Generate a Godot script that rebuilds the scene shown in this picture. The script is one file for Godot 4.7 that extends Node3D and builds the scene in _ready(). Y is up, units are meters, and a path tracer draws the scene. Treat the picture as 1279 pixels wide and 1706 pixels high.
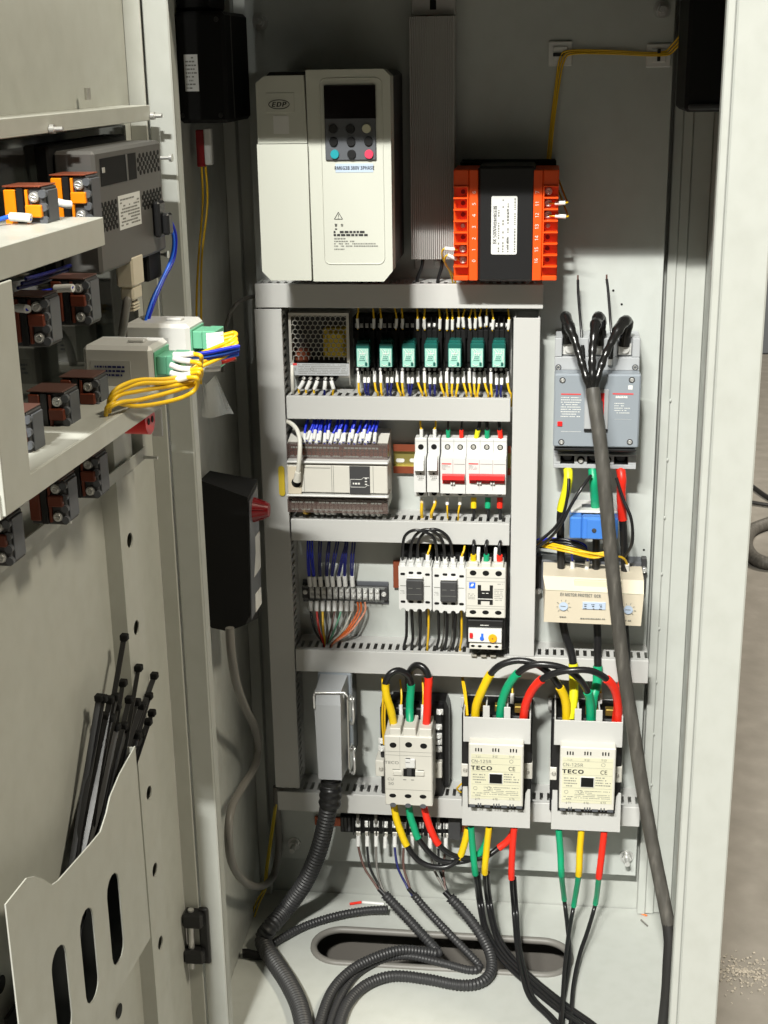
extends Node3D

# A control cabinet stood open in a workshop. The mounting plate is the plane z = 0, x runs along it, y is up from the workshop floor.

const ORD = ["first", "second", "third", "fourth", "fifth", "sixth", "seventh", "eighth", "ninth", "tenth", "eleventh", "twelfth", "thirteenth", "fourteenth", "fifteenth", "sixteenth", "seventeenth", "eighteenth", "nineteenth", "twentieth"]
const COUNT = ["first", "second", "third", "fourth", "fifth", "sixth", "seventh", "eighth", "ninth", "tenth", "eleventh", "twelfth", "thirteenth", "fourteenth", "fifteenth", "sixteenth", "seventeenth", "eighteenth", "nineteenth", "twentieth", "twenty-first", "twenty-second", "twenty-third", "twenty-fourth", "twenty-fifth", "twenty-sixth"]
const ZF = 0.37
const FLOOR = 0.2764
const CAB = Vector3(-0.13, 0.0, 0.17)
const DOOR_AT = Vector3(-0.4573, 0, 0.37)
const DOOR_TURN = -0.065451
var M := {}
var names := {}
var rng := RandomNumberGenerator.new()
var here := Vector3.ZERO        # where the node being built stands: shapes are written in cabinet coordinates and stored from here
var cab: Node3D
var serif: Font
var sans: Font
var bold: Font
var mono: Font


class Geo:
	var v := PackedVector3Array()
	var n := PackedVector3Array()
	var X := Transform3D()
	var o := Vector3.ZERO

	func tri(a: Vector3, b: Vector3, c: Vector3, na: Vector3, nb: Vector3, nc: Vector3) -> void:
		if (b - a).cross(c - a).dot(na + nb + nc) > 0.0:
			var t := b
			b = c
			c = t
			t = nb
			nb = nc
			nc = t
		v.append_array([X * a - o, X * b - o, X * c - o])
		n.append_array([(X.basis * na).normalized(), (X.basis * nb).normalized(), (X.basis * nc).normalized()])

	func quad(a: Vector3, b: Vector3, c: Vector3, d: Vector3, m: Vector3) -> void:
		tri(a, b, c, m, m, m)
		tri(a, c, d, m, m, m)

	func face(a: Vector3, b: Vector3, c: Vector3, d: Vector3, inside: Vector3) -> void:
		var m := (b - a).cross(c - a)
		if m.length_squared() < 1e-20:
			m = (c - a).cross(d - a)
		m = m.normalized()
		if m.dot(a - inside) < 0.0:
			m = -m
		quad(a, b, c, d, m)

	func box(a: Vector3, b: Vector3, e := 0.0) -> void:
		var c := (a + b) / 2.0
		var h := ((a - b) / 2.0).abs()
		e = minf(e, 0.8 * minf(h.x, minf(h.y, h.z)))
		for ax in 3:
			var u := (ax + 1) % 3
			var w := (ax + 2) % 3
			for s in [-1.0, 1.0]:
				var m := Vector3.ZERO
				m[ax] = s
				var q: Array[Vector3] = []
				for k in [[-1, -1], [1, -1], [1, 1], [-1, 1]]:
					var p := c
					p[ax] += s * h[ax]
					p[u] += k[0] * (h[u] - e)
					p[w] += k[1] * (h[w] - e)
					q.append(p)
				quad(q[0], q[1], q[2], q[3], m)
			if e > 0.0:
				for s1 in [-1.0, 1.0]:
					for s2 in [-1.0, 1.0]:
						var m := Vector3.ZERO
						m[u] = s1
						m[w] = s2
						var q: Array[Vector3] = []
						for k in [[-1, 0], [1, 0], [1, 1], [-1, 1]]:
							var p := c
							p[ax] += k[0] * (h[ax] - e)
							p[u] += s1 * (h[u] - e * k[1])
							p[w] += s2 * (h[w] - e * (1 - k[1]))
							q.append(p)
						quad(q[0], q[1], q[2], q[3], m.normalized())
		if e > 0.0:
			for sx in [-1.0, 1.0]:
				for sy in [-1.0, 1.0]:
					for sz in [-1.0, 1.0]:
						var s := Vector3(sx, sy, sz)
						var m := s.normalized()
						tri(c + s * Vector3(h.x, h.y - e, h.z - e), c + s * Vector3(h.x - e, h.y, h.z - e), c + s * Vector3(h.x - e, h.y - e, h.z), m, m, m)

	# a front face given as a rectangle, from depth z0 to z1
	func slab(r: Rect2, z0: float, z1: float, e := 0.0006) -> void:
		box(Vector3(r.position.x, r.position.y, z0), Vector3(r.end.x, r.end.y, z1), e)

	# a block whose front rectangle r at z1 is smaller than its back rectangle b at z0
	func taper(b: Rect2, z0: float, r: Rect2, z1: float) -> void:
		var p := [Vector3(b.position.x, b.position.y, z0), Vector3(b.end.x, b.position.y, z0), Vector3(b.end.x, b.end.y, z0), Vector3(b.position.x, b.end.y, z0)]
		var q := [Vector3(r.position.x, r.position.y, z1), Vector3(r.end.x, r.position.y, z1), Vector3(r.end.x, r.end.y, z1), Vector3(r.position.x, r.end.y, z1)]
		loft(p, q)

	func loft(p: Array, q: Array) -> void:
		var c := Vector3.ZERO
		for i in p.size():
			c += (p[i] + q[i]) / (2.0 * p.size())
		for i in p.size():
			var j := (i + 1) % p.size()
			face(p[i], p[j], q[j], q[i], c)
		for i in range(1, p.size() - 1):
			face(p[0], p[i], p[i + 1], p[i + 1], c)
			face(q[0], q[i], q[i + 1], q[i + 1], c)

	# a flat outline in x and y, from z0 to z1
	func prism(poly: PackedVector2Array, z0: float, z1: float) -> void:
		var ids := Geometry2D.triangulate_polygon(poly)
		for i in range(0, ids.size(), 3):
			for z in [z0, z1]:
				var m := Vector3(0, 0, 1.0 if z == maxf(z0, z1) else -1.0)
				tri(Vector3(poly[ids[i]].x, poly[ids[i]].y, z), Vector3(poly[ids[i + 1]].x, poly[ids[i + 1]].y, z), Vector3(poly[ids[i + 2]].x, poly[ids[i + 2]].y, z), m, m, m)
		var cw := Geometry2D.is_polygon_clockwise(poly)
		for i in poly.size():
			var a := poly[i]
			var b := poly[(i + 1) % poly.size()]
			var d := (b - a).normalized()
			var m := Vector3(d.y, -d.x, 0) * (-1.0 if cw else 1.0)
			quad(Vector3(a.x, a.y, z0), Vector3(b.x, b.y, z0), Vector3(b.x, b.y, z1), Vector3(a.x, a.y, z1), m)

	# an outline with one hole in it
	func holed(outer: PackedVector2Array, hole: PackedVector2Array, z0: float, z1: float) -> void:
		var best := 0
		var near := 1e9
		for i in outer.size():
			if outer[i].distance_to(hole[0]) < near:
				near = outer[i].distance_to(hole[0])
				best = i
		if Geometry2D.is_polygon_clockwise(outer) == Geometry2D.is_polygon_clockwise(hole):
			hole.reverse()
		var p := PackedVector2Array()
		for i in outer.size() + 1:
			p.append(outer[(best + i) % outer.size()])
		var first := 0
		for i in hole.size() + 1:
			p.append(hole[(first + i) % hole.size()])
		prism(p, z0, z1)

	func cyl(a: Vector3, b: Vector3, r0: float, r1 := -1.0, sides := 14, caps := true) -> void:
		if r1 < 0.0:
			r1 = r0
		var d := (b - a).normalized()
		var u := d.cross(Vector3.UP if absf(d.y) < 0.9 else Vector3.RIGHT).normalized()
		var w := d.cross(u)
		for i in sides:
			var p := u * cos(TAU * i / sides) + w * sin(TAU * i / sides)
			var q := u * cos(TAU * (i + 1) / sides) + w * sin(TAU * (i + 1) / sides)
			var k := d * (r0 - r1) / maxf(a.distance_to(b), 1e-6)
			tri(a + p * r0, b + p * r1, b + q * r1, p + k, p + k, q + k)
			tri(a + p * r0, b + q * r1, a + q * r0, p + k, q + k, q + k)
			if caps:
				tri(a, a + p * r0, a + q * r0, -d, -d, -d)
				tri(b, b + p * r1, b + q * r1, d, d, d)

	func ring(c: Vector3, d: Vector3, r: float, t: float, sides := 20) -> void:
		var u := d.cross(Vector3.UP if absf(d.y) < 0.9 else Vector3.RIGHT).normalized()
		var w := d.cross(u)
		var pts: Array = []
		for i in sides:
			pts.append(c + (u * cos(TAU * i / sides) + w * sin(TAU * i / sides)) * r)
		sweep(pts, [t], 6, true)

	func ball(c: Vector3, r: Vector3, sides := 12) -> void:
		var rows := sides / 2
		for i in rows:
			for j in sides:
				var q := []
				for k in [[i, j], [i + 1, j], [i + 1, j + 1], [i, j + 1]]:
					var th: float = PI * k[0] / rows
					var ph: float = TAU * k[1] / sides
					q.append(Vector3(sin(th) * cos(ph), cos(th), sin(th) * sin(ph)))
				tri(c + q[0] * r, c + q[1] * r, c + q[2] * r, q[0] / r, q[1] / r, q[2] / r)
				tri(c + q[0] * r, c + q[2] * r, c + q[3] * r, q[0] / r, q[2] / r, q[3] / r)

	# a tube through exactly these points; radii cycle
	func sweep(pts: Array, radii: Array, sides := 8, closed := false, flat := 1.0) -> void:
		var cnt := pts.size()
		var up := Vector3.ZERO
		var rows: Array = []
		for i in cnt:
			var before: Vector3 = pts[(i - 1 + cnt) % cnt] if closed or i > 0 else pts[i]
			var after: Vector3 = pts[(i + 1) % cnt] if closed or i < cnt - 1 else pts[i]
			var d := (after - before).normalized()
			if up == Vector3.ZERO:
				up = d.cross(Vector3(0.31, 0.2, 0.93)).normalized()
			up = (up - d * up.dot(d)).normalized()
			var w := d.cross(up)
			var r: float = radii[i % radii.size()]
			var rn: float = radii[(i + 1) % radii.size()]
			var rb: float = radii[(i - 1 + cnt) % cnt % radii.size()] if i > 0 else r
			var lean := (rb - (rn if i < cnt - 1 else r)) / maxf(after.distance_to(before), 1e-5)
			var row: Array = []
			for k in sides:
				var m := up * cos(TAU * k / sides) + w * sin(TAU * k / sides) * flat
				row.append([pts[i] + m * r, m + d * lean])
			rows.append(row)
		for i in (cnt if closed else cnt - 1):
			var a: Array = rows[i]
			var b: Array = rows[(i + 1) % cnt]
			for k in sides:
				var l := (k + 1) % sides
				tri(a[k][0], b[k][0], b[l][0], a[k][1], b[k][1], b[l][1])
				tri(a[k][0], b[l][0], a[l][0], a[k][1], b[l][1], a[l][1])
		if not closed:
			for e in [0, cnt - 1]:
				var m: Vector3 = (pts[e] - pts[1 if e == 0 else cnt - 2]).normalized()
				for k in sides:
					tri(pts[e], rows[e][k][0], rows[e][(k + 1) % sides][0], m, m, m)

	func tube(pts: Array, r: float, sides := 8, sub := 5) -> void:
		sweep(Geo.smooth(pts, sub), [r], sides)

	func mesh(m: Material) -> ArrayMesh:
		var arr := []
		arr.resize(Mesh.ARRAY_MAX)
		arr[Mesh.ARRAY_VERTEX] = v
		arr[Mesh.ARRAY_NORMAL] = n
		var out := ArrayMesh.new()
		out.add_surface_from_arrays(Mesh.PRIMITIVE_TRIANGLES, arr)
		out.surface_set_material(0, m)
		return out

	static func smooth(pts: Array, sub: int) -> Array:
		if pts.size() < 3:
			return pts
		var out: Array = []
		for i in pts.size() - 1:
			var a: Vector3 = pts[maxi(i - 1, 0)]
			var b: Vector3 = pts[i]
			var c: Vector3 = pts[i + 1]
			var d: Vector3 = pts[mini(i + 2, pts.size() - 1)]
			for k in sub:
				out.append(b.cubic_interpolate(c, a, d, float(k) / sub))
		out.append(pts[pts.size() - 1])
		return out

	static func even(pts: Array, step: float) -> Array:
		var fine := Geo.smooth(pts, 16)
		var out: Array = [fine[0]]
		var left := step
		for i in fine.size() - 1:
			var a: Vector3 = fine[i]
			var b: Vector3 = fine[i + 1]
			var l := a.distance_to(b)
			var at := 0.0
			while l - at >= left:
				at += left
				out.append(a.lerp(b, at / l))
				left = step
			left -= l - at
		return out


func geo() -> Geo:
	var g := Geo.new()
	g.o = here
	return g


func numbered(called: String) -> String:
	var k: int = names.get(called, 0)
	names[called] = k + 1
	return called if k == 0 else "%s_%03d" % [called, k]


func tag(o: Node, label := "", category := "", group := "", kind := "") -> Node:
	for p in [["label", label], ["category", category], ["group", group], ["kind", kind]]:
		if p[1]:
			o.set_meta(p[0], p[1])
	return o


# a Node3D at a thing's base; its parts follow
func thing(called: String, label: String, category: String, at: Vector3, group := "") -> Node3D:
	var o := Node3D.new()
	o.name = numbered(called)
	add_child(o)
	o.position = at
	here = at
	tag(o, label, category, group)
	return o


func put(g: Geo, called: String, m: Material, parent: Node) -> MeshInstance3D:
	var o := MeshInstance3D.new()
	o.name = called
	o.mesh = g.mesh(m)
	parent.add_child(o, true)
	return o


func single(g: Geo, called: String, m: Material, label: String, category: String, at: Vector3, group := "") -> MeshInstance3D:
	var o := put(g, numbered(called), m, self)
	o.position = at
	tag(o, label, category, group)
	return o


func copy(o: Node3D, called: String, label: String, at: Vector3) -> Node3D:
	var c: Node3D = o.duplicate()
	c.name = numbered(called)
	add_child(c)
	c.position = at
	c.set_meta("label", label)
	return c


func paint(c: Color, rough := 0.5, metal := 0.0, grain := 0.0, size := 60.0) -> StandardMaterial3D:
	var m := StandardMaterial3D.new()
	m.albedo_color = c
	m.roughness = rough
	m.metallic = metal
	if grain > 0.0:
		m.normal_enabled = true
		m.normal_texture = M.grain
		m.normal_scale = grain
		m.uv1_triplanar = true
		m.uv1_scale = Vector3.ONE * size
	return m


# powder-coated sheet: faint smudges, uneven gloss, slight ripple
func steel(c: Color) -> StandardMaterial3D:
	var m := StandardMaterial3D.new()
	m.albedo_color = c
	m.albedo_texture = M.smudge
	m.roughness_texture = M.gloss
	m.normal_enabled = true
	m.normal_texture = M.grain
	m.normal_scale = 0.018
	m.uv1_triplanar = true
	m.uv1_scale = Vector3(3.1, 2.3, 3.1)
	return m


func noise_map(freq: float, octaves: int, ramp: Array, size := 512, normal := false, strength := 4.0, kind := FastNoiseLite.TYPE_SIMPLEX_SMOOTH, sd := 3) -> NoiseTexture2D:
	var t := NoiseTexture2D.new()
	var f := FastNoiseLite.new()
	f.seed = sd
	f.noise_type = kind
	f.frequency = freq
	f.fractal_octaves = octaves
	t.noise = f
	t.width = size
	t.height = size
	t.seamless = true
	if normal:
		t.as_normal_map = true
		t.bump_strength = strength
	else:
		var gr := Gradient.new()
		gr.offsets = PackedFloat32Array(ramp[0])
		gr.colors = PackedColorArray(ramp[1])
		t.color_ramp = gr
	return t


# lettering: a flat TextMesh, its middle at p, capital height h
func write(parent: Node, text: String, p: Vector3, h: float, m: Material, font: Font = null, turn := Basis(), wide := 1.0, called := "lettering") -> MeshInstance3D:
	var t := TextMesh.new()
	t.text = text
	t.font = font if font else sans
	t.font_size = 32
	t.pixel_size = h / 23.0
	t.depth = 0.0002
	t.curve_step = 2.0
	var o := MeshInstance3D.new()
	o.name = called
	o.mesh = t
	t.material = m
	parent.add_child(o, true)
	o.transform = Transform3D(turn * Basis.from_scale(Vector3(wide, 1, 1)), p - here)
	return o


# small print too fine to read: rows of short dashes inside r, on the plane z
func small_print(g: Geo, r: Rect2, z: float, rows: int, fill := 0.9, weight := 0.4) -> void:
	for i in rows:
		var y := r.end.y - r.size.y * (i + 0.5) / rows
		var h := r.size.y / rows * weight
		var x := r.position.x
		var stop := r.position.x + r.size.x * (1.0 if rng.randf() < fill else rng.randf_range(0.4, 0.8))
		while x < stop:
			var w := h * rng.randf_range(0.5, 2.2)
			if x + w > r.end.x:
				break
			if rng.randf() < 0.86:
				g.box(Vector3(x, y - h / 2, z), Vector3(x + w, y + h / 2, z + 0.00015))
			x += w + h * 0.45


func screw(g: Geo, p: Vector3, r: float, out := Vector3(0, 0, 1), h := 0.0015) -> void:
	g.cyl(p, p + out * h, r, r * 0.92, 14)
	var u := out.cross(Vector3(0.3, 1, 0.2)).normalized()
	g.ring(p + out * h, out, r * 0.62, r * 0.16, 12)
	g.sweep([p + out * h - u * r * 0.5, p + out * h + u * r * 0.5], [r * 0.14], 5)


func rounded(r: Rect2, k: float, seg := 4) -> PackedVector2Array:
	var out := PackedVector2Array()
	for c in [[r.end.x - k, r.end.y - k, 0], [r.position.x + k, r.end.y - k, 1], [r.position.x + k, r.position.y + k, 2], [r.end.x - k, r.position.y + k, 3]]:
		for i in seg + 1:
			var a: float = PI / 2 * (c[2] + float(i) / seg)
			out.append(Vector2(c[0] + k * cos(a), c[1] + k * sin(a)))
	return out


func circle(c: Vector2, rx: float, ry := -1.0, seg := 20) -> PackedVector2Array:
	var out := PackedVector2Array()
	for i in seg:
		out.append(c + Vector2(rx * cos(TAU * i / seg), (rx if ry < 0 else ry) * sin(TAU * i / seg)))
	return out


func mid(r: Rect2) -> Vector2:
	return r.position + r.size / 2



func _ready() -> void:
	rng.seed = 11
	var cam = Camera3D.new()
	cam.name = "camera"
	add_child(cam)
	cam.fov = 40.4383
	cam.transform = Transform3D(Vector3(0.992969, -0.015558, -0.117347), Vector3(-0.021448, 0.951272, -0.307606), Vector3(0.116415, 0.307960, 0.944250), Vector3(0.000000, 1.550000, 1.889461))
	cam.near = 0.05
	cam.far = 200.0
	cam.current = true
	var we = WorldEnvironment.new()
	we.name = "surroundings"
	var env = Environment.new()
	env.background_mode = Environment.BG_COLOR
	env.background_color = Color(0.03, 0.029, 0.027)
	env.tonemap_mode = Environment.TONE_MAPPER_LINEAR
	env.tonemap_exposure = 1.05
	env.sdfgi_enabled = true
	env.ssao_enabled = true
	env.ssil_enabled = true
	we.environment = env
	add_child(we)
	fonts()
	materials()
	# the high lamp in front of the cabinet, and the warmer, wider one off to the right
	lamp(Vector3(-0.98, 8.2, 8.0), Vector3(-0.1, 0.9, 0.1), Vector2(0.7, 0.12), Color(1.0, 0.995, 0.965), 118.0, "long high-bay lamp above and in front of the open cabinet")
	lamp(Vector3(-2.1, 8.36, 8.16), Vector3(-0.1, 0.9, 0.1), Vector2(2.8, 0.12), Color(1.0, 0.995, 0.965), 122.0, "added very long fill lamp just behind the shorter one in front of the cabinet")  # added as soft fill, so shadows of upright edges stay faint
	lamp(Vector3(2.9, 5.4, 1.45), Vector3(-0.4, 0.9, 0.4), Vector2(0.6, 0.5), Color(1.0, 0.96, 0.87), 18.0, "wide high-bay lamp off to the right of the cabinet")
	lamp(Vector3(3.0, 4.6, -3.4), Vector3(0.9, 0.0, -1.5), Vector2(0.6, 0.5), Color(1.0, 0.96, 0.9), 32.0, "added wide lamp lighting the workshop floor behind the cabinet")  # added only to brighten the concrete seen past the right post
	workshop()
	cabinet()
	build_all()


func fonts() -> void:
	for k in [["Droid Sans", 400], ["Droid Sans", 700], ["Droid Serif", 700], ["Droid Sans Mono", 400]]:
		var f = SystemFont.new()
		f.font_names = PackedStringArray([k[0]])
		f.font_weight = k[1]
		if k[0] == "Droid Serif":
			serif = f
		elif k[0] == "Droid Sans Mono":
			mono = f
		elif k[1] == 700:
			bold = f
		else:
			sans = f


func lamp(at: Vector3, to: Vector3, size: Vector2, c: Color, power: float, label: String) -> void:
	var o = thing("ceiling_lamp", label, "lamp", at)
	var d = (to - at).normalized()
	var aim = Basis.looking_at(d)
	var g = geo()
	g.X = Transform3D(aim, at)
	g.box(Vector3(-size.x / 2 - 0.02, -size.y / 2 - 0.02, 0.012), Vector3(size.x / 2 + 0.02, size.y / 2 + 0.02, 0.09), 0.006)
	put(g, "housing", M.dark_metal, o)
	g = geo()
	g.X = Transform3D(aim, at)
	g.box(Vector3(-size.x / 2, -size.y / 2, 0.006), Vector3(size.x / 2, size.y / 2, 0.011))
	put(g, "diffuser", M.lamp_glow, o)
	var l = AreaLight3D.new()
	l.name = "light"
	o.add_child(l)
	l.transform = Transform3D(aim, d * 0.004)
	l.area_size = size
	l.area_normalize_energy = true
	l.area_range = 60.0
	l.area_attenuation = 2.0
	l.light_energy = power
	l.light_color = c
	l.shadow_enabled = true


func materials() -> void:
	M.grain = noise_map(0.02, 4, [], 512, true, 3.0)
	M.fine = noise_map(0.06, 3, [], 512, true, 4.0, FastNoiseLite.TYPE_SIMPLEX_SMOOTH, 9)
	M.smudge = noise_map(0.009, 5, [[0.0, 0.42, 0.6, 1.0], [Color(0.978, 0.977, 0.974), Color(0.994, 0.994, 0.993), Color(1, 1, 1), Color(1, 1, 1)]], 1024, false, 1.0, FastNoiseLite.TYPE_SIMPLEX_SMOOTH, 41)
	M.gloss = noise_map(0.015, 4, [[0.0, 1.0], [Color(0.30, 0.30, 0.30), Color(0.62, 0.62, 0.62)]], 512, false, 1.0, FastNoiseLite.TYPE_SIMPLEX_SMOOTH, 17)
	M.cabinet = steel(Color(0.695, 0.705, 0.685))
	M.plate = steel(Color(0.72, 0.735, 0.72))
	M.door = steel(Color(0.72, 0.725, 0.695))
	M.duct = paint(Color(0.73, 0.73, 0.72), 0.45, 0.0, 0.05, 60.0)
	M.drive = paint(Color(0.755, 0.76, 0.72), 0.5, 0.0, 0.1, 90.0)
	M.ivory = paint(Color(0.80, 0.79, 0.755), 0.42)
	M.white = paint(Color(0.82, 0.82, 0.81), 0.4)
	M.label = paint(Color(0.84, 0.84, 0.83), 0.6)
	M.sleeve = paint(Color(0.86, 0.86, 0.85), 0.45)
	M.black = paint(Color(0.10, 0.10, 0.105), 0.38)
	M.matt_black = paint(Color(0.085, 0.085, 0.085), 0.62)
	M.matt_black.metallic_specular = 0.3
	M.rubber = paint(Color(0.13, 0.125, 0.12), 0.6, 0.0, 0.3, 160.0)
	M.conduit = paint(Color(0.175, 0.175, 0.18), 0.48)
	M.tape = paint(Color(0.10, 0.098, 0.095), 0.24, 0.0, 0.35, 90.0)
	M.tinted = paint(Color(0.15, 0.16, 0.15), 0.06)
	M.polished = paint(Color(0.80, 0.81, 0.78), 0.12, 0.9)
	M.sheath = StandardMaterial3D.new()
	M.sheath.albedo_texture = noise_map(0.012, 5, [[0.0, 0.4, 0.62, 1.0], [Color(0.235, 0.225, 0.21), Color(0.275, 0.265, 0.245), Color(0.31, 0.30, 0.28), Color(0.42, 0.405, 0.38)]], 512, false, 1.0, FastNoiseLite.TYPE_SIMPLEX_SMOOTH, 21)
	M.sheath.roughness = 0.55
	M.sheath.normal_enabled = true
	M.sheath.normal_texture = M.grain
	M.sheath.normal_scale = 0.5
	M.sheath.uv1_triplanar = true
	M.sheath.uv1_scale = Vector3(14, 3, 14)
	M.wire_black = paint(Color(0.105, 0.105, 0.11), 0.3)
	M.wire_yellow = paint(Color(0.87, 0.70, 0.10), 0.38)
	M.wire_blue = paint(Color(0.07, 0.16, 0.72), 0.36)
	M.wire_navy = paint(Color(0.09, 0.11, 0.38), 0.36)
	M.wire_bright_blue = paint(Color(0.17, 0.42, 0.93), 0.3)
	M.wire_white = paint(Color(0.84, 0.83, 0.79), 0.42)
	M.wire_grey = paint(Color(0.44, 0.43, 0.41), 0.5)
	M.wire_orange = paint(Color(0.9, 0.45, 0.2), 0.4)
	M.wire_salmon = paint(Color(0.92, 0.62, 0.5), 0.4)
	M.wire_brown = paint(Color(0.36, 0.25, 0.22), 0.4)
	M.wire_red = paint(Color(0.78, 0.16, 0.1), 0.4)
	M.wire_green = paint(Color(0.4, 0.65, 0.53), 0.4)
	M.boot_yellow = paint(Color(0.88, 0.74, 0.06), 0.45, 0.0, 0.25, 60.0)
	M.boot_lemon = paint(Color(0.87, 0.85, 0.12), 0.45, 0.0, 0.25, 60.0)
	M.boot_green = paint(Color(0.05, 0.60, 0.42), 0.42, 0.0, 0.25, 60.0)
	M.boot_red = paint(Color(0.90, 0.17, 0.10), 0.42, 0.0, 0.25, 60.0)
	M.steel = paint(Color(0.8, 0.8, 0.79), 0.3, 0.6)
	M.nickel = paint(Color(0.86, 0.86, 0.85), 0.25, 0.3)
	M.zinc = paint(Color(0.74, 0.73, 0.70), 0.38, 0.55)
	M.aluminium = paint(Color(0.74, 0.73, 0.72), 0.45, 0.2)
	M.brass = paint(Color(0.72, 0.62, 0.32), 0.35, 0.85)
	M.copper = paint(Color(0.66, 0.36, 0.26), 0.42, 0.7)
	M.rail = paint(Color(0.66, 0.62, 0.36), 0.4, 0.7)
	M.dark_metal = paint(Color(0.2, 0.2, 0.2), 0.5, 0.4)
	M.grey_plastic = paint(Color(0.55, 0.58, 0.61), 0.42)
	M.grey_light = paint(Color(0.66, 0.67, 0.68), 0.42)
	M.slate = paint(Color(0.33, 0.34, 0.36), 0.45)
	M.charcoal = paint(Color(0.235, 0.235, 0.24), 0.5)
	M.hmi = paint(Color(0.33, 0.325, 0.315), 0.5, 0.0, 0.15, 120.0)
	M.orange = paint(Color(0.93, 0.32, 0.05), 0.42, 0.0, 0.08, 80.0)
	M.dark_orange = paint(Color(0.40, 0.165, 0.075), 0.5)  # orange with shade mixed into the colour, for the blocks standing in shadow
	M.amber = paint(Color(0.95, 0.55, 0.04), 0.35)
	M.plinth = paint(Color(0.36, 0.345, 0.325), 0.8, 0.0, 0.3, 20.0)
	M.red = paint(Color(0.86, 0.13, 0.13), 0.34)
	M.red_print = paint(Color(0.82, 0.25, 0.25), 0.5)
	M.dark_red = paint(Color(0.5, 0.07, 0.1), 0.3)
	M.blue_plastic = paint(Color(0.25, 0.48, 0.80), 0.4)
	M.pale_blue = paint(Color(0.70, 0.76, 0.84), 0.45)
	M.relay = paint(Color(0.10, 0.35, 0.32), 0.2)
	M.relay_label = paint(Color(0.60, 0.80, 0.74), 0.4)
	M.green_terminal = paint(Color(0.42, 0.70, 0.57), 0.42)
	M.beige = paint(Color(0.80, 0.76, 0.68), 0.45)
	M.cream = paint(Color(0.81, 0.80, 0.70), 0.5)
	M.ink = paint(Color(0.16, 0.16, 0.16), 0.6)
	M.grey_ink = paint(Color(0.48, 0.48, 0.46), 0.6)
	M.pale_ink = paint(Color(0.88, 0.88, 0.86), 0.6)
	M.teal = paint(Color(0.12, 0.58, 0.62), 0.4)
	M.pink_red = paint(Color(0.86, 0.25, 0.36), 0.4)
	M.yellow = paint(Color(0.92, 0.66, 0.08), 0.4)
	M.sticker = paint(Color(0.85, 0.74, 0.2), 0.5)
	M.reflection_white = paint(Color(0.92, 0.93, 0.90), 0.25)  # plain white, the pane's bright reflection put into its colour
	M.lamp_glow = paint(Color(0.9, 0.9, 0.9), 0.5)
	M.lamp_glow.emission_enabled = true
	M.lamp_glow.emission = Color(1.0, 0.97, 0.9)
	M.lamp_glow.emission_energy_multiplier = 3.0
	M.clear = paint(Color(0.42, 0.35, 0.33, 0.4), 0.08)
	M.clear.transparency = BaseMaterial3D.TRANSPARENCY_ALPHA
	M.acrylic = paint(Color(0.8, 0.82, 0.8, 0.07), 0.06)
	M.acrylic.transparency = BaseMaterial3D.TRANSPARENCY_ALPHA
	M.film = paint(Color(0.84, 0.85, 0.84, 0.32), 0.5)
	M.film.transparency = BaseMaterial3D.TRANSPARENCY_ALPHA
	var blotch = noise_map(0.006, 5, [[0.0, 0.35, 0.55, 1.0], [Color(0.42, 0.405, 0.375), Color(0.445, 0.428, 0.398), Color(0.455, 0.438, 0.408), Color(0.49, 0.472, 0.442)]], 1024)
	M.concrete = StandardMaterial3D.new()
	M.concrete.albedo_texture = blotch
	M.concrete.roughness = 0.8
	M.concrete.normal_enabled = true
	M.concrete.normal_texture = M.fine
	M.concrete.normal_scale = 0.05
	M.concrete.uv1_triplanar = true
	M.concrete.uv1_scale = Vector3(1.6, 1.6, 1.6)


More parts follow.
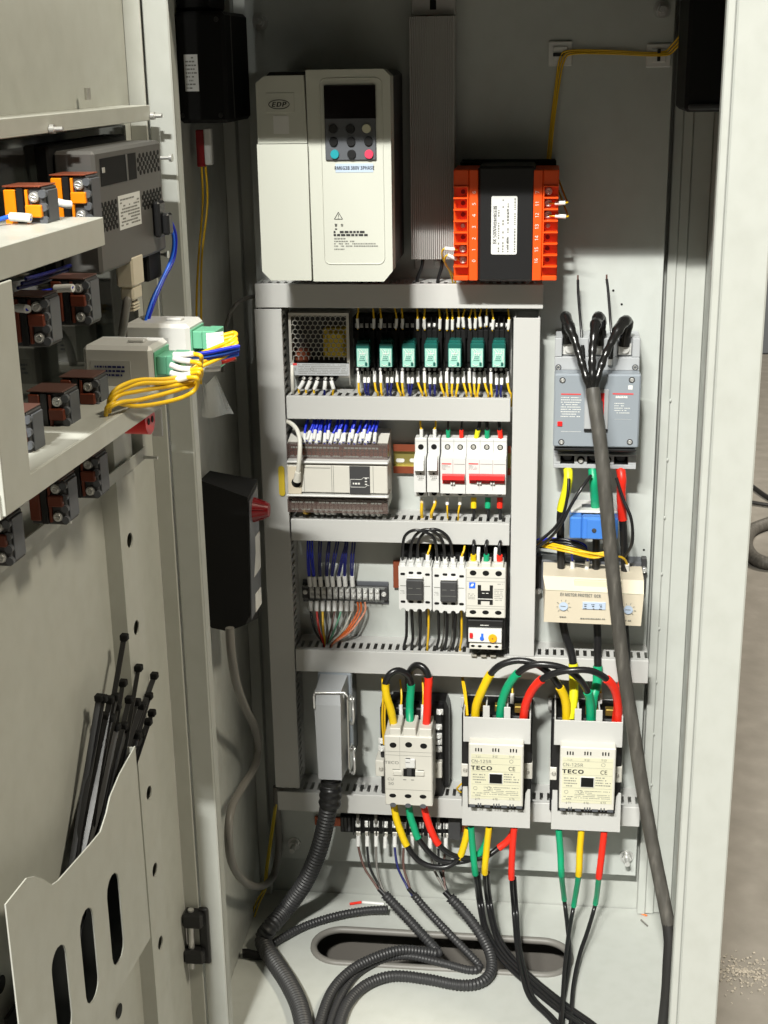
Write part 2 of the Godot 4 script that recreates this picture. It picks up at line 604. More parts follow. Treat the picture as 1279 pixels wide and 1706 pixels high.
func workshop() -> void:
	here = Vector3.ZERO
	var g = geo()
	g.box(Vector3(-9, -0.1, -14), Vector3(9, 0, 6))
	tag(put(g, "workshop_floor", M.concrete, self), "grey brown stained concrete workshop floor around the cabinet", "floor", "", "structure")
	# the machine bench far behind, seen past the right post
	var b = Vector3(1.1503, 0, -5.7541)
	var t = thing("machine_bench", "dark steel machine bench with a green top edge far behind on the concrete", "machine", b)
	var w = 1.3
	g = geo()
	g.box(b + Vector3(-0.3, 0.0, -0.7), b + Vector3(w, 0.42, -0.02), 0.01)
	put(g, "base", paint(Color(0.33, 0.34, 0.355), 0.5), t)
	g = geo()
	g.box(b + Vector3(-0.25, 0.42, -0.65), b + Vector3(w - 0.05, 0.92, -0.06), 0.01)
	put(g, "dark_recess", M.matt_black, t)
	g = geo()
	g.box(b + Vector3(-0.33, 0.92, -0.75), b + Vector3(w, 1.14, 0.02), 0.02)
	put(g, "top_panel", paint(Color(0.08, 0.42, 0.24), 0.5), t)
	g = geo()
	g.box(b + Vector3(-0.2, 1.14, -0.6), b + Vector3(w, 1.7, -0.2), 0.02)
	put(g, "machine_head", M.matt_black, t)
	# hose on the floor
	var at = Vector3(0.6848, 0, -2.6431)
	here = at
	g = geo()
	g.tube([Vector3(0.8272, 0.02, -2.8386), Vector3(0.754, 0.02, -2.7671), Vector3(0.689, 0.02, -2.6851), Vector3(0.6545, 0.02, -2.5527), Vector3(0.6567, 0.02, -2.4353), Vector3(0.6903, 0.02, -2.3643), Vector3(0.7729, 0.02, -2.3595)], 0.022, 10)
	single(g, "floor_hose", M.sheath, "thick grey hose lying in a loop on the concrete floor right of the cabinet", "hose", at)
	at = Vector3(0.762, 0, -3.2748)
	here = at
	g = geo()
	g.tube([Vector3(0.727, 0.01, -3.3589), Vector3(0.7507, 0.01, -3.2961), Vector3(0.8023, 0.01, -3.1079), Vector3(0.8662, 0.01, -2.9542)], 0.008, 8)
	single(g, "floor_cable", M.rubber, "thin dark cable lying straight on the floor above the hose loop", "cable", at)
	at = Vector3(0.7327, 0, -3.0472)
	here = at
	g = geo()
	g.tube([Vector3(0.6815, 0.01, -3.0702), Vector3(0.7275, 0.01, -3.0442), Vector3(0.7889, 0.01, -3.0124), Vector3(0.8918, 0.01, -2.984)], 0.007, 8)
	single(g, "floor_cable", M.rubber, "thin dark cable just above the hose loop on the concrete floor", "cable", at)
	# the heap of pale grit by the post's foot
	at = Vector3(0.3657, 0, -0.268)
	here = at
	g = geo()
	for i in 450:
		var a = rng.randf() * TAU
		var d = absf(rng.randfn(0.0, 0.5))
		var p = at + Vector3(cos(a) * d * 0.22, 0.0, sin(a) * d * 0.09)
		var s = rng.randf_range(0.0008, 0.0026)
		g.X = Transform3D(Basis(Vector3(rng.randf(), rng.randf(), rng.randf()).normalized(), rng.randf() * TAU), p - here + Vector3(0, s * 0.5, 0))
		g.X.origin += here
		g.box(Vector3(-s, -s * 0.6, -s * 0.7), Vector3(s, s * 0.6, s * 0.7))
	g.X = Transform3D()
	tag(single(g, "swept_grit", paint(Color(0.62, 0.59, 0.54), 0.85), "pale swept grit scattered on the concrete by the right post", "grit", at), "", "", "", "stuff")


func louver(g: Geo, p: Vector3, s: float) -> void:
	g.loft([p + Vector3(0, -0.006, -s), p + Vector3(0, 0.006, -s), p + Vector3(0.0005, 0.006, -s)], [p + Vector3(0, -0.006, s), p + Vector3(0, 0.006, s), p + Vector3(0.009, -0.004, s * 0.9)])


func cabinet() -> void:
	var base = CAB
	var t = thing("control_cabinet", "tall light grey steel control cabinet standing open with its door swung left", "cabinet", base)
	cab = t
	var m: Material = M.cabinet
	var top = 1.66
	var g = geo()
	g.box(Vector3(-0.4475, 0.0, -0.034), Vector3(0.2075, 2.0, -0.0315))
	put(g, "back_panel", m, t)
	g = geo()
	g.box(Vector3(-0.4475, 0.0, -0.031), Vector3(-0.445, 2.0, 0.362))
	var wall = put(g, "left_wall", m, t)
	for y in [1068, 1103, 1138, 1173, 1206, 1240, 1273, 1306]:
		g = geo()
		louver(g, Vector3(-0.445, 0.7416 - (y - 1190) * 0.00072, 0.285), 0.022)
		put(g, "louver", m, wall)
	g = geo()
	g.box(Vector3(0.205, 0.0, -0.031), Vector3(0.2075, 2.0, 0.3655))
	put(g, "right_wall", m, t)
	# rear corner angles
	for s in [[-0.4445, -0.4275, -0.012], [0.153, 0.165, -0.013], [0.1652, 0.178, -0.0155], [0.1782, 0.2045, -0.019]]:
		g = geo()
		g.box(Vector3(s[0], FLOOR + 0.002, -0.031), Vector3(s[1], 1.98, s[2]), 0.001)
		put(g, "corner_angle", m, t)
	for i in 9:
		g = geo()
		g.ball(Vector3(0.1655, 1.1 - i * 0.085, -0.0135), Vector3(0.0016, 0.0028, 0.0012), 8)
		put(g, "weld_spot", m, t)
	# floor plate with its long cable opening
	g = geo()
	g.X = Transform3D(Basis(Vector3(1, 0, 0), Vector3(0, 0, -1), Vector3(0, 1, 0)), Vector3.ZERO)
	var slot = rounded(Rect2(-0.337, -0.152, 0.386, 0.084), 0.0415, 8)
	g.holed(PackedVector2Array([Vector2(-0.4445, 0.029), Vector2(0.2045, 0.029), Vector2(0.2045, -0.365), Vector2(-0.4445, -0.365)]), slot, FLOOR - 0.002, FLOOR)
	var fl = put(g, "floor_plate", m, t)
	g = geo()
	var edge: Array = []
	for i in slot.size():
		edge.append(Vector3(slot[i].x, FLOOR, -slot[i].y))
	var ring: Array = []
	for i in edge.size():
		for k in 12 if edge[i].distance_to(edge[(i + 1) % edge.size()]) > 0.1 else 1:
			ring.append(edge[i].lerp(edge[(i + 1) % edge.size()], k / 12.0))
	g.sweep(ring, [0.0056], 8, true)
	put(g, "rubber_edging", M.wire_grey, fl)
	g = geo()
	g.box(Vector3(-0.4445, 0.21, -0.03), Vector3(0.2045, 0.22, 0.365))
	put(g, "plinth_bottom", M.plinth, t)
	# front frame
	g = geo()
	g.box(Vector3(-0.436, 0.0, 0.366), Vector3(-0.408, 2.0, ZF), 0.0015)
	g.box(Vector3(-0.410, 0.0, 0.345), Vector3(-0.408, 2.0, 0.3655))
	put(g, "left_post", m, t)
	g = geo()
	g.box(Vector3(0.179, 0.0, 0.3665), Vector3(0.2275, 2.0, ZF + 0.0015), 0.002)
	g.box(Vector3(0.1695, 0.0, 0.366), Vector3(0.1788, 2.0, ZF), 0.0015)
	g.box(Vector3(0.1695, 0.0, 0.352), Vector3(0.1712, 2.0, 0.3658))
	g.box(Vector3(0.2255, 0.0, -0.034), Vector3(0.2275, 2.0, 0.3662))
	put(g, "right_post", m, t)
	g = geo()
	g.box(Vector3(-0.408, 1.6165, 0.366), Vector3(0.1695, 2.0, ZF), 0.0015)
	put(g, "top_rail", m, t)
	g = geo()
	g.box(Vector3(-0.4475, 2.0, -0.034), Vector3(0.2275, 2.003, ZF))
	put(g, "roof", m, t)
	g = geo()
	g.box(Vector3(-0.408, 0.0, 0.3655), Vector3(0.1695, FLOOR + 0.004, ZF), 0.0015)
	put(g, "bottom_rail", m, t)
	# mounting plate
	g = geo()
	g.box(Vector3(-0.405, 0.3547, -0.003), Vector3(0.147, 1.96, 0.0), 0.0006)
	g.box(Vector3(-0.405, 0.3547, -0.018), Vector3(0.147, 0.3547 + 0.002, -0.0031))
	var mp = put(g, "mounting_plate", M.plate, t)
	for p in [Vector3(-0.3834, 0.3821, 0), Vector3(0.1321, 0.389, 0), Vector3(-0.3856, 1.6026, 0), Vector3(0.1302, 1.6073, 0)]:
		g = geo()
		g.cyl(p, p + Vector3(0, 0, 0.002), 0.0105, -1, 20)
		g.cyl(p + Vector3(0, 0, 0.002), p + Vector3(0, 0, 0.009), 0.0075, -1, 6)
		g.cyl(p + Vector3(0, 0, 0.009), p + Vector3(0, 0, 0.024), 0.0042, 0.004, 12)
		put(g, "fixing_bolt", M.steel, mp)
	for p in [Vector3(0.0938, 1.2349, 0), Vector3(0.1377, 0.8857, 0), Vector3(0.082, 1.2534, 0)]:
		g = geo()
		g.cyl(p + Vector3(0, 0, 0.0002), p + Vector3(0, 0, 0.0004), 0.0016, -1, 12)
		put(g, "drilled_hole", M.matt_black, mp)
	# door
	var frame = Transform3D(Basis(Vector3.UP, DOOR_TURN), DOOR_AT)
	var d = Node3D.new()
	d.name = "door"
	t.add_child(d)
	d.transform = Transform3D(Basis(), -base) * frame
	here = Vector3.ZERO
	g = geo()
	g.box(Vector3(-0.002, 0.05, 0.0), Vector3(0, 1.95, 0.585))
	put(g, "door_skin", M.door, d)
	g = geo()
	g.box(Vector3(0.0, 0.05, -0.003), Vector3(0.019, 1.95, 0.0), 0.0008)
	g.box(Vector3(0.0, 0.05, 0.583), Vector3(0.02, 1.95, 0.5855), 0.0008)
	put(g, "edge_fold", M.door, d)
	var su = 0.1633
	var eu = 0.1112
	var hs: Array = [Vector3(0.018, 1.061, 0.133), Vector3(0.018, 0.9588, 0.133), Vector3(0.018, 0.753, 0.1346), Vector3(0.018, 0.6515, 0.1361), Vector3(0.018, 0.551, 0.1601)]
	g = geo()
	g.X = Transform3D(Basis(Vector3.UP, PI / 2), Vector3.ZERO)
	var cuts = [1.22]
	for i in hs.size() - 1:
		cuts.append((hs[i].y + hs[i + 1].y) / 2)
	cuts.append(0.1)
	var uc: float = (su + eu) / 2
	for i in hs.size():
		g.holed(PackedVector2Array([Vector2(-su, cuts[i]), Vector2(-eu, cuts[i]), Vector2(-eu, cuts[i + 1]), Vector2(-su, cuts[i + 1])]), circle(Vector2(-uc, hs[i].y), 0.0085), 0.0165, 0.018)
	g.X = Transform3D()
	g.box(Vector3(0.0, 0.1, su - 0.0015), Vector3(0.0165, 1.22, su))
	g.box(Vector3(0.0, 0.1, eu), Vector3(0.0165, 1.22, eu + 0.0015))
	put(g, "stiffener", M.door, d)



# ---- wiring ducts: a slotted tray with a snap-on cover
func duct(label: String, r: Rect2, upright: bool, zc := 0.06, sides := [1, 1], start := 0.004) -> void:
	var at = Vector3(mid(r).x, r.position.y, 0)
	var t = thing("wiring_duct", label, "duct", at, "grey slotted wiring ducts on the mounting plate")
	var g = geo()
	g.slab(r, zc - 0.0016, zc, 0.0007)
	var lip = 0.007
	if upright:
		g.box(Vector3(r.position.x, r.position.y + 0.0004, zc - lip), Vector3(r.position.x + 0.0012, r.end.y - 0.0004, zc - 0.0017))
		g.box(Vector3(r.end.x - 0.0012, r.position.y + 0.0004, zc - lip), Vector3(r.end.x, r.end.y - 0.0004, zc - 0.0017))
	else:
		g.box(Vector3(r.position.x + 0.0004, r.position.y, zc - lip), Vector3(r.end.x - 0.0004, r.position.y + 0.0012, zc - 0.0017))
		g.box(Vector3(r.position.x + 0.0004, r.end.y - 0.0012, zc - lip), Vector3(r.end.x - 0.0004, r.end.y, zc - 0.0017))
	put(g, "cover", M.duct, t)
	var w = 0.0015
	var len = r.size.y if upright else r.size.x
	var pitch = 0.0108
	for s in 2:
		if not sides[s]:
			continue
		g = geo()
		# the wall runs along k; build it flat in (k, z) and lay it on the side
		for strip in [[0.0, 0.024], [zc - 0.0125, zc - 0.0018]]:
			wall_piece(g, r, upright, s, 0.0, len, strip[0], strip[1], w)
		var k = start
		var last = 0.0
		while k < len:
			wall_piece(g, r, upright, s, last, k, 0.0241, zc - 0.0126, w)
			last = k + 0.0050
			k += pitch
		if last < len:
			wall_piece(g, r, upright, s, last, len, 0.0241, zc - 0.0126, w)
		put(g, "slotted_wall", M.duct, t)
	g = geo()
	g.slab(Rect2(r.position + Vector2(0.0016, 0.0016), r.size - Vector2(0.0032, 0.0032)), 0.0003, 0.0018, 0.0)
	put(g, "back_wall", M.duct, t)


func wall_piece(g: Geo, r: Rect2, upright: bool, s: int, k0: float, k1: float, z0: float, z1: float, w: float) -> void:
	var i = 0.0013
	if upright:
		var x = r.end.x - i - w if s == 1 else r.position.x + i
		g.box(Vector3(x, r.position.y + k0, z0), Vector3(x + w, r.position.y + k1, z1))
	else:
		var y = r.end.y - i - w if s == 1 else r.position.y + i
		g.box(Vector3(r.position.x + k0, y, z0), Vector3(r.position.x + k1, y + w, z1))


func ducts() -> void:
	duct("topmost horizontal duct, under the drive and the orange transformer", Rect2(-0.395, 1.2385, 0.384, 0.032), false, 0.0605)
	duct("tall vertical duct down the left side of the plate", Rect2(-0.397, 0.514, 0.037, 0.7225), true, 0.060)
	duct("short horizontal duct between the relay row and the controller row", Rect2(-0.358, 1.085, 0.306, 0.032), false)
	duct("horizontal duct below the controller and the small breakers, partly hidden by dark wires", Rect2(-0.358, 0.908, 0.307, 0.032), false)
	duct("long horizontal duct above the three large contactors, full plate width", Rect2(-0.3585, 0.706, 0.5055, 0.035), false, 0.06)
	duct("lowest horizontal duct, behind the large contactors and above the bottom terminal strip", Rect2(-0.3945, 0.475, 0.539, 0.032), false, 0.0595)
	duct("vertical duct between the small breakers and the large grey breaker", Rect2(-0.049, 0.7415, 0.035, 0.485), true, 0.0607)


# ---- wires. Sleeves: [from, to, radius, material, name]
func wire(label: String, m: Material, pts: Array, r: float, group := "", sleeves := [], called := "wire", sub := 5) -> Node3D:
	for k in range(2, pts.size() - 1):      # no two wires hang quite alike
		pts[k] += Vector3(rng.randf_range(-1, 1), rng.randf_range(-1, 1), rng.randf_range(-1, 1)) * minf(r * 0.4, 0.0011)
	var t = thing(called, label, "cable" if called == "power_cable" else "wire", pts[0], group)
	var g = geo()
	g.tube(pts, r, 8, sub)
	put(g, "insulation", m, t)
	for s in sleeves:
		g = geo()
		if s[0] is int:
			g.sweep(Geo.smooth(pts, sub).slice(s[0] * sub, s[1] * sub + 1), [s[2], s[2] * 1.025, s[2] * 0.985, s[2] * 1.01, s[2] * 0.97], 12)
		else:
			g.tube(s.slice(0, s.size() - 3) if s[0] is Vector3 else s[0], s[s.size() - 3], 10, 4)
		put(g, s[s.size() - 1], s[s.size() - 2], t)
	return t


func drive() -> void:
	var r = Rect2(-0.3567, 1.2945, 0.1621, 0.2479)
	var at = Vector3(mid(r).x, r.position.y, 0)
	var t = thing("inverter_drive", "large off-white inverter drive with a dark keypad, at the top left of the plate", "inverter", at)
	var g = geo()
	g.slab(Rect2(r.position.x + 0.004, r.position.y + 0.004, r.size.x - 0.008, r.size.y - 0.006), 0.006, 0.15, 0.006)
	put(g, "body", M.charcoal, t)
	var xm = -0.2936
	# left cover: upper and lower piece
	var ys = 1.4586
	g = geo()
	var x0 = r.position.x
	var c = 0.011
	g.prism(PackedVector2Array([Vector2(x0, ys - 0.0008), Vector2(x0, r.position.y + c), Vector2(x0 + c, r.position.y), Vector2(xm - 0.0015, r.position.y), Vector2(xm - 0.0015, ys - 0.0008)]), 0.152, 0.1895)
	put(g, "lower_left_cover", M.drive, t)
	g = geo()
	g.prism(PackedVector2Array([Vector2(x0 + 0.001, ys), Vector2(x0 + 0.001, r.end.y - 0.014), Vector2(x0 + 0.012, r.end.y - 0.006), Vector2(xm - 0.004, r.end.y - 0.006), Vector2(xm - 0.002, ys)]), 0.152, 0.187)
	var ul = put(g, "upper_left_cover", M.drive, t)
	g = geo()
	g.prism(PackedVector2Array([Vector2(xm, r.position.y - 0.002), Vector2(r.end.x - c, r.position.y - 0.002), Vector2(r.end.x, r.position.y + c), Vector2(r.end.x, r.end.y - 0.008), Vector2(r.end.x - 0.008, r.end.y), Vector2(xm - 0.002, r.end.y)]), 0.152, 0.184)
	var rc = put(g, "right_cover", M.drive, t)
	# the raised rim of the front panel
	var pr = Rect2(-0.2791, 1.314, 0.0747, 0.2184)
	g = geo()
	var rim: Array = []
	for p in rounded(pr, 0.008, 6):
		rim.append(Vector3(p.x, p.y, 0.1842))
	g.sweep(rim, [0.0008], 6, true)
	put(g, "panel_rim", M.drive, rc)
	# keypad
	var kr = Rect2(-0.2739, 1.438, 0.0616, 0.0869)
	g = geo()
	g.slab(kr, 0.1842, 0.1868, 0.0012)
	var kp = put(g, "keypad", M.slate, t)
	g = geo()
	g.slab(Rect2(-0.2736, 1.4865, 0.0617, 0.0377), 0.1869, 0.1874, 0.0003)
	put(g, "display_window", paint(Color(0.09, 0.07, 0.07), 0.12), kp)
	var caps = [[555, 215, M.black, 8], [584, 215, M.black, 8], [611, 214, M.cream, 7.5], [556, 236, M.matt_black, 8], [585, 236, M.black, 8], [614, 235, M.black, 8], [558, 258, M.teal, 8], [586, 258, M.black, 8], [615, 258, M.pink_red, 8]]
	var places = [Vector3(-0.2638, 1.4747, 0.187), Vector3(-0.2428, 1.4745, 0.187), Vector3(-0.2233, 1.4749, 0.187), Vector3(-0.2635, 1.4601, 0.187), Vector3(-0.2424, 1.4599, 0.187), Vector3(-0.2214, 1.4604, 0.187), Vector3(-0.2624, 1.4454, 0.187), Vector3(-0.242, 1.4453, 0.187), Vector3(-0.2209, 1.4451, 0.187)]
	for i in 9:
		g = geo()
		g.cyl(places[i], places[i] + Vector3(0, 0, 0.0022), 0.0055, 0.005, 18)
		put(g, "key", caps[i][2], kp)
	# stickers and print
	var sr = Rect2(-0.2623, 1.4239, 0.0458, 0.0102)
	g = geo()
	g.slab(sr, 0.1841, 0.1844, 0.0)
	var st = put(g, "rating_sticker", M.pale_blue, rc)
	write(rc, "RM6G3B 380V 3PHASE", Vector3(mid(sr).x, mid(sr).y, 0.1846), 0.0042, M.ink, bold, Basis(), 0.8)
	var q = Rect2(-0.3359, 1.4697, 0.0189, 0.021)
	g = geo()
	g.slab(q, 0.1871, 0.1874, 0.0)
	put(g, "blank_sticker", M.label, ul)
	q = Rect2(-0.3435, 1.4946, 0.034, 0.0224)
	g = geo()
	g.slab(q, 0.1871, 0.1877, 0.0003)
	put(g, "badge", M.drive, ul)
	g = geo()
	var oval: Array = []
	for p in circle(mid(Rect2(-0.3417, 1.4981, 0.0272, 0.0113)), 0.0125, 0.0052, 24):
		oval.append(Vector3(p.x, p.y, 0.1878))
	g.sweep(oval, [0.0005], 5, true)
	put(g, "badge_oval", M.ink, ul)
	write(ul, "EDP", Vector3(-0.328, 1.5037, 0.1881), 0.0055, M.ink, bold, Basis(Vector3(1, 0, 0), Vector3(0.25, 1, 0), Vector3(0, 0, 1)), 1.3)
	# warning triangle and its text
	g = geo()
	var a = Vector3(-0.2603, 1.3721, 0.1844)
	var s = 0.0046
	var tri_pts = [a + Vector3(0, s, 0), a + Vector3(-s * 1.1, -s * 0.8, 0), a + Vector3(s * 1.1, -s * 0.8, 0)]
	for k in 3:
		g.sweep([tri_pts[k], tri_pts[(k + 1) % 3]], [0.00035], 4)
	g.box(a + Vector3(-0.0003, -0.001, 0), a + Vector3(0.0003, 0.002, 0.0002))
	g.box(a + Vector3(-0.0003, -0.0026, 0), a + Vector3(0.0003, -0.002, 0.0002))
	put(g, "warning_symbol", M.ink, rc)
	g = geo()
	glyphs(g, ["警", "告"], Vector3(-0.2636, 1.3613, 0.1843), Vector3(0.0075, 0, 0), Vector3(0, 0.0036, 0), 0.0036, 0.0003)
	small_print(g, Rect2(-0.2666, 1.3547, 0.0073, 0.0036), 0.1843, 1)
	small_print(g, Rect2(-0.2667, 1.3511, 0.0392, 0.0037), 0.1843, 1, 1.0, 0.7)
	small_print(g, Rect2(-0.2668, 1.3474, 0.0466, 0.0037), 0.1843, 1, 1.0, 0.7)
	put(g, "warning_text", M.ink, rc)
	g = geo()
	small_print(g, Rect2(-0.2662, 1.3431, 0.0148, 0.0037), 0.1843, 1, 1.0, 0.45)
	small_print(g, Rect2(-0.2663, 1.3402, 0.0259, 0.0029), 0.1843, 1, 1.0, 0.45)
	small_print(g, Rect2(-0.2664, 1.3373, 0.0541, 0.003), 0.1843, 1, 1.0, 0.45)
	small_print(g, Rect2(-0.2664, 1.3344, 0.0564, 0.003), 0.1843, 1, 1.0, 0.45)
	small_print(g, Rect2(-0.2665, 1.3307, 0.0148, 0.0029), 0.1843, 1, 1.0, 0.45)
	put(g, "fine_print", M.grey_ink, rc)
	# leads below the drive
	for k in [[575, "left"], [590, "middle"], [604, "right"]]:
		var p = Vector3(-0.2726 + (k[0] - 575) * 0.0008, r.position.y + 0.006, 0.07)
		wire("black power lead below the drive, the %s one of three" % k[1], M.wire_black, [p, p + Vector3(0.004, -0.012, -0.008), p + Vector3(0.012, -0.018, -0.02), p + Vector3(0.02, -0.03, -0.03)], 0.0028)


const STROKES := {
	"控": [[0, 7, 3, 7], [1.5, 9, 1.5, 1], [0, 3, 3, 4.5], [4, 8, 9, 8], [6.5, 9, 6.5, 8], [4, 8, 4, 6.5], [9, 8, 9, 6.5], [5.5, 7, 4.5, 5.5], [7.5, 7, 8.5, 5.5], [5, 4.5, 8.5, 4.5], [6.7, 4.5, 6.7, 1], [4, 1, 9, 1]],
	"制": [[1, 8, 0.5, 6.5], [0.5, 7.3, 5, 7.3], [0, 5.3, 5.6, 5.3], [2.8, 9, 2.8, 0.5], [0.7, 3.6, 0.7, 1], [0.7, 3.6, 5, 3.6], [5, 3.6, 5, 1.3], [7, 8, 7, 3], [9, 9, 9, 0.7], [9, 0.7, 8, 1.2]],
	"变": [[4.7, 9.3, 5, 8.3], [0.5, 8, 9.3, 8], [3.4, 8, 3.4, 5], [6.2, 8, 6.2, 5], [1.8, 7, 1, 5.3], [7.8, 7, 8.7, 5.3], [1.6, 4.3, 7.8, 4.3], [7.8, 4.3, 1, 0.4], [2.6, 3.6, 9, 0.4]],
	"压": [[1, 8.6, 9.2, 8.6], [1, 8.6, 0.3, 0.6], [2.6, 5, 8.2, 5], [5.3, 7.4, 5.3, 1], [1.9, 1, 9.3, 1], [7.3, 3.4, 8.2, 2.3]],
	"器": [[1, 9, 4, 9], [1, 9, 1, 6.6], [4, 9, 4, 6.6], [1, 6.6, 4, 6.6], [6, 9, 9, 9], [6, 9, 6, 6.6], [9, 9, 9, 6.6], [6, 6.6, 9, 6.6], [0.3, 5, 9.6, 5], [5, 6.4, 1, 3.4], [5, 5, 9, 3.4], [1, 3, 4, 3], [1, 3, 1, 0.5], [4, 3, 4, 0.5], [1, 0.6, 4, 0.6], [6, 3, 9, 3], [6, 3, 6, 0.5], [9, 3, 9, 0.5], [6, 0.6, 9, 0.6]],
	"警": [[0.5, 9, 5, 9], [1, 7.6, 4.6, 7.6], [4.6, 7.6, 4.3, 5.9], [1.3, 6.7, 3.3, 6.7], [6, 9.3, 5.3, 7.8], [5.6, 8.5, 9.4, 8.5], [8.4, 8.5, 5.4, 5.8], [6.2, 7.5, 9.2, 5.8], [1, 4.8, 9, 4.8], [2, 3.9, 8, 3.9], [2, 3, 8, 3], [2.4, 2, 7.6, 2], [2.4, 2, 2.4, 0.3], [7.6, 2, 7.6, 0.3], [2.4, 0.4, 7.6, 0.4]],
	"告": [[2.4, 9.2, 1.3, 6.8], [2, 8, 8.4, 8], [5, 9.4, 5, 5.3], [0.5, 5.3, 9.5, 5.3], [2, 3.8, 8, 3.8], [2, 3.8, 2, 0.4], [8, 3.8, 8, 0.4], [2, 0.6, 8, 0.6]],
}


# characters drawn by their strokes: u is the step to the next character, up its height direction
func glyphs(g: Geo, text: Array, p: Vector3, u: Vector3, up: Vector3, size: float, pen: float) -> void:
	var ux = u.normalized() * size / 10.0
	var uy = up.normalized() * size / 10.0
	for i in text.size():
		for s in STROKES[text[i]]:
			var a: Vector3 = p + u * i + ux * (s[0] - 5.0) + uy * (s[1] - 5.0)
			var b: Vector3 = p + u * i + ux * (s[2] - 5.0) + uy * (s[3] - 5.0)
			var side = (b - a).normalized().cross(ux.cross(uy).normalized()) * pen / 2.0
			var n = ux.cross(uy).normalized()
			g.quad(a - side + n * 0.0002, b - side + n * 0.0002, b + side + n * 0.0002, a + side + n * 0.0002, n)


func brake_resistor() -> void:
	var r = Rect2(-0.186, 1.3002, 0.0574, 0.304)
	var at = Vector3(mid(r).x, r.position.y - 0.018, 0)
	var t = thing("brake_resistor", "tall ribbed aluminium braking resistor between the drive and the orange transformer", "resistor", at)
	var g = geo()
	g.slab(r, 0.004, 0.040, 0.001)
	var body = put(g, "housing", M.aluminium, t)
	for i in 21:
		g = geo()
		var x = r.position.x + r.size.x * (i + 0.5) / 21
		g.box(Vector3(x - 0.0008, r.position.y + 0.0005, 0.0401), Vector3(x + 0.0008, r.end.y - 0.0005, 0.0452), 0.0004)
		put(g, "fin", M.aluminium, body)
	g = geo()
	g.slab(Rect2(r.position.x + 0.001, r.end.y + 0.001, r.size.x - 0.002, 0.035), 0.001, 0.02, 0.001)
	var top = put(g, "top_bracket", M.aluminium, t)
	g = geo()
	g.slab(Rect2(mid(r).x - 0.004, r.end.y + 0.008, 0.008, 0.02), 0.0201, 0.0206, 0.0)
	put(g, "slot", M.matt_black, top)
	g = geo()
	g.slab(Rect2(r.position.x + 0.001, r.position.y - 0.018, r.size.x - 0.002, 0.0175), 0.0005, 0.004, 0.0006)
	put(g, "bottom_foot", M.aluminium, t)
	g = geo()
	screw(g, Vector3(mid(r).x + 0.003, r.position.y - 0.011, 0.004), 0.0052, Vector3(0, 0, 1), 0.003)
	put(g, "screw", M.steel, t)
	for k in [[Vector3(-0.1729, 1.299, 0.03), "left"], [Vector3(-0.1464, 1.299, 0.03), "right"]]:
		var p: Vector3 = k[0]
		wire("black lead out of the ribbed resistor, %s of the two" % k[1], M.wire_black, [p + Vector3(0.002, 0.004, 0), p + Vector3(0, -0.01, 0.003), p + Vector3(-0.005, -0.024, 0.004), p + Vector3(-0.008, -0.045, 0.004)], 0.0024)


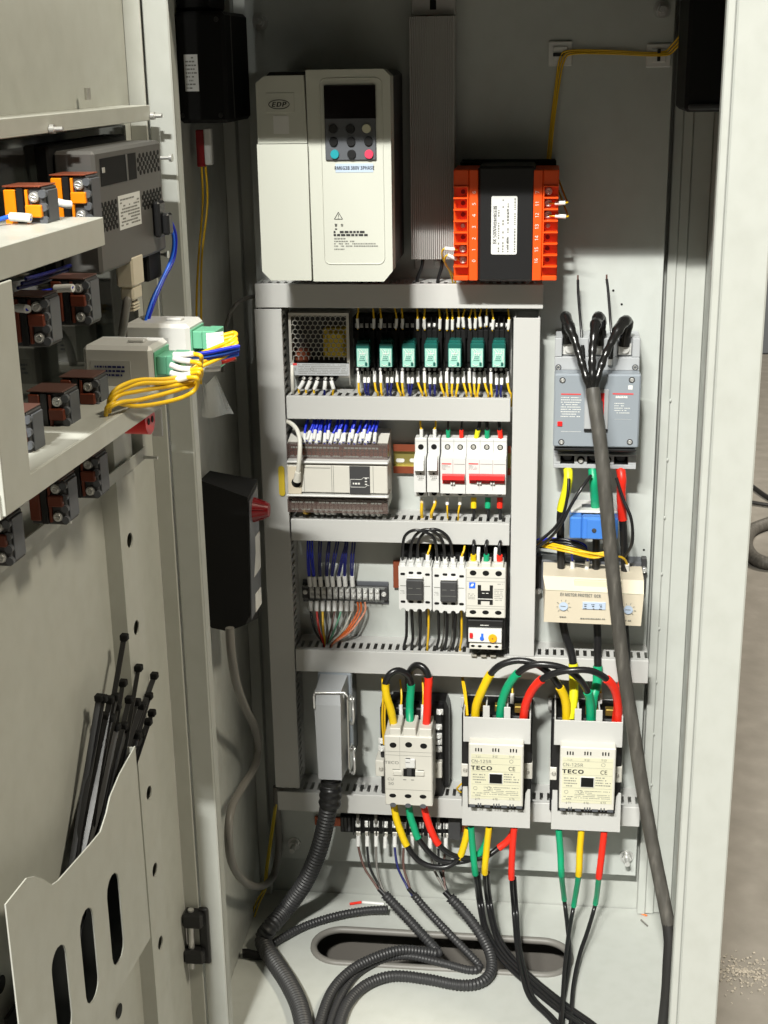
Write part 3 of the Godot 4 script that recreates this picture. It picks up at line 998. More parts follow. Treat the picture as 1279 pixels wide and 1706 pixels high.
func transformer() -> void:
	var z = 0.105
	var whole = Rect2(-0.1259, 1.2819, 0.1321, 0.1383)
	var at = Vector3(mid(whole).x, whole.position.y, 0)
	var t = thing("control_transformer", "black and orange control transformer with numbered terminals and a white label", "transformer", at)
	var g = geo()
	var core = Rect2(-0.0944, 1.281, 0.071, 0.1433)
	g.slab(core, 0.004, z + 0.001, 0.003)
	put(g, "core", M.black, t)
	g = geo()
	g.slab(Rect2(whole.position.x + 0.004, whole.position.y + 0.006, whole.size.x - 0.008, whole.size.y), 0.002, 0.03, 0.002)
	put(g, "base_frame", M.matt_black, t)
	var lab = Rect2(-0.0776, 1.3154, 0.0325, 0.0724)
	g = geo()
	g.prism(rounded(lab, 0.002), z + 0.0011, z + 0.0016)
	put(g, "label_plate", M.label, t)
	var up = Basis(Vector3(0, 0, 1), PI / 2)
	write(t, "BK 500VA", Vector3(-0.073, 1.3402, 0.1069), 0.0043, M.ink, sans, up, 0.9)
	g = geo()
	glyphs(g, ["控", "制", "变", "压", "器"], Vector3(-0.0728, 1.3542, 0.1068), Vector3(0, 0.0049, 0), Vector3(-1, 0, 0), 0.0048, 0.00042)
	g.X = Transform3D(up, Vector3.ZERO)
	g.X = Transform3D()
	put(g, "label_title", M.ink, t)
	g = geo()
	for c in [[831, 0.6], [838, 0.5], [846, 0.7], [857, 0.85]]:
		var x = -0.0682 + (c[0] - 831) * 0.00078
		var y = 1.3184
		var stop = 1.3826
		while y < stop:
			var h = rng.randf_range(0.001, 0.003)
			if rng.randf() < c[1]:
				g.box(Vector3(x - 0.0009, y, 0.1067), Vector3(x + 0.0009, y + h, 0.1068))
			y += h + 0.0012
	put(g, "label_print", M.grey_ink, t)
	write(t, "0-1  380V", Vector3(-0.0567, 1.3297, 0.1069), 0.0026, M.ink, sans, up, 0.8)
	write(t, "11-12  220V", Vector3(-0.0567, 1.3648, 0.1069), 0.0026, M.ink, sans, up, 0.8)
	var sides = [[Rect2(-0.1259, 1.2817, 0.0315, 0.1386), 0.0, ["6", "5", "4", "3", "2", "1", "0"]], [Rect2(-0.0258, 1.2819, 0.032, 0.1376), 1.0, ["7", "11", "12", "13", "14", "15", "16"]]]
	for s in 2:
		var r: Rect2 = sides[s][0]
		g = geo()
		g.slab(Rect2(r.position, r.size), 0.028, z - 0.012, 0.001)
		# the terminal bay is open to the front: rim, six partitions, floor
		var bw = 0.019
		var bx = r.position.x + 0.0005 if s == 0 else r.end.x - bw - 0.0005
		var y1 = 1.3996
		var y0 = 1.3
		var flank = Rect2(r.position.x + bw + 0.001, r.position.y, r.size.x - bw - 0.001, r.size.y) if s == 0 else Rect2(r.position.x, r.position.y, r.size.x - bw - 0.001, r.size.y)
		g.slab(flank, z - 0.0119, z, 0.001)
		g.slab(Rect2(bx, y1, bw, r.end.y - y1), z - 0.0119, z - 0.0002, 0.001)
		g.slab(Rect2(bx, r.position.y, bw, 0.006), z - 0.0119, z - 0.0002, 0.001)
		var fr = put(g, "terminal_side", M.orange, t)
		g = geo()
		var step = (y1 - y0) / 7.0
		for i in 8:
			g.slab(Rect2(bx, y0 + i * step - 0.0009, bw, 0.0018), z - 0.0118, z + 0.003, 0.0003)
		var wx = bx + bw - 0.0016 if s == 0 else bx
		g.slab(Rect2(wx, y0 + 0.0009, 0.0016, y1 - y0 - 0.0018), z - 0.0118, z + 0.0028, 0.0003)
		put(g, "partitions", M.orange, fr)
		for i in 7:
			var c = Vector3(bx + bw * (0.6 if s == 0 else 0.35), y1 - (i + 0.5) * step, z - 0.0118)
			var fitted: bool = i >= 5 if s == 0 else i <= 2
			g = geo()
			if fitted or i == 3:
				screw(g, c, 0.0048 if fitted else 0.003, Vector3(0, 0, 1), 0.004 if fitted else 0.0015)
				put(g, "terminal_screw", M.steel, fr)
			else:
				g.cyl(c, c + Vector3(0, 0, 0.0004), 0.0028, -1, 12)
				put(g, "screw_hole", M.dark_red, fr)
			write(fr, sides[s][2][i], Vector3(bx + bw + 0.007 if s == 0 else bx - 0.007, c.y, z + 0.0002), 0.0042, M.pale_ink, sans, up, 1.0, "number")
	# the wires at its terminals
	for k in [[Vector3(-0.1203, 1.3203, 0.098), Vector3(-0.1371, 1.3221, 0.1), Vector3(-0.1315, 1.2811, 0.06), "upper"], [Vector3(-0.118, 1.3066, 0.098), Vector3(-0.1332, 1.3138, 0.1), Vector3(-0.1276, 1.2795, 0.06), "lower"]]:
		var a: Vector3 = k[0]
		var b: Vector3 = k[1]
		wire("thin yellow wire with white sleeve at the transformer's lower left, %s of the two" % k[3], M.wire_yellow, [a, b, b + Vector3(-0.004, -0.012, -0.01), k[2], k[2] + Vector3(0.004, -0.04, -0.03)], 0.0012, "", [[a.lerp(b, 0.25), b, 0.0026, M.sleeve, "marker_sleeve"]])
	for k in [[Vector3(-0.0057, 1.3778, 0.098), Vector3(0.0145, 1.3784, 0.098), "upper"], [Vector3(-0.0054, 1.3629, 0.098), Vector3(0.0156, 1.3614, 0.098), "lower"]]:
		var a: Vector3 = k[0]
		var b: Vector3 = k[1]
		wire("thin yellow wire with white sleeve at the transformer's right side, %s of the two" % k[2], M.wire_yellow, [a, b, b + Vector3(0.003, 0.0, -0.012), b + Vector3(0.001, 0.0, -0.05), b + Vector3(-0.012, 0.03, -0.09)], 0.0012, "", [[a.lerp(b, 0.35), b, 0.0027, M.sleeve, "marker_sleeve"]])


func wall_fans() -> void:
	# the one on the left wall
	var z = 0.21
	var r = Rect2(-0.449, 1.4839, 0.0635, 0.1254)
	var at = Vector3(-0.41, r.position.y, z - 0.06)
	var t = thing("fan_box", "black ventilator box with a small white label high on the left wall", "fan", at)
	var g = geo()
	g.box(Vector3(-0.4448, r.position.y, z - 0.13), Vector3(r.end.x, r.end.y, z), 0.004)
	put(g, "housing", M.matt_black, t)
	g = geo()
	g.box(Vector3(-0.4445, r.end.y + 0.001, z - 0.1), Vector3(r.end.x - 0.02, r.end.y + 0.02, z - 0.01), 0.004)
	put(g, "mounting_ear", M.matt_black, t)
	for c in [Vector2(r.position.x + 0.008, r.position.y + 0.009), Vector2(r.end.x - 0.009, r.position.y + 0.009), Vector2(r.end.x - 0.009, r.end.y - 0.009)]:
		g = geo()
		screw(g, Vector3(c.x, c.y, z), 0.003, Vector3(0, 0, 1), 0.001)
		put(g, "cover_screw", M.dark_metal, t)
	g = geo()
	g.box(Vector3(-0.4446, r.position.y + 0.004, z - 0.036), Vector3(r.end.x + 0.0008, r.end.y - 0.004, z - 0.033), 0.0005)
	put(g, "lid_seam", M.charcoal, t)
	var lr = Rect2(-0.4353, 1.5205, 0.0164, 0.0414)
	g = geo()
	g.slab(lr, z + 0.0001, z + 0.0005, 0.0)
	put(g, "type_label", M.label, t)
	g = geo()
	small_print(g, lr.grow(-0.0015), z + 0.0006, 9, 0.7)
	put(g, "label_print", M.grey_ink, t)
	# and on the right wall
	r = Rect2(0.1459, 1.4901, 0.0508, 0.1278)
	at = Vector3(0.15, r.position.y, z - 0.06)
	t = thing("fan_box", "black ventilator box high on the right wall, half hidden by the post", "fan", at)
	g = geo()
	g.box(Vector3(r.position.x, r.position.y, z - 0.13), Vector3(0.2048, r.end.y, z), 0.004)
	put(g, "housing", M.matt_black, t)
	g = geo()
	g.box(Vector3(r.position.x + 0.004, r.position.y + 0.002, z + 0.0002), Vector3(0.2046, r.position.y + 0.009, z + 0.006), 0.002)
	put(g, "lower_lip", M.charcoal, t)
	# wires of the left fan: a red-white lever connector and two yellow wires
	var c = Vector3(-0.425, 1.4549, 0.1681)
	t = thing("wire_connector", "red and white lever wire connector hanging below the left ventilator", "connector", c)
	g = geo()
	g.box(c + Vector3(-0.011, -0.024, -0.005), c + Vector3(-0.001, 0.02, 0.005), 0.001)
	put(g, "red_half", M.dark_red, t)
	g = geo()
	g.box(c + Vector3(-0.0008, -0.022, -0.006), c + Vector3(0.008, 0.022, 0.006), 0.0015)
	put(g, "white_half", M.label, t)
	for k in 2:
		var q = c + Vector3(-0.006 + 0.005 * k, -0.024, 0.002)
		wire("thin yellow wire hanging from the red and white connector, %s of the pair" % ["left", "right"][k], M.wire_yellow, [q, Vector3(-0.433, 1.3855, 0.167) + Vector3(k * 0.006, 0, 0), Vector3(-0.433, 1.3237, 0.2028) + Vector3(k * 0.004, 0, 0), Vector3(-0.433, 1.2614, 0.2294) + Vector3(k * 0.006, 0, 0), Vector3(-0.435, 1.172, 0.2332) + Vector3(k * 0.004, 0, 0)], 0.0014)


func tie_mounts() -> void:
	var rs = [Rect2(-0.011, 1.5413, 0.0304, 0.0304), Rect2(0.113, 1.538, 0.0305, 0.0287)]
	for i in 2:
		var r: Rect2 = rs[i]
		var at = Vector3(mid(r).x, mid(r).y, 0)
		var t = thing("cable_tie_mount", ["white square adhesive tie mount above the transformer, horizontal black tie", "white square adhesive tie mount near the right wall, upright black tie"][i], "tie mount", at)
		var g = geo()
		g.slab(r, 0.0003, 0.0045, 0.001)
		g.slab(r.grow(-0.006), 0.0046, 0.007, 0.001)
		put(g, "base", M.label, t)
		g = geo()
		var c = Vector3(mid(r).x, mid(r).y - 0.001, 0.0085)
		if i == 0:
			g.box(c - Vector3(0.009, 0.0022, 0.0014), c + Vector3(0.006, 0.0022, 0.0014), 0.0006)
		else:
			g.box(c - Vector3(0.002, 0.006, 0.0014), c + Vector3(0.002, 0.009, 0.0014), 0.0006)
		put(g, "cable_tie", M.black, t)
	for k in 3:
		var d = Vector3(0.0022 * k, -0.0022 * k, 0.0006 * k)
		wire("thin yellow wire over the two white tie mounts, %s of the three" % ["top", "middle", "bottom"][k], M.wire_yellow, [Vector3(0.1645, 1.6011, 0.09) + d, Vector3(0.1601, 1.5899, 0.05) + d, Vector3(0.1439, 1.5647, 0.012) + d, Vector3(0.1267, 1.5563, 0.0085) + d, Vector3(0.0621, 1.5596, 0.006) + d, Vector3(0.0166, 1.5603, 0.009) + d, Vector3(0.0047, 1.5518, 0.0085) + d, Vector3(-0.0007, 1.5196, 0.006) + d, Vector3(-0.0071, 1.46, 0.006) + d, Vector3(-0.0113, 1.3996, 0.012) + d], 0.0012)



func power_supply() -> void:
	var r = Rect2(-0.3556, 1.1293, 0.0826, 0.0983)
	var at = Vector3(mid(r).x, r.position.y, 0)
	var t = thing("power_supply", "silver power supply with a honeycomb grille over a yellow coil, beside the relays", "power supply", at)
	var z = 0.036
	var g = geo()
	g.box(Vector3(r.position.x, r.position.y + 0.001, 0.0005), Vector3(r.end.x, r.end.y, 0.003))
	g.box(Vector3(r.position.x, r.position.y + 0.013, 0.0031), Vector3(r.position.x + 0.001, r.end.y, z - 0.001))
	g.box(Vector3(r.end.x, r.position.y, 0.0005), Vector3(r.end.x + 0.001, r.end.y, z + 0.002))
	g.box(Vector3(r.position.x + 0.0011, r.end.y - 0.001, 0.0031), Vector3(r.end.x - 0.0001, r.end.y, z - 0.001))
	put(g, "case", M.zinc, t)
	var gr = Rect2(-0.3541, 1.1595, 0.081, 0.064)
	g = geo()
	g.slab(Rect2(r.position.x, gr.end.y, r.size.x, r.end.y - gr.end.y), z - 0.001, z, 0.0002)
	g.slab(Rect2(r.position.x, gr.position.y, gr.position.x - r.position.x + 0.002, gr.size.y), z - 0.001, z, 0.0)
	g.slab(Rect2(gr.end.x - 0.003, gr.position.y, r.end.x - gr.end.x + 0.003, gr.size.y), z - 0.001, z, 0.0)
	put(g, "front_frame", M.zinc, t)
	# honeycomb
	g = geo()
	var pitch = 0.0070
	var a = pitch / sqrt(3.0)
	var rows = 11
	for j in rows:
		for i in 12:
			var c = Vector3(gr.position.x + 0.004 + i * pitch + (pitch / 2 if j % 2 else 0.0), gr.end.y - 0.004 - j * a * 1.5, z - 0.0005)
			if c.x > gr.end.x - 0.001 or c.y < gr.position.y:
				continue
			for k in 3:
				var p = c + Vector3(cos(PI / 6 + k * PI / 3), sin(PI / 6 + k * PI / 3), 0) * a
				var q = c + Vector3(cos(PI / 6 + (k + 1) * PI / 3), sin(PI / 6 + (k + 1) * PI / 3), 0) * a
				if p.y > gr.end.y + 0.001 or p.x < gr.position.x or p.x > gr.end.x + 0.001:
					continue
				g.sweep([p, q], [0.00062], 4)
	put(g, "grille", M.zinc, t)
	g = geo()
	g.slab(Rect2(-0.3053, 1.1678, 0.0242, 0.0307), 0.0031, 0.026, 0.002)
	g.slab(Rect2(-0.3118, 1.1628, 0.0357, 0.0407), 0.0031, 0.018, 0.002)
	put(g, "coil", M.sticker, t)
	g = geo()
	g.slab(Rect2(-0.3505, 1.1565, 0.0196, 0.0167), 0.0031, 0.024, 0.003)
	put(g, "choke", M.copper, t)
	g = geo()
	g.slab(Rect2(r.position.x + 0.0015, r.position.y + 0.012, r.size.x - 0.003, r.size.y - 0.014), 0.0031, 0.0045, 0.0)
	put(g, "circuit_board", M.black, t)
	var lr = Rect2(-0.3549, 1.1411, 0.0822, 0.0168)
	g = geo()
	g.slab(lr, z - 0.001, z + 0.0003, 0.0001)
	put(g, "label_strip", M.grey_light, t)
	g = geo()
	small_print(g, Rect2(-0.3439, 1.1428, 0.0688, 0.0144), z + 0.0004, 6, 0.7)
	g.ring(Vector3(-0.325, 1.1499, 0.0364), Vector3(0, 0, 1), 0.0022, 0.0003)
	put(g, "label_print", M.grey_ink, t)
	g = geo()
	g.slab(Rect2(-0.3515, 1.1551, 0.0058, 0.0029), z + 0.0003, z + 0.0005, 0.0)
	put(g, "maker_mark", M.red_print, t)
	write(t, "CE", Vector3(-0.3492, 1.1497, 0.0365), 0.0032, M.ink)
	g = geo()
	g.slab(Rect2(-0.3458, 1.1311, 0.0527, 0.0062), 0.0046, 0.03, 0.001)
	put(g, "terminal_strip", M.matt_black, t)
	var pts = [Vector3(-0.3376, 1.1349, 0.034), Vector3(-0.3284, 1.135, 0.034), Vector3(-0.3183, 1.1351, 0.034), Vector3(-0.3074, 1.1352, 0.034), Vector3(-0.299, 1.1353, 0.034)]
	var ends = [Vector3(-0.3439, 1.1181, 0.035), Vector3(-0.3338, 1.1174, 0.035), Vector3(-0.3229, 1.1175, 0.035), Vector3(-0.3086, 1.1177, 0.035), Vector3(-0.296, 1.1187, 0.035)]
	for i in 5:
		g = geo()
		screw(g, pts[i] + Vector3(0, 0.001, -0.004), 0.0027, Vector3(0, 0, 1), 0.002)
		put(g, "terminal_screw", M.steel, t)
	for i in 5:
		var p: Vector3 = pts[i] + Vector3(0, -0.002, 0.0)
		var q: Vector3 = ends[i] + Vector3(0, 0.004, 0)
		wire("wire in a thick white sleeve under the silver power supply, %s from the left" % ORD[i], M.wire_yellow if i % 2 == 0 or i == 1 else M.wire_navy, [p, q, q + Vector3(-0.001, -0.008, -0.002), q + Vector3(-0.001, -0.03, -0.008)], 0.0016, "sleeved wires under the power supply", [[p, p.lerp(q, 0.5) + Vector3(0.0003, 0, 0.001), q, 0.0028, M.sleeve, "marker_sleeve"]])
	wire("thick white wire at the left edge of the silver power supply", M.wire_white, [Vector3(-0.3534, 1.1609, 0.03), Vector3(-0.3522, 1.142, 0.04), Vector3(-0.352, 1.1217, 0.036), Vector3(-0.3557, 1.0991, 0.02)], 0.0026)


func relays() -> void:
	var at = Vector3(-0.2593, 1.1367, 0)
	var t = thing("relay_socket", "black relay socket, first from the left beside the silver power supply", "relay socket", at, "black relay sockets in a row")
	var r = Rect2(-0.2659, 1.1431, 0.0289, 0.0808)
	r.position.x += 0.0003
	r.size.x -= 0.0006
	var g = geo()
	g.slab(r, 0.008, 0.034, 0.001)
	g.slab(Rect2(r.position.x, mid(r).y - 0.023, r.size.x, 0.044), 0.034, 0.038, 0.001)
	put(g, "socket_body", M.matt_black, t)
	for i in 5:
		for s in [[r.end.y - 0.030, 0.029, 0.042], [r.position.y + 0.001, 0.010, 0.044]]:
			g = geo()
			g.slab(Rect2(r.position.x + r.size.x * i / 4.0 - 0.0005, s[0], 0.001, s[1]), 0.0341, s[2], 0.0002)
			put(g, "partition", M.matt_black, t)
	for k in 4:
		var x = r.position.x + r.size.x * (k + 0.5) / 4.0
		for row in 2:
			g = geo()
			var p = Vector3(x, r.end.y - 0.0135 - row * 0.0105, 0.0342)
			g.box(p - Vector3(0.0022, 0.003, 0), p + Vector3(0.0022, 0.003, 0.0008), 0.0003)
			screw(g, p + Vector3(0, 0, 0.0008), 0.0021, Vector3(0, 0.25, 1).normalized(), 0.002)
			put(g, "upper_terminal", M.steel, t)
		g = geo()
		screw(g, Vector3(x, r.position.y + 0.007, 0.0342), 0.0021, Vector3(0, 0, 1), 0.002)
		put(g, "lower_terminal", M.steel, t)
	var xs = [Vector3(-0.2503, 1.1772, 0.065), Vector3(-0.219, 1.1775, 0.065), Vector3(-0.1883, 1.1777, 0.065), Vector3(-0.1585, 1.178, 0.065), Vector3(-0.1268, 1.1783, 0.065), Vector3(-0.0968, 1.1785, 0.065), Vector3(-0.0682, 1.1787, 0.065)]
	# the plug-in relay
	var rr = Rect2(-0.2592, 1.1587, 0.018, 0.0334)
	var rat = Vector3(mid(rr).x, rr.position.y, 0.039)
	var q = thing("relay", "dark green see-through relay, first from the left, plugged into its black socket", "relay", rat, "green plug-in relays")
	g = geo()
	g.slab(rr, 0.0386, 0.066, 0.0016)
	g.slab(Rect2(rr.position.x + 0.001, rr.end.y - 0.002, rr.size.x - 0.002, 0.0045), 0.0386, 0.060, 0.0012)
	put(g, "case", M.relay, q)
	g = geo()
	var lr = Rect2(rr.position.x + 0.0012, rr.position.y + 0.0015, rr.size.x - 0.0024, rr.size.y - 0.0085)
	g.slab(lr, 0.0661, 0.0664, 0.0)
	put(g, "label", M.relay_label, q)
	g = geo()
	var lx = lr.position.x
	var ly = lr.position.y
	var zz = 0.0667
	for s in [[[0.1, 0.95], [0.3, 0.8], [0.25, 0.6], [0.1, 0.35]], [[0.3, 0.95], [0.5, 0.85], [0.42, 0.6], [0.6, 0.9], [0.62, 0.6]], [[0.75, 0.95], [0.72, 0.7], [0.9, 0.9], [0.88, 0.4]], [[0.12, 0.15], [0.35, 0.05], [0.6, 0.12]], [[0.2, 0.75], [0.5, 0.7], [0.8, 0.74]], [[0.78, 0.6], [0.92, 0.2]]]:
		var line: Array = []
		for p in s:
			line.append(Vector3(lx + lr.size.x * p[0], ly + lr.size.y * p[1], zz))
		g.sweep(line, [0.00045], 4)
	put(g, "label_drawing", M.pale_ink, q)
	g = geo()
	small_print(g, Rect2(lx + lr.size.x * 0.2, ly + lr.size.y * 0.3, lr.size.x * 0.5, lr.size.y * 0.3), 0.0666, 3, 0.8, 0.35)
	g.slab(Rect2(lx + lr.size.x * 0.7, ly + lr.size.y * 0.05, lr.size.x * 0.2, lr.size.y * 0.2), 0.0665, 0.0668, 0.0)
	put(g, "label_print", M.relay, q)
	for i in range(1, 7):
		var d: Vector3 = xs[i] - xs[0]
		copy(t, "relay_socket", "black relay socket, %s from the left in the row%s" % [ORD[i], ", beside the vertical duct" if i == 6 else ""], at + Vector3(d.x, d.y, 0))
		copy(q, "relay", "dark green see-through relay, %s from the left in the row" % ORD[i], rat + Vector3(d.x, d.y, 0))
	# the wires above, down from the duct
	var top = [Vector3(-0.2592, 1.2059, 0.04), Vector3(-0.2379, 1.206, 0.04), Vector3(-0.228, 1.2061, 0.04), Vector3(-0.2076, 1.2062, 0.04), Vector3(-0.1987, 1.2062, 0.04), Vector3(-0.1783, 1.2056, 0.04), Vector3(-0.1686, 1.2056, 0.04), Vector3(-0.1484, 1.2057, 0.04), Vector3(-0.1386, 1.205, 0.04), Vector3(-0.1314, 1.205, 0.04), Vector3(-0.1233, 1.2083, 0.04), Vector3(-0.1161, 1.2084, 0.04), Vector3(-0.1072, 1.2068, 0.04), Vector3(-0.1008, 1.2069, 0.04), Vector3(-0.0935, 1.2093, 0.04), Vector3(-0.0855, 1.211, 0.04), Vector3(-0.0775, 1.2054, 0.04), Vector3(-0.0566, 1.2055, 0.04)]
	for i in top.size():
		var p: Vector3 = top[i]
		var lean = rng.randf_range(-0.003, 0.003)
		var q1 = p + Vector3(lean * 0.5, 0.0155, 0.003)
		wire("yellow wire with a white sleeve above the relay row, %s from the left" % ORD[i], M.wire_yellow, [p, q1, q1 + Vector3(-lean, 0.012, -0.004), q1 + Vector3(-lean * 2 - 0.002, 0.03, -0.015)], 0.0012, "sleeved wires above the relays", [[p + Vector3(0, 0.002, 0), q1, 0.0022, M.sleeve, "marker_sleeve"]])
	# the wires below, into the duct
	var low = [Vector3(-0.2596, 1.1479, 0.04), Vector3(-0.2513, 1.148, 0.04), Vector3(-0.2455, 1.1481, 0.04), Vector3(-0.2381, 1.149, 0.04), Vector3(-0.229, 1.1482, 0.04), Vector3(-0.2199, 1.1483, 0.04), Vector3(-0.2133, 1.1484, 0.04), Vector3(-0.2075, 1.1493, 0.04), Vector3(-0.1997, 1.1485, 0.04), Vector3(-0.1911, 1.1478, 0.04), Vector3(-0.1854, 1.1478, 0.04), Vector3(-0.1788, 1.1496, 0.04), Vector3(-0.1694, 1.1488, 0.04), Vector3(-0.1616, 1.1472, 0.04), Vector3(-0.1551, 1.1473, 0.04), Vector3(-0.1477, 1.149, 0.04), Vector3(-0.1391, 1.1491, 0.04), Vector3(-0.1314, 1.1484, 0.04), Vector3(-0.1233, 1.1485, 0.04), Vector3(-0.1167, 1.1494, 0.04), Vector3(-0.1086, 1.1494, 0.04), Vector3(-0.1017, 1.1487, 0.04), Vector3(-0.0944, 1.1487, 0.04), Vector3(-0.0883, 1.1496, 0.04), Vector3(-0.0794, 1.1489, 0.04), Vector3(-0.0713, 1.1473, 0.04), Vector3(-0.0644, 1.1474, 0.04), Vector3(-0.0576, 1.1499, 0.04)]
	for i in low.size():
		var p: Vector3 = low[i]
		var col = i % 4
		var blue = (col == 1 or col == 2) and not (i in [17, 18, 21, 22])
		var k: float = [0.002, 0.001, -0.001, 0.004][col] + rng.randf_range(-0.001, 0.001)
		var q2 = p + Vector3(k * 0.25, -0.0145, 0.006)
		wire("%s wire with sleeve under the %s relay from the left, %s of its four" % ["navy blue" if blue else "yellow", ORD[i / 4], ORD[col]], M.wire_navy if blue else M.wire_yellow, [p, q2, q2 + Vector3(k * 0.7, -0.011, 0.002), q2 + Vector3(k, -0.017, -0.001), q2 + Vector3(k, -0.035, -0.012)], 0.0016, "sleeved wires below the relays", [[p, q2, 0.0024, M.sleeve, "marker_sleeve"]])
	# the grey rail stop after the last relay
	var e = Rect2(-0.0562, 1.1197, 0.0041, 0.0992)
	at = Vector3(mid(e).x, e.position.y, 0)
	here = at
	g = geo()
	g.slab(e, 0.0005, 0.02, 0.0005)
	single(g, "rail_stop", M.duct, "thin light strip between the seventh relay and the vertical duct", "rail stop", at)


func controller() -> void:
	var body = Rect2(-0.3583, 0.954, 0.1391, 0.0982)
	var at = Vector3(mid(body).x, body.position.y, 0)
	var t = thing("programmable_controller", "cream programmable controller with clear brown terminal covers and a dark status window", "controller", at)
	var g = geo()
	g.slab(Rect2(body.position.x + 0.0005, body.position.y + 0.002, body.size.x - 0.001, body.size.y - 0.003), 0.010, 0.050, 0.002)
	put(g, "case", M.ivory, t)
	# sloping top behind the sleeves
	var y1 = body.end.y
	g = geo()
	g.loft([Vector3(body.position.x, y1 - 0.002, 0.012), Vector3(body.end.x, y1 - 0.002, 0.012), Vector3(body.end.x, y1 - 0.002, 0.066), Vector3(body.position.x, y1 - 0.002, 0.066)], [Vector3(body.position.x, y1 + 0.009, 0.012), Vector3(body.end.x, y1 + 0.009, 0.012), Vector3(body.end.x, y1 + 0.009, 0.022), Vector3(body.position.x, y1 + 0.009, 0.022)])
	put(g, "top_slope", M.ivory, t)
	var midr = Rect2(-0.3564, 0.9806, 0.1392, 0.0513)
	g = geo()
	g.slab(Rect2(midr.position.x, midr.position.y + 0.006, midr.size.x, midr.size.y - 0.012), 0.0501, 0.082, 0.001)
	put(g, "front_block", M.ivory, t)
	for s in [Rect2(-0.3562, 1.0288, 0.1406, 0.0034), Rect2(-0.358, 0.981, 0.1418, 0.0031)]:
		g = geo()
		g.slab(s, 0.0501, 0.086, 0.0015)
		put(g, "front_rib", M.white, t)
	for s in [[Rect2(-0.3573, 1.0319, 0.1398, 0.0206), "upper"], [Rect2(-0.3594, 0.9543, 0.1408, 0.0196), "lower"]]:
		var cr: Rect2 = s[0]
		g = geo()
		g.slab(Rect2(cr.position.x + 0.002, cr.position.y + 0.001, cr.size.x - 0.004, cr.size.y - 0.002), 0.0501, 0.060, 0.0005)
		var bed = put(g, "terminal_bed", M.wire_brown, t)
		for k in 22:
			g = geo()
			var x = cr.position.x + cr.size.x * (k + 0.7) / 22.6
			g.cyl(Vector3(x, mid(cr).y + (0.001 if s[1] == "upper" else 0.0), 0.0601), Vector3(x, mid(cr).y + (0.001 if s[1] == "upper" else 0.0), 0.0625), 0.0021, -1, 10)
			g.box(Vector3(x - 0.0024, mid(cr).y - 0.0085, 0.0601), Vector3(x + 0.0024, mid(cr).y - 0.0028, 0.0615), 0.0003)
			put(g, "terminal", M.zinc if s[1] == "lower" else M.copper, bed)
		g = geo()
		g.slab(cr, 0.0712, 0.0725, 0.0004)
		g.box(Vector3(cr.position.x, cr.end.y - 0.0012, 0.0602), Vector3(cr.end.x, cr.end.y, 0.0711))
		g.box(Vector3(cr.position.x, cr.position.y, 0.0602), Vector3(cr.position.x + 0.0012, cr.end.y - 0.0013, 0.0711))
		g.box(Vector3(cr.end.x - 0.0012, cr.position.y, 0.0602), Vector3(cr.end.x, cr.end.y - 0.0013, 0.0711))
		put(g, "clear_cover", M.clear, t)
		g = geo()
		small_print(g, Rect2(cr.position.x + 0.006, cr.end.y - 0.006, cr.size.x - 0.012, 0.0035), 0.0727, 1, 1.0, 0.7)
		small_print(g, Rect2(cr.position.x + 0.006, cr.position.y + 0.003, cr.size.x - 0.012, 0.003), 0.0727, 1, 1.0, 0.6)
		put(g, "terminal_names", M.grey_ink, t)
	# status window
	var w = Rect2(-0.2696, 0.986, 0.0282, 0.0397)
	g = geo()
	g.slab(w, 0.0821, 0.0827, 0.0003)
	var win = put(g, "status_window", M.charcoal, t)
	g = geo()
	var z = 0.083
	var lw = 0.00035
	var x0 = w.position.x + 0.0015
	var x1 = w.end.x - 0.001
	var ya = mid(w).y + 0.001
	g.sweep([Vector3(x0, ya, z), Vector3(x0 + 0.015, ya, z), Vector3(x0 + 0.0175, ya + 0.0025, z), Vector3(x1, ya + 0.0025, z)], [lw], 4)
	g.sweep([Vector3(x0, ya - 0.011, z), Vector3(x0 + 0.020, ya - 0.011, z), Vector3(x0 + 0.0225, ya - 0.0085, z), Vector3(x1, ya - 0.0085, z)], [lw], 4)
	g.sweep([Vector3(x0, ya, z), Vector3(x0, ya - 0.011, z)], [lw * 0.6], 4)
	small_print(g, Rect2(x0 + 0.003, ya - 0.0075, 0.013, 0.003), 0.0829, 1, 1.0, 0.8)
	for k in 3:
		g.box(Vector3(x1 - 0.006, ya + 0.0005 - k * 0.004, 0.0829), Vector3(x1 - 0.003, ya + 0.002 - k * 0.004, 0.083))
	put(g, "window_print", M.pale_ink, win)
	# seams of the small doors
	g = geo()
	for x in [-0.3328, -0.2944, -0.2919, -0.237]:
		g.box(Vector3(x - 0.0003, 0.9851, 0.082), Vector3(x + 0.0003, 1.0255, 0.0823))
	g.box(Vector3(-0.3328, 1.0216, 0.082), Vector3(-0.296, 1.0225, 0.0823))
	put(g, "door_seams", M.grey_ink, t)
	var port = Rect2(-0.3554, 0.9844, 0.0187, 0.0393)
	g = geo()
	g.slab(port, 0.0821, 0.0835, 0.001)
	put(g, "port_cover", M.beige, t)
	g = geo()
	var pc = Vector3(-0.3435, 1.0009, 0.0836)
	g.cyl(pc, pc + Vector3(0, 0, 0.0006), 0.0068, -1, 20)
	put(g, "round_port", M.matt_black, t)
	var c = Vector3(-0.3429, 1.0097, 0.09)
	var plug = thing("plug_cable", "white cable plugged into the left end of the cream controller", "cable", c)
	g = geo()
	g.cyl(Vector3(-0.3414, 1.0054, 0.09), Vector3(-0.3385, 1.0195, 0.094), 0.0055, 0.0042, 14)
	put(g, "plug", M.wire_white, plug)
	g = geo()
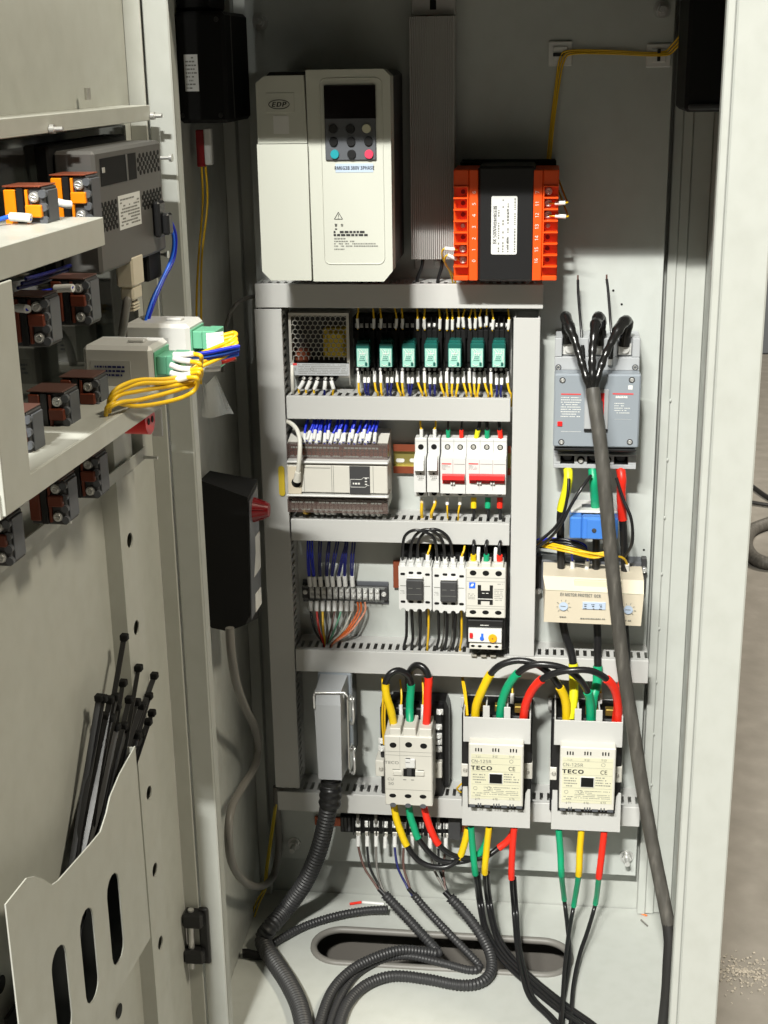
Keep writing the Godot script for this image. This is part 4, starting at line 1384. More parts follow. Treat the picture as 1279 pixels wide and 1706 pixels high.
	g.tube([Vector3(-0.3386, 1.0187, 0.094), Vector3(-0.3355, 1.0386, 0.098), Vector3(-0.3346, 1.0603, 0.094), Vector3(-0.34, 1.0733, 0.08), Vector3(-0.3514, 1.0787, 0.062), Vector3(-0.3647, 1.0776, 0.045), Vector3(-0.3748, 1.065, 0.03)], 0.0031, 10)
	put(g, "cable", M.wire_white, plug)
	# yellow tag on the duct's edge
	var tr = Rect2(-0.3727, 0.9744, 0.0085, 0.0435)
	at = Vector3(mid(tr).x, tr.position.y, 0.061)
	here = at
	g = geo()
	g.prism(rounded(tr, 0.004), 0.0612, 0.0622)
	single(g, "warning_tag", M.sticker, "small yellow tag stuck beside the left end of the cream controller", "tag", at)
	# blue wires in white sleeves
	var xs = [Vector3(-0.3336, 1.0533, 0.068), Vector3(-0.3293, 1.0568, 0.068), Vector3(-0.3252, 1.0534, 0.068), Vector3(-0.3201, 1.0578, 0.068), Vector3(-0.3169, 1.0527, 0.068), Vector3(-0.3126, 1.0562, 0.068), Vector3(-0.3052, 1.0537, 0.068), Vector3(-0.3009, 1.0581, 0.068), Vector3(-0.2977, 1.053, 0.068), Vector3(-0.2906, 1.0548, 0.068), Vector3(-0.2867, 1.0591, 0.068), Vector3(-0.2835, 1.0532, 0.068), Vector3(-0.2785, 1.055, 0.068), Vector3(-0.2715, 1.0543, 0.068), Vector3(-0.2676, 1.0594, 0.068), Vector3(-0.2636, 1.0536, 0.068), Vector3(-0.2564, 1.0554, 0.068), Vector3(-0.2519, 1.0597, 0.068), Vector3(-0.2487, 1.0538, 0.068), Vector3(-0.2445, 1.0564, 0.068), Vector3(-0.2362, 1.0557, 0.068)]
	for i in xs.size():
		var p: Vector3 = xs[i]
		var lean = rng.randf_range(-0.002, 0.002)
		var q = p + Vector3(lean, 0.009, -0.012 - rng.randf() * 0.004)
		wire("blue wire in a white sleeve along the controller's top, %s from the left" % (ORD[i] if i < 20 else "last"), M.wire_blue, [p, q, q + Vector3(lean + 0.002, 0.008, -0.006), q + Vector3(lean + 0.004, 0.02, -0.018)], 0.0019, "blue wires into the controller", [[p, q, 0.0026, M.sleeve, "marker_sleeve"]])
	for i in 12:
		var p = Vector3(body.position.x + body.size.x * ([2, 4, 5, 6, 7, 9, 10, 11, 12, 13, 14, 15][i] + 0.6) / 17.5, body.position.y + 0.002, 0.064)
		wire("white sleeve end peeping out under the controller, %s from the left" % ORD[i], M.wire_yellow if i < 1 else M.sleeve, [p, p + Vector3(0.0, -0.005, -0.002), p + Vector3(0.001, -0.012, -0.02), p + Vector3(0.001, -0.016, -0.035)], 0.0024, "white sleeve ends under the controller")


# one pole block of a modular breaker row: terminals above and below, a nose between
func mcb_body(t: Node3D, r: Rect2, poles: int, m: Material, nose0: float, nose1: float) -> void:
	var g = geo()
	g.slab(r, 0.008, 0.046, 0.0008)
	put(g, "case", m, t)
	g = geo()
	g.taper(Rect2(r.position.x + 0.0002, nose0 - 0.001, r.size.x - 0.0004, nose1 - nose0 + 0.002), 0.0459, Rect2(r.position.x + 0.0002, nose0 + 0.0005, r.size.x - 0.0004, nose1 - nose0 - 0.0025), 0.066)
	put(g, "nose", m, t)
	for k in poles:
		var x = r.position.x + r.size.x * (k + 0.5) / poles
		for y in [r.end.y - 0.0125, r.position.y + 0.0055]:
			g = geo()
			g.ring(Vector3(x, y, 0.0461), Vector3(0, 0, 1), 0.0036, 0.0004, 16)
			g.cyl(Vector3(x, y, 0.0455), Vector3(x, y, 0.0463), 0.0033, -1, 16)
			put(g, "terminal_hole", M.matt_black, t)
			if y > mid(r).y and poles > 1:
				g = geo()
				screw(g, Vector3(x, y, 0.0458), 0.0029, Vector3(0, 0, 1), 0.0008)
				put(g, "terminal_screw", M.zinc, t)
	g = geo()
	for k in range(1, poles):
		var x = r.position.x + r.size.x * k / poles
		g.box(Vector3(x - 0.0002, nose1 + 0.001, 0.046), Vector3(x + 0.0002, r.end.y - 0.001, 0.0462))
		g.box(Vector3(x - 0.0002, nose0 + 0.006, 0.066), Vector3(x + 0.0002, nose1 - 0.003, 0.0662))
	g.box(Vector3(r.position.x + 0.001, r.end.y - 0.0045, 0.046), Vector3(r.end.x - 0.001, r.end.y - 0.0042, 0.0462))
	put(g, "seams", M.grey_ink, t)


func breakers() -> void:
	# rail behind
	var rr = Rect2(-0.2177, 0.9944, 0.1751, 0.0425)
	var at = Vector3(mid(rr).x, rr.position.y, 0)
	var rail = thing("mounting_rail", "brassy mounting rail with oval slots, behind the small breakers", "rail", at)
	var g = geo()
	var h = rr.size.y
	g.box(Vector3(rr.position.x, rr.position.y, 0.0062), Vector3(-0.052, rr.position.y + h * 0.24, 0.0073))
	g.box(Vector3(rr.position.x, rr.end.y - h * 0.24, 0.0062), Vector3(-0.052, rr.end.y, 0.0073))
	put(g, "rail_lips", M.copper, rail)
	g = geo()
	g.box(Vector3(rr.position.x, rr.position.y + h * 0.2, 0.0004), Vector3(-0.052, rr.end.y - h * 0.2, 0.0014))
	g.box(Vector3(rr.position.x, rr.position.y + h * 0.22, 0.0015), Vector3(-0.052, rr.position.y + h * 0.24 - 0.0001, 0.0061))
	g.box(Vector3(rr.position.x, rr.end.y - h * 0.24 + 0.0001, 0.0015), Vector3(-0.052, rr.end.y - h * 0.22, 0.0061))
	put(g, "rail_web", M.rail, rail)
	for p in [Vector3(-0.2084, 1.0118, 0.0015), Vector3(-0.1887, 1.0122, 0.0015)]:
		g = geo()
		g.prism(rounded(Rect2(p.x - 0.0062, p.y - 0.0028, 0.0124, 0.0056), 0.0027), 0.0015, 0.0018)
		put(g, "slot", M.label, rail)
	# two fuse holders
	var fr = Rect2(-0.1828, 0.9725, 0.0165, 0.0843)
	at = Vector3(mid(fr).x, fr.position.y, 0)
	var t = thing("fuse_holder", "narrow white fuse holder at the far left of the small breaker row", "fuse holder", at, "white fuse holders")
	var n0 = 1.0006
	var n1 = 1.0384
	mcb_body(t, fr, 1, M.white, 0.9845, 1.0347)
	g = geo()
	g.loft([Vector3(fr.position.x + 0.001, 1.0173, 0.066), Vector3(fr.end.x - 0.0015, 1.0173, 0.066), Vector3(fr.end.x - 0.0015, 1.0378, 0.062), Vector3(fr.position.x + 0.001, 1.0378, 0.062)], [Vector3(fr.position.x + 0.0015, 1.019, 0.077), Vector3(fr.end.x - 0.002, 1.019, 0.077), Vector3(fr.end.x - 0.002, 1.031, 0.073), Vector3(fr.position.x + 0.0015, 1.031, 0.073)])
	put(g, "fuse_lever", M.white, t)
	g = geo()
	small_print(g, Rect2(-0.1783, 1.0017, 0.0099, 0.0067), 0.0661, 3, 0.9, 0.5)
	put(g, "print", M.grey_ink, t)
	g = geo()
	g.cyl(Vector3(-0.1733, 1.0119, 0.066), Vector3(-0.1733, 1.0121, 0.0667), 0.0014, -1, 10)
	put(g, "indicator", M.ink, t)
	copy(t, "fuse_holder", "narrow white fuse holder beside the two-pole breaker", at + (Vector3(-0.1566, 0.998, 0.05) - Vector3(-0.1747, 0.9976, 0.05)))
	# two-pole and three-pole breakers with red toggles
	for s in [[Rect2(-0.1464, 0.9737, 0.0348, 0.0837), 2, Rect2(-0.1437, 0.9986, 0.0311, 0.0139), "two-pole white breaker with a short red toggle", [Vector3(-0.1443, 1.0263, 0.0668), Vector3(-0.1312, 1.0266, 0.0668)]], [Rect2(-0.1113, 0.9748, 0.0549, 0.0831), 3, Rect2(-0.1069, 0.9997, 0.049, 0.0135), "three-pole white breaker with a wide red toggle next to the vertical duct", [Vector3(-0.1074, 1.027, 0.0668), Vector3(-0.0944, 1.0272, 0.0668)]]]:
		var r: Rect2 = s[0]
		at = Vector3(mid(r).x, r.position.y, 0)
		t = thing("miniature_breaker", s[3], "breaker", at)
		mcb_body(t, r, s[1], M.white, 0.9838, 1.0356)
		var tr: Rect2 = s[2]
		g = geo()
		g.loft([Vector3(tr.position.x, tr.end.y, 0.0662), Vector3(tr.end.x, tr.end.y, 0.0662), Vector3(tr.end.x, tr.end.y - 0.008, 0.0662), Vector3(tr.position.x, tr.end.y - 0.008, 0.0662)], [Vector3(tr.position.x + 0.0005, tr.end.y - 0.0005, 0.0752), Vector3(tr.end.x - 0.0005, tr.end.y - 0.0005, 0.0752), Vector3(tr.end.x - 0.0005, tr.end.y - 0.006, 0.0765), Vector3(tr.position.x + 0.0005, tr.end.y - 0.006, 0.0765)])
		g.slab(Rect2(tr.position.x + 0.0004, tr.position.y, tr.size.x - 0.0008, tr.size.y * 0.55), 0.0661, 0.0667, 0.0)
		put(g, "toggle", M.red, t)
		for k in int(s[1]) - 1:
			g = geo()
			var x = r.position.x + r.size.x * (k + 1) / s[1]
			for e in [-0.0017, 0.0017]:
				g.slab(Rect2(x + e - 0.0012, tr.position.y - 0.0004, 0.0024, 0.0042), 0.0662, 0.0705, 0.0003)
			put(g, "toggle_stop", M.white, t)
		g = geo()
		var lp: Array = s[4]
		g.box(lp[0] - Vector3(0, 0.0006, 0.0006), Vector3(lp[1].x, lp[0].y + 0.001, 0.0664))
		put(g, "maker_line", M.red_print, t)
		g = geo()
		for k in range(1, int(s[1])):
			var x = r.position.x + r.size.x * k / s[1]
			g.box(Vector3(x + 0.0015, lp[0].y - 0.0003, 0.0661), Vector3(x + r.size.x / s[1] - 0.001, lp[0].y + 0.0002, 0.0664))
		small_print(g, Rect2(lp[0].x, lp[0].y - 0.0085, 0.012, 0.007), 0.0661, 4, 0.5, 0.35)
		put(g, "print", M.grey_ink, t)
	# wires above
	var tops = [Vector3(-0.174, 1.0548, 0.042), Vector3(-0.1557, 1.0551, 0.042), Vector3(-0.1371, 1.0537, 0.042), Vector3(-0.1189, 1.054, 0.042), Vector3(-0.0991, 1.0543, 0.042), Vector3(-0.0835, 1.0546, 0.042), Vector3(-0.0646, 1.0549, 0.042)]
	var kinds = ["yellow", "yellow", "green", "red", "lemon", "green", "red"]
	for i in 7:
		var p: Vector3 = tops[i]
		var up = [0.0, 0.001, 0.0, 0.0, 0.003, 0.0, -0.002][i]
		var lab = "%s from the left above the small breakers" % ORD[i]
		if i < 2:
			wire("yellow wire with a white sleeve, " + lab, M.wire_yellow, [p, p + Vector3(0, 0.014, 0.001), p + Vector3(-0.001 + i * 0.002, 0.022, 0.0), p + Vector3(-0.002 + i * 0.002, 0.05, -0.01)], 0.0015, "", [[p, p + Vector3(0, 0.014, 0.001), 0.0026, M.sleeve, "marker_sleeve"]])
		else:
			var r = 0.0026 if i > 3 else 0.0016
			wire("black wire with a %s boot, %s" % [{"green": "green", "red": "red", "lemon": "yellow"}[kinds[i]], lab], M.wire_black, [p, p + Vector3(up, 0.015, 0.002), p + Vector3(up * 1.5, 0.024, 0.0), p + Vector3(up * 2, 0.05, -0.012)], r, "", [[p, p + Vector3(up, 0.0145, 0.002), 0.0036 if i > 3 else 0.0031, M["boot_" + kinds[i]], "boot"]])
	# wires below
	var lows = [Vector3(-0.1742, 0.9698, 0.042), Vector3(-0.1557, 0.9702, 0.042), Vector3(-0.1385, 0.9706, 0.042), Vector3(-0.1209, 0.971, 0.042), Vector3(-0.1016, 0.9714, 0.042), Vector3(-0.082, 0.9718, 0.042), Vector3(-0.0654, 0.9722, 0.042)]
	kinds = ["yellow", "yellow", "yellow", "yellow", "yellow", "green", "red"]
	for i in 7:
		var p: Vector3 = lows[i]
		var lean = [0.0, -0.006, 0.0, -0.003, 0.0, 0.0015, 0.0][i]
		var lab = "%s from the left below the small breakers" % ORD[i]
		if i < 4:
			wire("yellow wire with a white sleeve, " + lab, M.wire_yellow, [p, p + Vector3(0, -0.009, 0.002), p + Vector3(lean * 0.6, -0.020, 0.002), p + Vector3(lean, -0.03, -0.004), p + Vector3(lean, -0.045, -0.012)], 0.0023 if i < 2 else 0.0013, "", [[p, p + Vector3(0, -0.0075 if i < 2 else -0.010, 0.0015), 0.0025, M.sleeve, "marker_sleeve"]])
		else:
			wire("black wire with a %s boot, %s" % [kinds[i], lab], M.wire_black, [p, p + Vector3(0, -0.014, 0.002), p + Vector3(lean, -0.023, 0.0), p + Vector3(lean, -0.045, -0.012)], 0.0026, "", [[p, p + Vector3(0, -0.0145, 0.002), 0.0042, M["boot_" + kinds[i]], "boot"]])


func terminal_block() -> void:
	var r = Rect2(-0.3549, 0.8011, 0.1262, 0.0206)
	var at = Vector3(mid(r).x, r.position.y, 0)
	var t = thing("terminal_block", "dark terminal block with two silver rows of screws and coloured wires below", "terminal block", at)
	var g = geo()
	g.slab(Rect2(r.position.x, r.position.y - 0.0085, r.size.x + 0.001, r.size.y + 0.014), 0.0005, 0.003, 0.0006)
	put(g, "base_strip", M.slate, t)
	g = geo()
	g.slab(r, 0.0031, 0.011, 0.0008)
	put(g, "body", M.charcoal, t)
	for i in 13:
		g = geo()
		var x = r.position.x + 0.0105 + i * (r.size.x - 0.021) / 12.0
		g.slab(Rect2(x - 0.0005, r.position.y + 0.001, 0.001, r.size.y - 0.002), 0.0111, 0.0165, 0.0002)
		put(g, "partition", M.black, t)
	for i in 12:
		var x = r.position.x + 0.0105 + (i + 0.5) * (r.size.x - 0.021) / 12.0
		for y in [r.end.y - 0.006, r.position.y + 0.0055]:
			g = geo()
			g.box(Vector3(x - 0.0033, y - 0.0045, 0.0111), Vector3(x + 0.0033, y + 0.0045, 0.0122), 0.0003)
			screw(g, Vector3(x, y, 0.0122), 0.003, Vector3(0, 0.2, 1).normalized(), 0.002)
			put(g, "terminal", M.nickel, t)
	for x in [r.position.x + 0.005, r.end.x - 0.005]:
		g = geo()
		screw(g, Vector3(x, mid(r).y, 0.011), 0.0037, Vector3(0, 0, 1), 0.0025)
		put(g, "fixing_screw", M.nickel, t)
	g = geo()
	g.slab(Rect2(r.position.x + 0.001, r.end.y - 0.0012, r.size.x - 0.004, 0.0022), 0.0115, 0.0182, 0.0006)
	g.slab(Rect2(r.position.x + 0.002, r.position.y - 0.0008, r.size.x - 0.006, 0.0018), 0.0115, 0.0172, 0.0006)
	put(g, "clear_edge", M.acrylic, t)
	var up = [Vector3(-0.3415, 0.823, 0.016), Vector3(-0.3344, 0.8232, 0.016), Vector3(-0.3255, 0.8235, 0.016), Vector3(-0.3157, 0.8238, 0.016), Vector3(-0.3077, 0.824, 0.016), Vector3(-0.298, 0.8243, 0.016), Vector3(-0.2892, 0.8246, 0.016), Vector3(-0.2785, 0.8249, 0.016)]
	var gone = [Vector3(-0.3403, 0.895, 0.02), Vector3(-0.3367, 0.8951, 0.02), Vector3(-0.3236, 0.8954, 0.02), Vector3(-0.3104, 0.8958, 0.02), Vector3(-0.2982, 0.8961, 0.02), Vector3(-0.2851, 0.8964, 0.02), Vector3(-0.2851, 0.8964, 0.02), Vector3(-0.2746, 0.8967, 0.02)]
	for i in 8:
		var p: Vector3 = up[i]
		var q = p + Vector3(-0.0005, 0.0165, 0.003)
		var e: Vector3 = gone[i]
		for k in 2:
			wire("%s wire with white sleeve above the terminal block, %s from the left, %s strand" % ["bright blue" if i < 2 else "blue", ORD[i], ["left", "right"][k]], M.wire_blue if i < 2 else M.wire_navy, [p, q + Vector3(k * 0.002 - 0.001, 0, 0), q.lerp(e, 0.5) + Vector3(k * 0.003 - 0.0015, 0, 0.006), e + Vector3(k * 0.003 - 0.001, 0, 0.004), e + Vector3(0, 0.02, -0.008)], 0.0013, "blue wires above the terminal block", [[p, q, 0.0034, M.sleeve, "marker_sleeve"]] if k == 0 else [])
	var down = [Vector3(-0.3414, 0.7995, 0.016), Vector3(-0.3324, 0.7997, 0.016), Vector3(-0.3235, 0.8, 0.016), Vector3(-0.3146, 0.8003, 0.016), Vector3(-0.3057, 0.8006, 0.016), Vector3(-0.2964, 0.8009, 0.016), Vector3(-0.2879, 0.8011, 0.016), Vector3(-0.28, 0.8014, 0.016), Vector3(-0.272, 0.7997, 0.016), Vector3(-0.2676, 0.7999, 0.016), Vector3(-0.2614, 0.8001, 0.016)]
	var mats = ["wire_black", "wire_red", "wire_yellow", "wire_grey", "wire_brown", "wire_green", "wire_grey", "wire_white", "wire_orange", "wire_orange", "wire_salmon"]
	var said = ["black", "red", "yellow", "bluish grey", "brown", "pale green", "grey", "white", "orange", "orange", "salmon pink"]
	var foot = Vector3(-0.3151, 0.7367, 0.03)
	for i in 11:
		var p: Vector3 = down[i]
		var f = foot + Vector3((i - 5) * 0.0012, 0.0, 0.001 * (i % 4))
		var q = p + Vector3(0, -0.0145, 0.004)
		wire("thin %s wire fanning down from the terminal block, %s from the left" % [said[i], ORD[i]], M[mats[i]], [p, q, q.lerp(f, 0.5) + Vector3((p.x - f.x) * 0.1, 0, 0.008), f, f + Vector3(0, -0.03, -0.012)], 0.0018 if i < 3 else 0.0015, "", [[p, q, 0.0032, M.sleeve, "marker_sleeve"]] if i < 8 else [])


func small_contactors() -> void:
	var fr = Rect2(-0.2041, 0.8132, 0.0463, 0.067)
	var at = Vector3(mid(fr).x, fr.position.y, 0)
	var t = thing("small_contactor", "small white contactor with a dark centre block, left one under the looped wires", "contactor", at, "small white contactors")
	var g = geo()
	g.slab(Rect2(fr.position.x + 0.001, fr.position.y + 0.004, fr.size.x - 0.002, fr.size.y + 0.006), 0.008, 0.05, 0.001)
	put(g, "base", M.matt_black, t)
	g = geo()
	# face with a scalloped lower edge
	var poly = PackedVector2Array([Vector2(fr.position.x, fr.end.y), Vector2(fr.position.x, fr.position.y + 0.0045)])
	for k in 4:
		var cx = fr.position.x + fr.size.x * (k + 0.5) / 4
		for a in 7:
			poly.append(Vector2(cx - 0.0038 * cos(PI * a / 6), fr.position.y + 0.0042 * sin(PI * a / 6) + (0.0 if k % 3 else 0.001)))
	poly.append_array([Vector2(fr.end.x, fr.position.y + 0.0045), Vector2(fr.end.x, fr.end.y)])
	g.prism(poly, 0.05, 0.079)
	put(g, "face", M.white, t)
	for k in 4:
		var x = fr.position.x + fr.size.x * (k + 0.5) / 4
		g = geo()
		g.slab(Rect2(x - 0.0036, fr.end.y - 0.002, 0.0072, 0.006), 0.05, 0.077, 0.0008)
		put(g, "terminal_guard", M.white, t)
		for y in [fr.end.y - 0.011 + (0.002 if k in [1, 2] else 0.0), fr.position.y + 0.0145]:
			g = geo()
			g.prism(rounded(Rect2(x - 0.0034, y - 0.0018, 0.0068, 0.0036), 0.0017), 0.0791, 0.0794)
			put(g, "screw_hole", M.matt_black, t)
	var b = Rect2(-0.1928, 0.8329, 0.0233, 0.0307)
	g = geo()
	g.slab(b, 0.0791, 0.088, 0.0015)
	put(g, "centre_block", M.charcoal, t)
	g = geo()
	g.slab(Rect2(b.position.x, b.end.y + 0.0005, b.size.x, 0.003), 0.0791, 0.086, 0.001)
	put(g, "cap", M.white, t)
	g = geo()
	g.box(Vector3(b.position.x + 0.003, mid(b).y + 0.003, 0.0881), Vector3(b.position.x + 0.009, mid(b).y + 0.0036, 0.0883))
	g.box(Vector3(b.end.x - 0.009, mid(b).y + 0.003, 0.0881), Vector3(b.end.x - 0.003, mid(b).y + 0.0036, 0.0883))
	g.box(Vector3(b.position.x + 0.001, mid(b).y - 0.006, 0.0881), Vector3(b.end.x - 0.001, mid(b).y - 0.0056, 0.0883))
	put(g, "block_marks", M.grey_ink, t)
	g = geo()
	for x in [[fr.position.x + 0.002, b.position.x - 0.001], [b.end.x + 0.001, fr.end.x - 0.002]]:
		g.box(Vector3(x[0], mid(b).y + 0.003, 0.0791), Vector3(x[1], mid(b).y + 0.0038, 0.0794))
	small_print(g, Rect2(fr.position.x + 0.002, mid(b).y - 0.009, 0.007, 0.006), 0.0791, 3, 0.8, 0.3)
	put(g, "print", M.grey_ink, t)
	var step = Vector3(-0.1335, 0.8474, 0.08) - Vector3(-0.1811, 0.8486, 0.08)
	copy(t, "small_contactor", "small white contactor with a dark centre block, between its twin and the larger contactor", at + step)
	# mounting rail ends behind them
	var rl = Rect2(-0.2201, 0.8198, 0.1696, 0.0424)
	var rat = Vector3(mid(rl).x, rl.position.y, 0)
	var rail = thing("mounting_rail", "copper-coloured mounting rail behind the small contactors", "rail", rat)
	g = geo()
	g.box(Vector3(rl.position.x, rl.position.y, 0.004), Vector3(-0.055, rl.end.y, 0.0072), 0.0005)
	put(g, "rail_web", M.copper, rail)
	# sleeves and jumpers on top
	var tops = [Vector3(-0.1993, 0.8746, 0.062), Vector3(-0.1874, 0.875, 0.062), Vector3(-0.1773, 0.8752, 0.062), Vector3(-0.1654, 0.8756, 0.062), Vector3(-0.1515, 0.8733, 0.062), Vector3(-0.1401, 0.8736, 0.062), Vector3(-0.1295, 0.8739, 0.062), Vector3(-0.1177, 0.8742, 0.062)]
	for i in [0, 3, 4, 7]:
		pass
	var arcs = [[Vector3(-0.2001, 0.8791, 0.062), Vector3(-0.199, 0.9026, 0.07), Vector3(-0.1937, 0.9249, 0.078), Vector3(-0.1789, 0.9352, 0.084), Vector3(-0.16, 0.9289, 0.082), Vector3(-0.1523, 0.9138, 0.076), Vector3(-0.151, 0.8805, 0.062)], [Vector3(-0.1882, 0.8794, 0.062), Vector3(-0.1878, 0.9021, 0.068), Vector3(-0.1824, 0.9221, 0.074), Vector3(-0.1686, 0.9343, 0.078), Vector3(-0.1524, 0.9303, 0.078), Vector3(-0.1417, 0.9136, 0.072), Vector3(-0.1401, 0.8808, 0.062)], [Vector3(-0.1781, 0.8797, 0.062), Vector3(-0.1784, 0.9017, 0.066), Vector3(-0.1736, 0.9209, 0.07), Vector3(-0.1608, 0.9332, 0.073), Vector3(-0.1449, 0.9314, 0.073), Vector3(-0.132, 0.916, 0.068), Vector3(-0.1291, 0.8811, 0.062)]]
	for i in 3:
		var a: Array = arcs[i]
		wire("black jumper looped between the two small white contactors, %s of the three" % ["outer left", "middle", "outer right"][i], M.wire_black, a, 0.0022, "", [[a[0] + Vector3(0, -0.006, 0), a[0] + Vector3(0, 0.008, 0.001), 0.003, M.sleeve, "left_sleeve"], [a[6] + Vector3(0, -0.006, 0), a[6] + Vector3(0, 0.009, 0.001), 0.0034, M.sleeve, "right_sleeve"]], "wire", 8)
	for k in [[tops[3], "first"], [tops[7], "second"]]:
		var p: Vector3 = k[0]
		wire("yellow wire and white sleeve at the top right of the %s small contactor" % k[1], M.wire_yellow, [p, p + Vector3(0.001, 0.018, 0.0), p + Vector3(0.004, 0.026, -0.004), p + Vector3(0.006, 0.045, -0.02)], 0.0015, "", [[p + Vector3(0, -0.004, 0), p + Vector3(0.001, 0.017, 0.0), 0.003, M.sleeve, "marker_sleeve"]])
	# wires below
	var a0 = [Vector3(-0.1952, 0.8058, 0.06), Vector3(-0.1883, 0.806, 0.06), Vector3(-0.1763, 0.8064, 0.06), Vector3(-0.1643, 0.8049, 0.06), Vector3(-0.1498, 0.8045, 0.06), Vector3(-0.1378, 0.8049, 0.06), Vector3(-0.1259, 0.8052, 0.06), Vector3(-0.1173, 0.8046, 0.06)]
	var a1 = [Vector3(-0.2008, 0.7434, 0.045), Vector3(-0.1904, 0.7428, 0.045), Vector3(-0.179, 0.7433, 0.045), Vector3(-0.1677, 0.7465, 0.045), Vector3(-0.1538, 0.7432, 0.045), Vector3(-0.1416, 0.7427, 0.045), Vector3(-0.1312, 0.7431, 0.045), Vector3(-0.1199, 0.7444, 0.045)]
	for i in 8:
		var p: Vector3 = a0[i]
		var q: Vector3 = a1[i]
		var yel = i in [3, 7]
		wire("%s wire below the small contactors, %s from the left" % ["yellow" if yel else "black", ORD[i]], M.wire_yellow if yel else M.wire_black, [p + Vector3(0, 0.006, 0), p.lerp(q, 0.3) + Vector3(0.001, 0, 0.002), p.lerp(q, 0.7) + Vector3(0.0015, 0, 0.002), q, q + Vector3(-0.001, -0.02, -0.012)], 0.0017 if yel else 0.0022, "")
	for i in [1, 2, 4, 5, 6]:
		var q: Vector3 = a1[i] + Vector3(0.006, 0.0, -0.01)
		wire("thin grey wire slanting behind the leads below the small contactors, near the %s" % ORD[i], M.wire_grey, [a0[i] + Vector3(0.006, 0, -0.03), a1[i] + Vector3(0.009, 0.018, -0.02), q, q + Vector3(-0.006, -0.012, 0.0)], 0.0012, "thin wires behind the contactor leads")


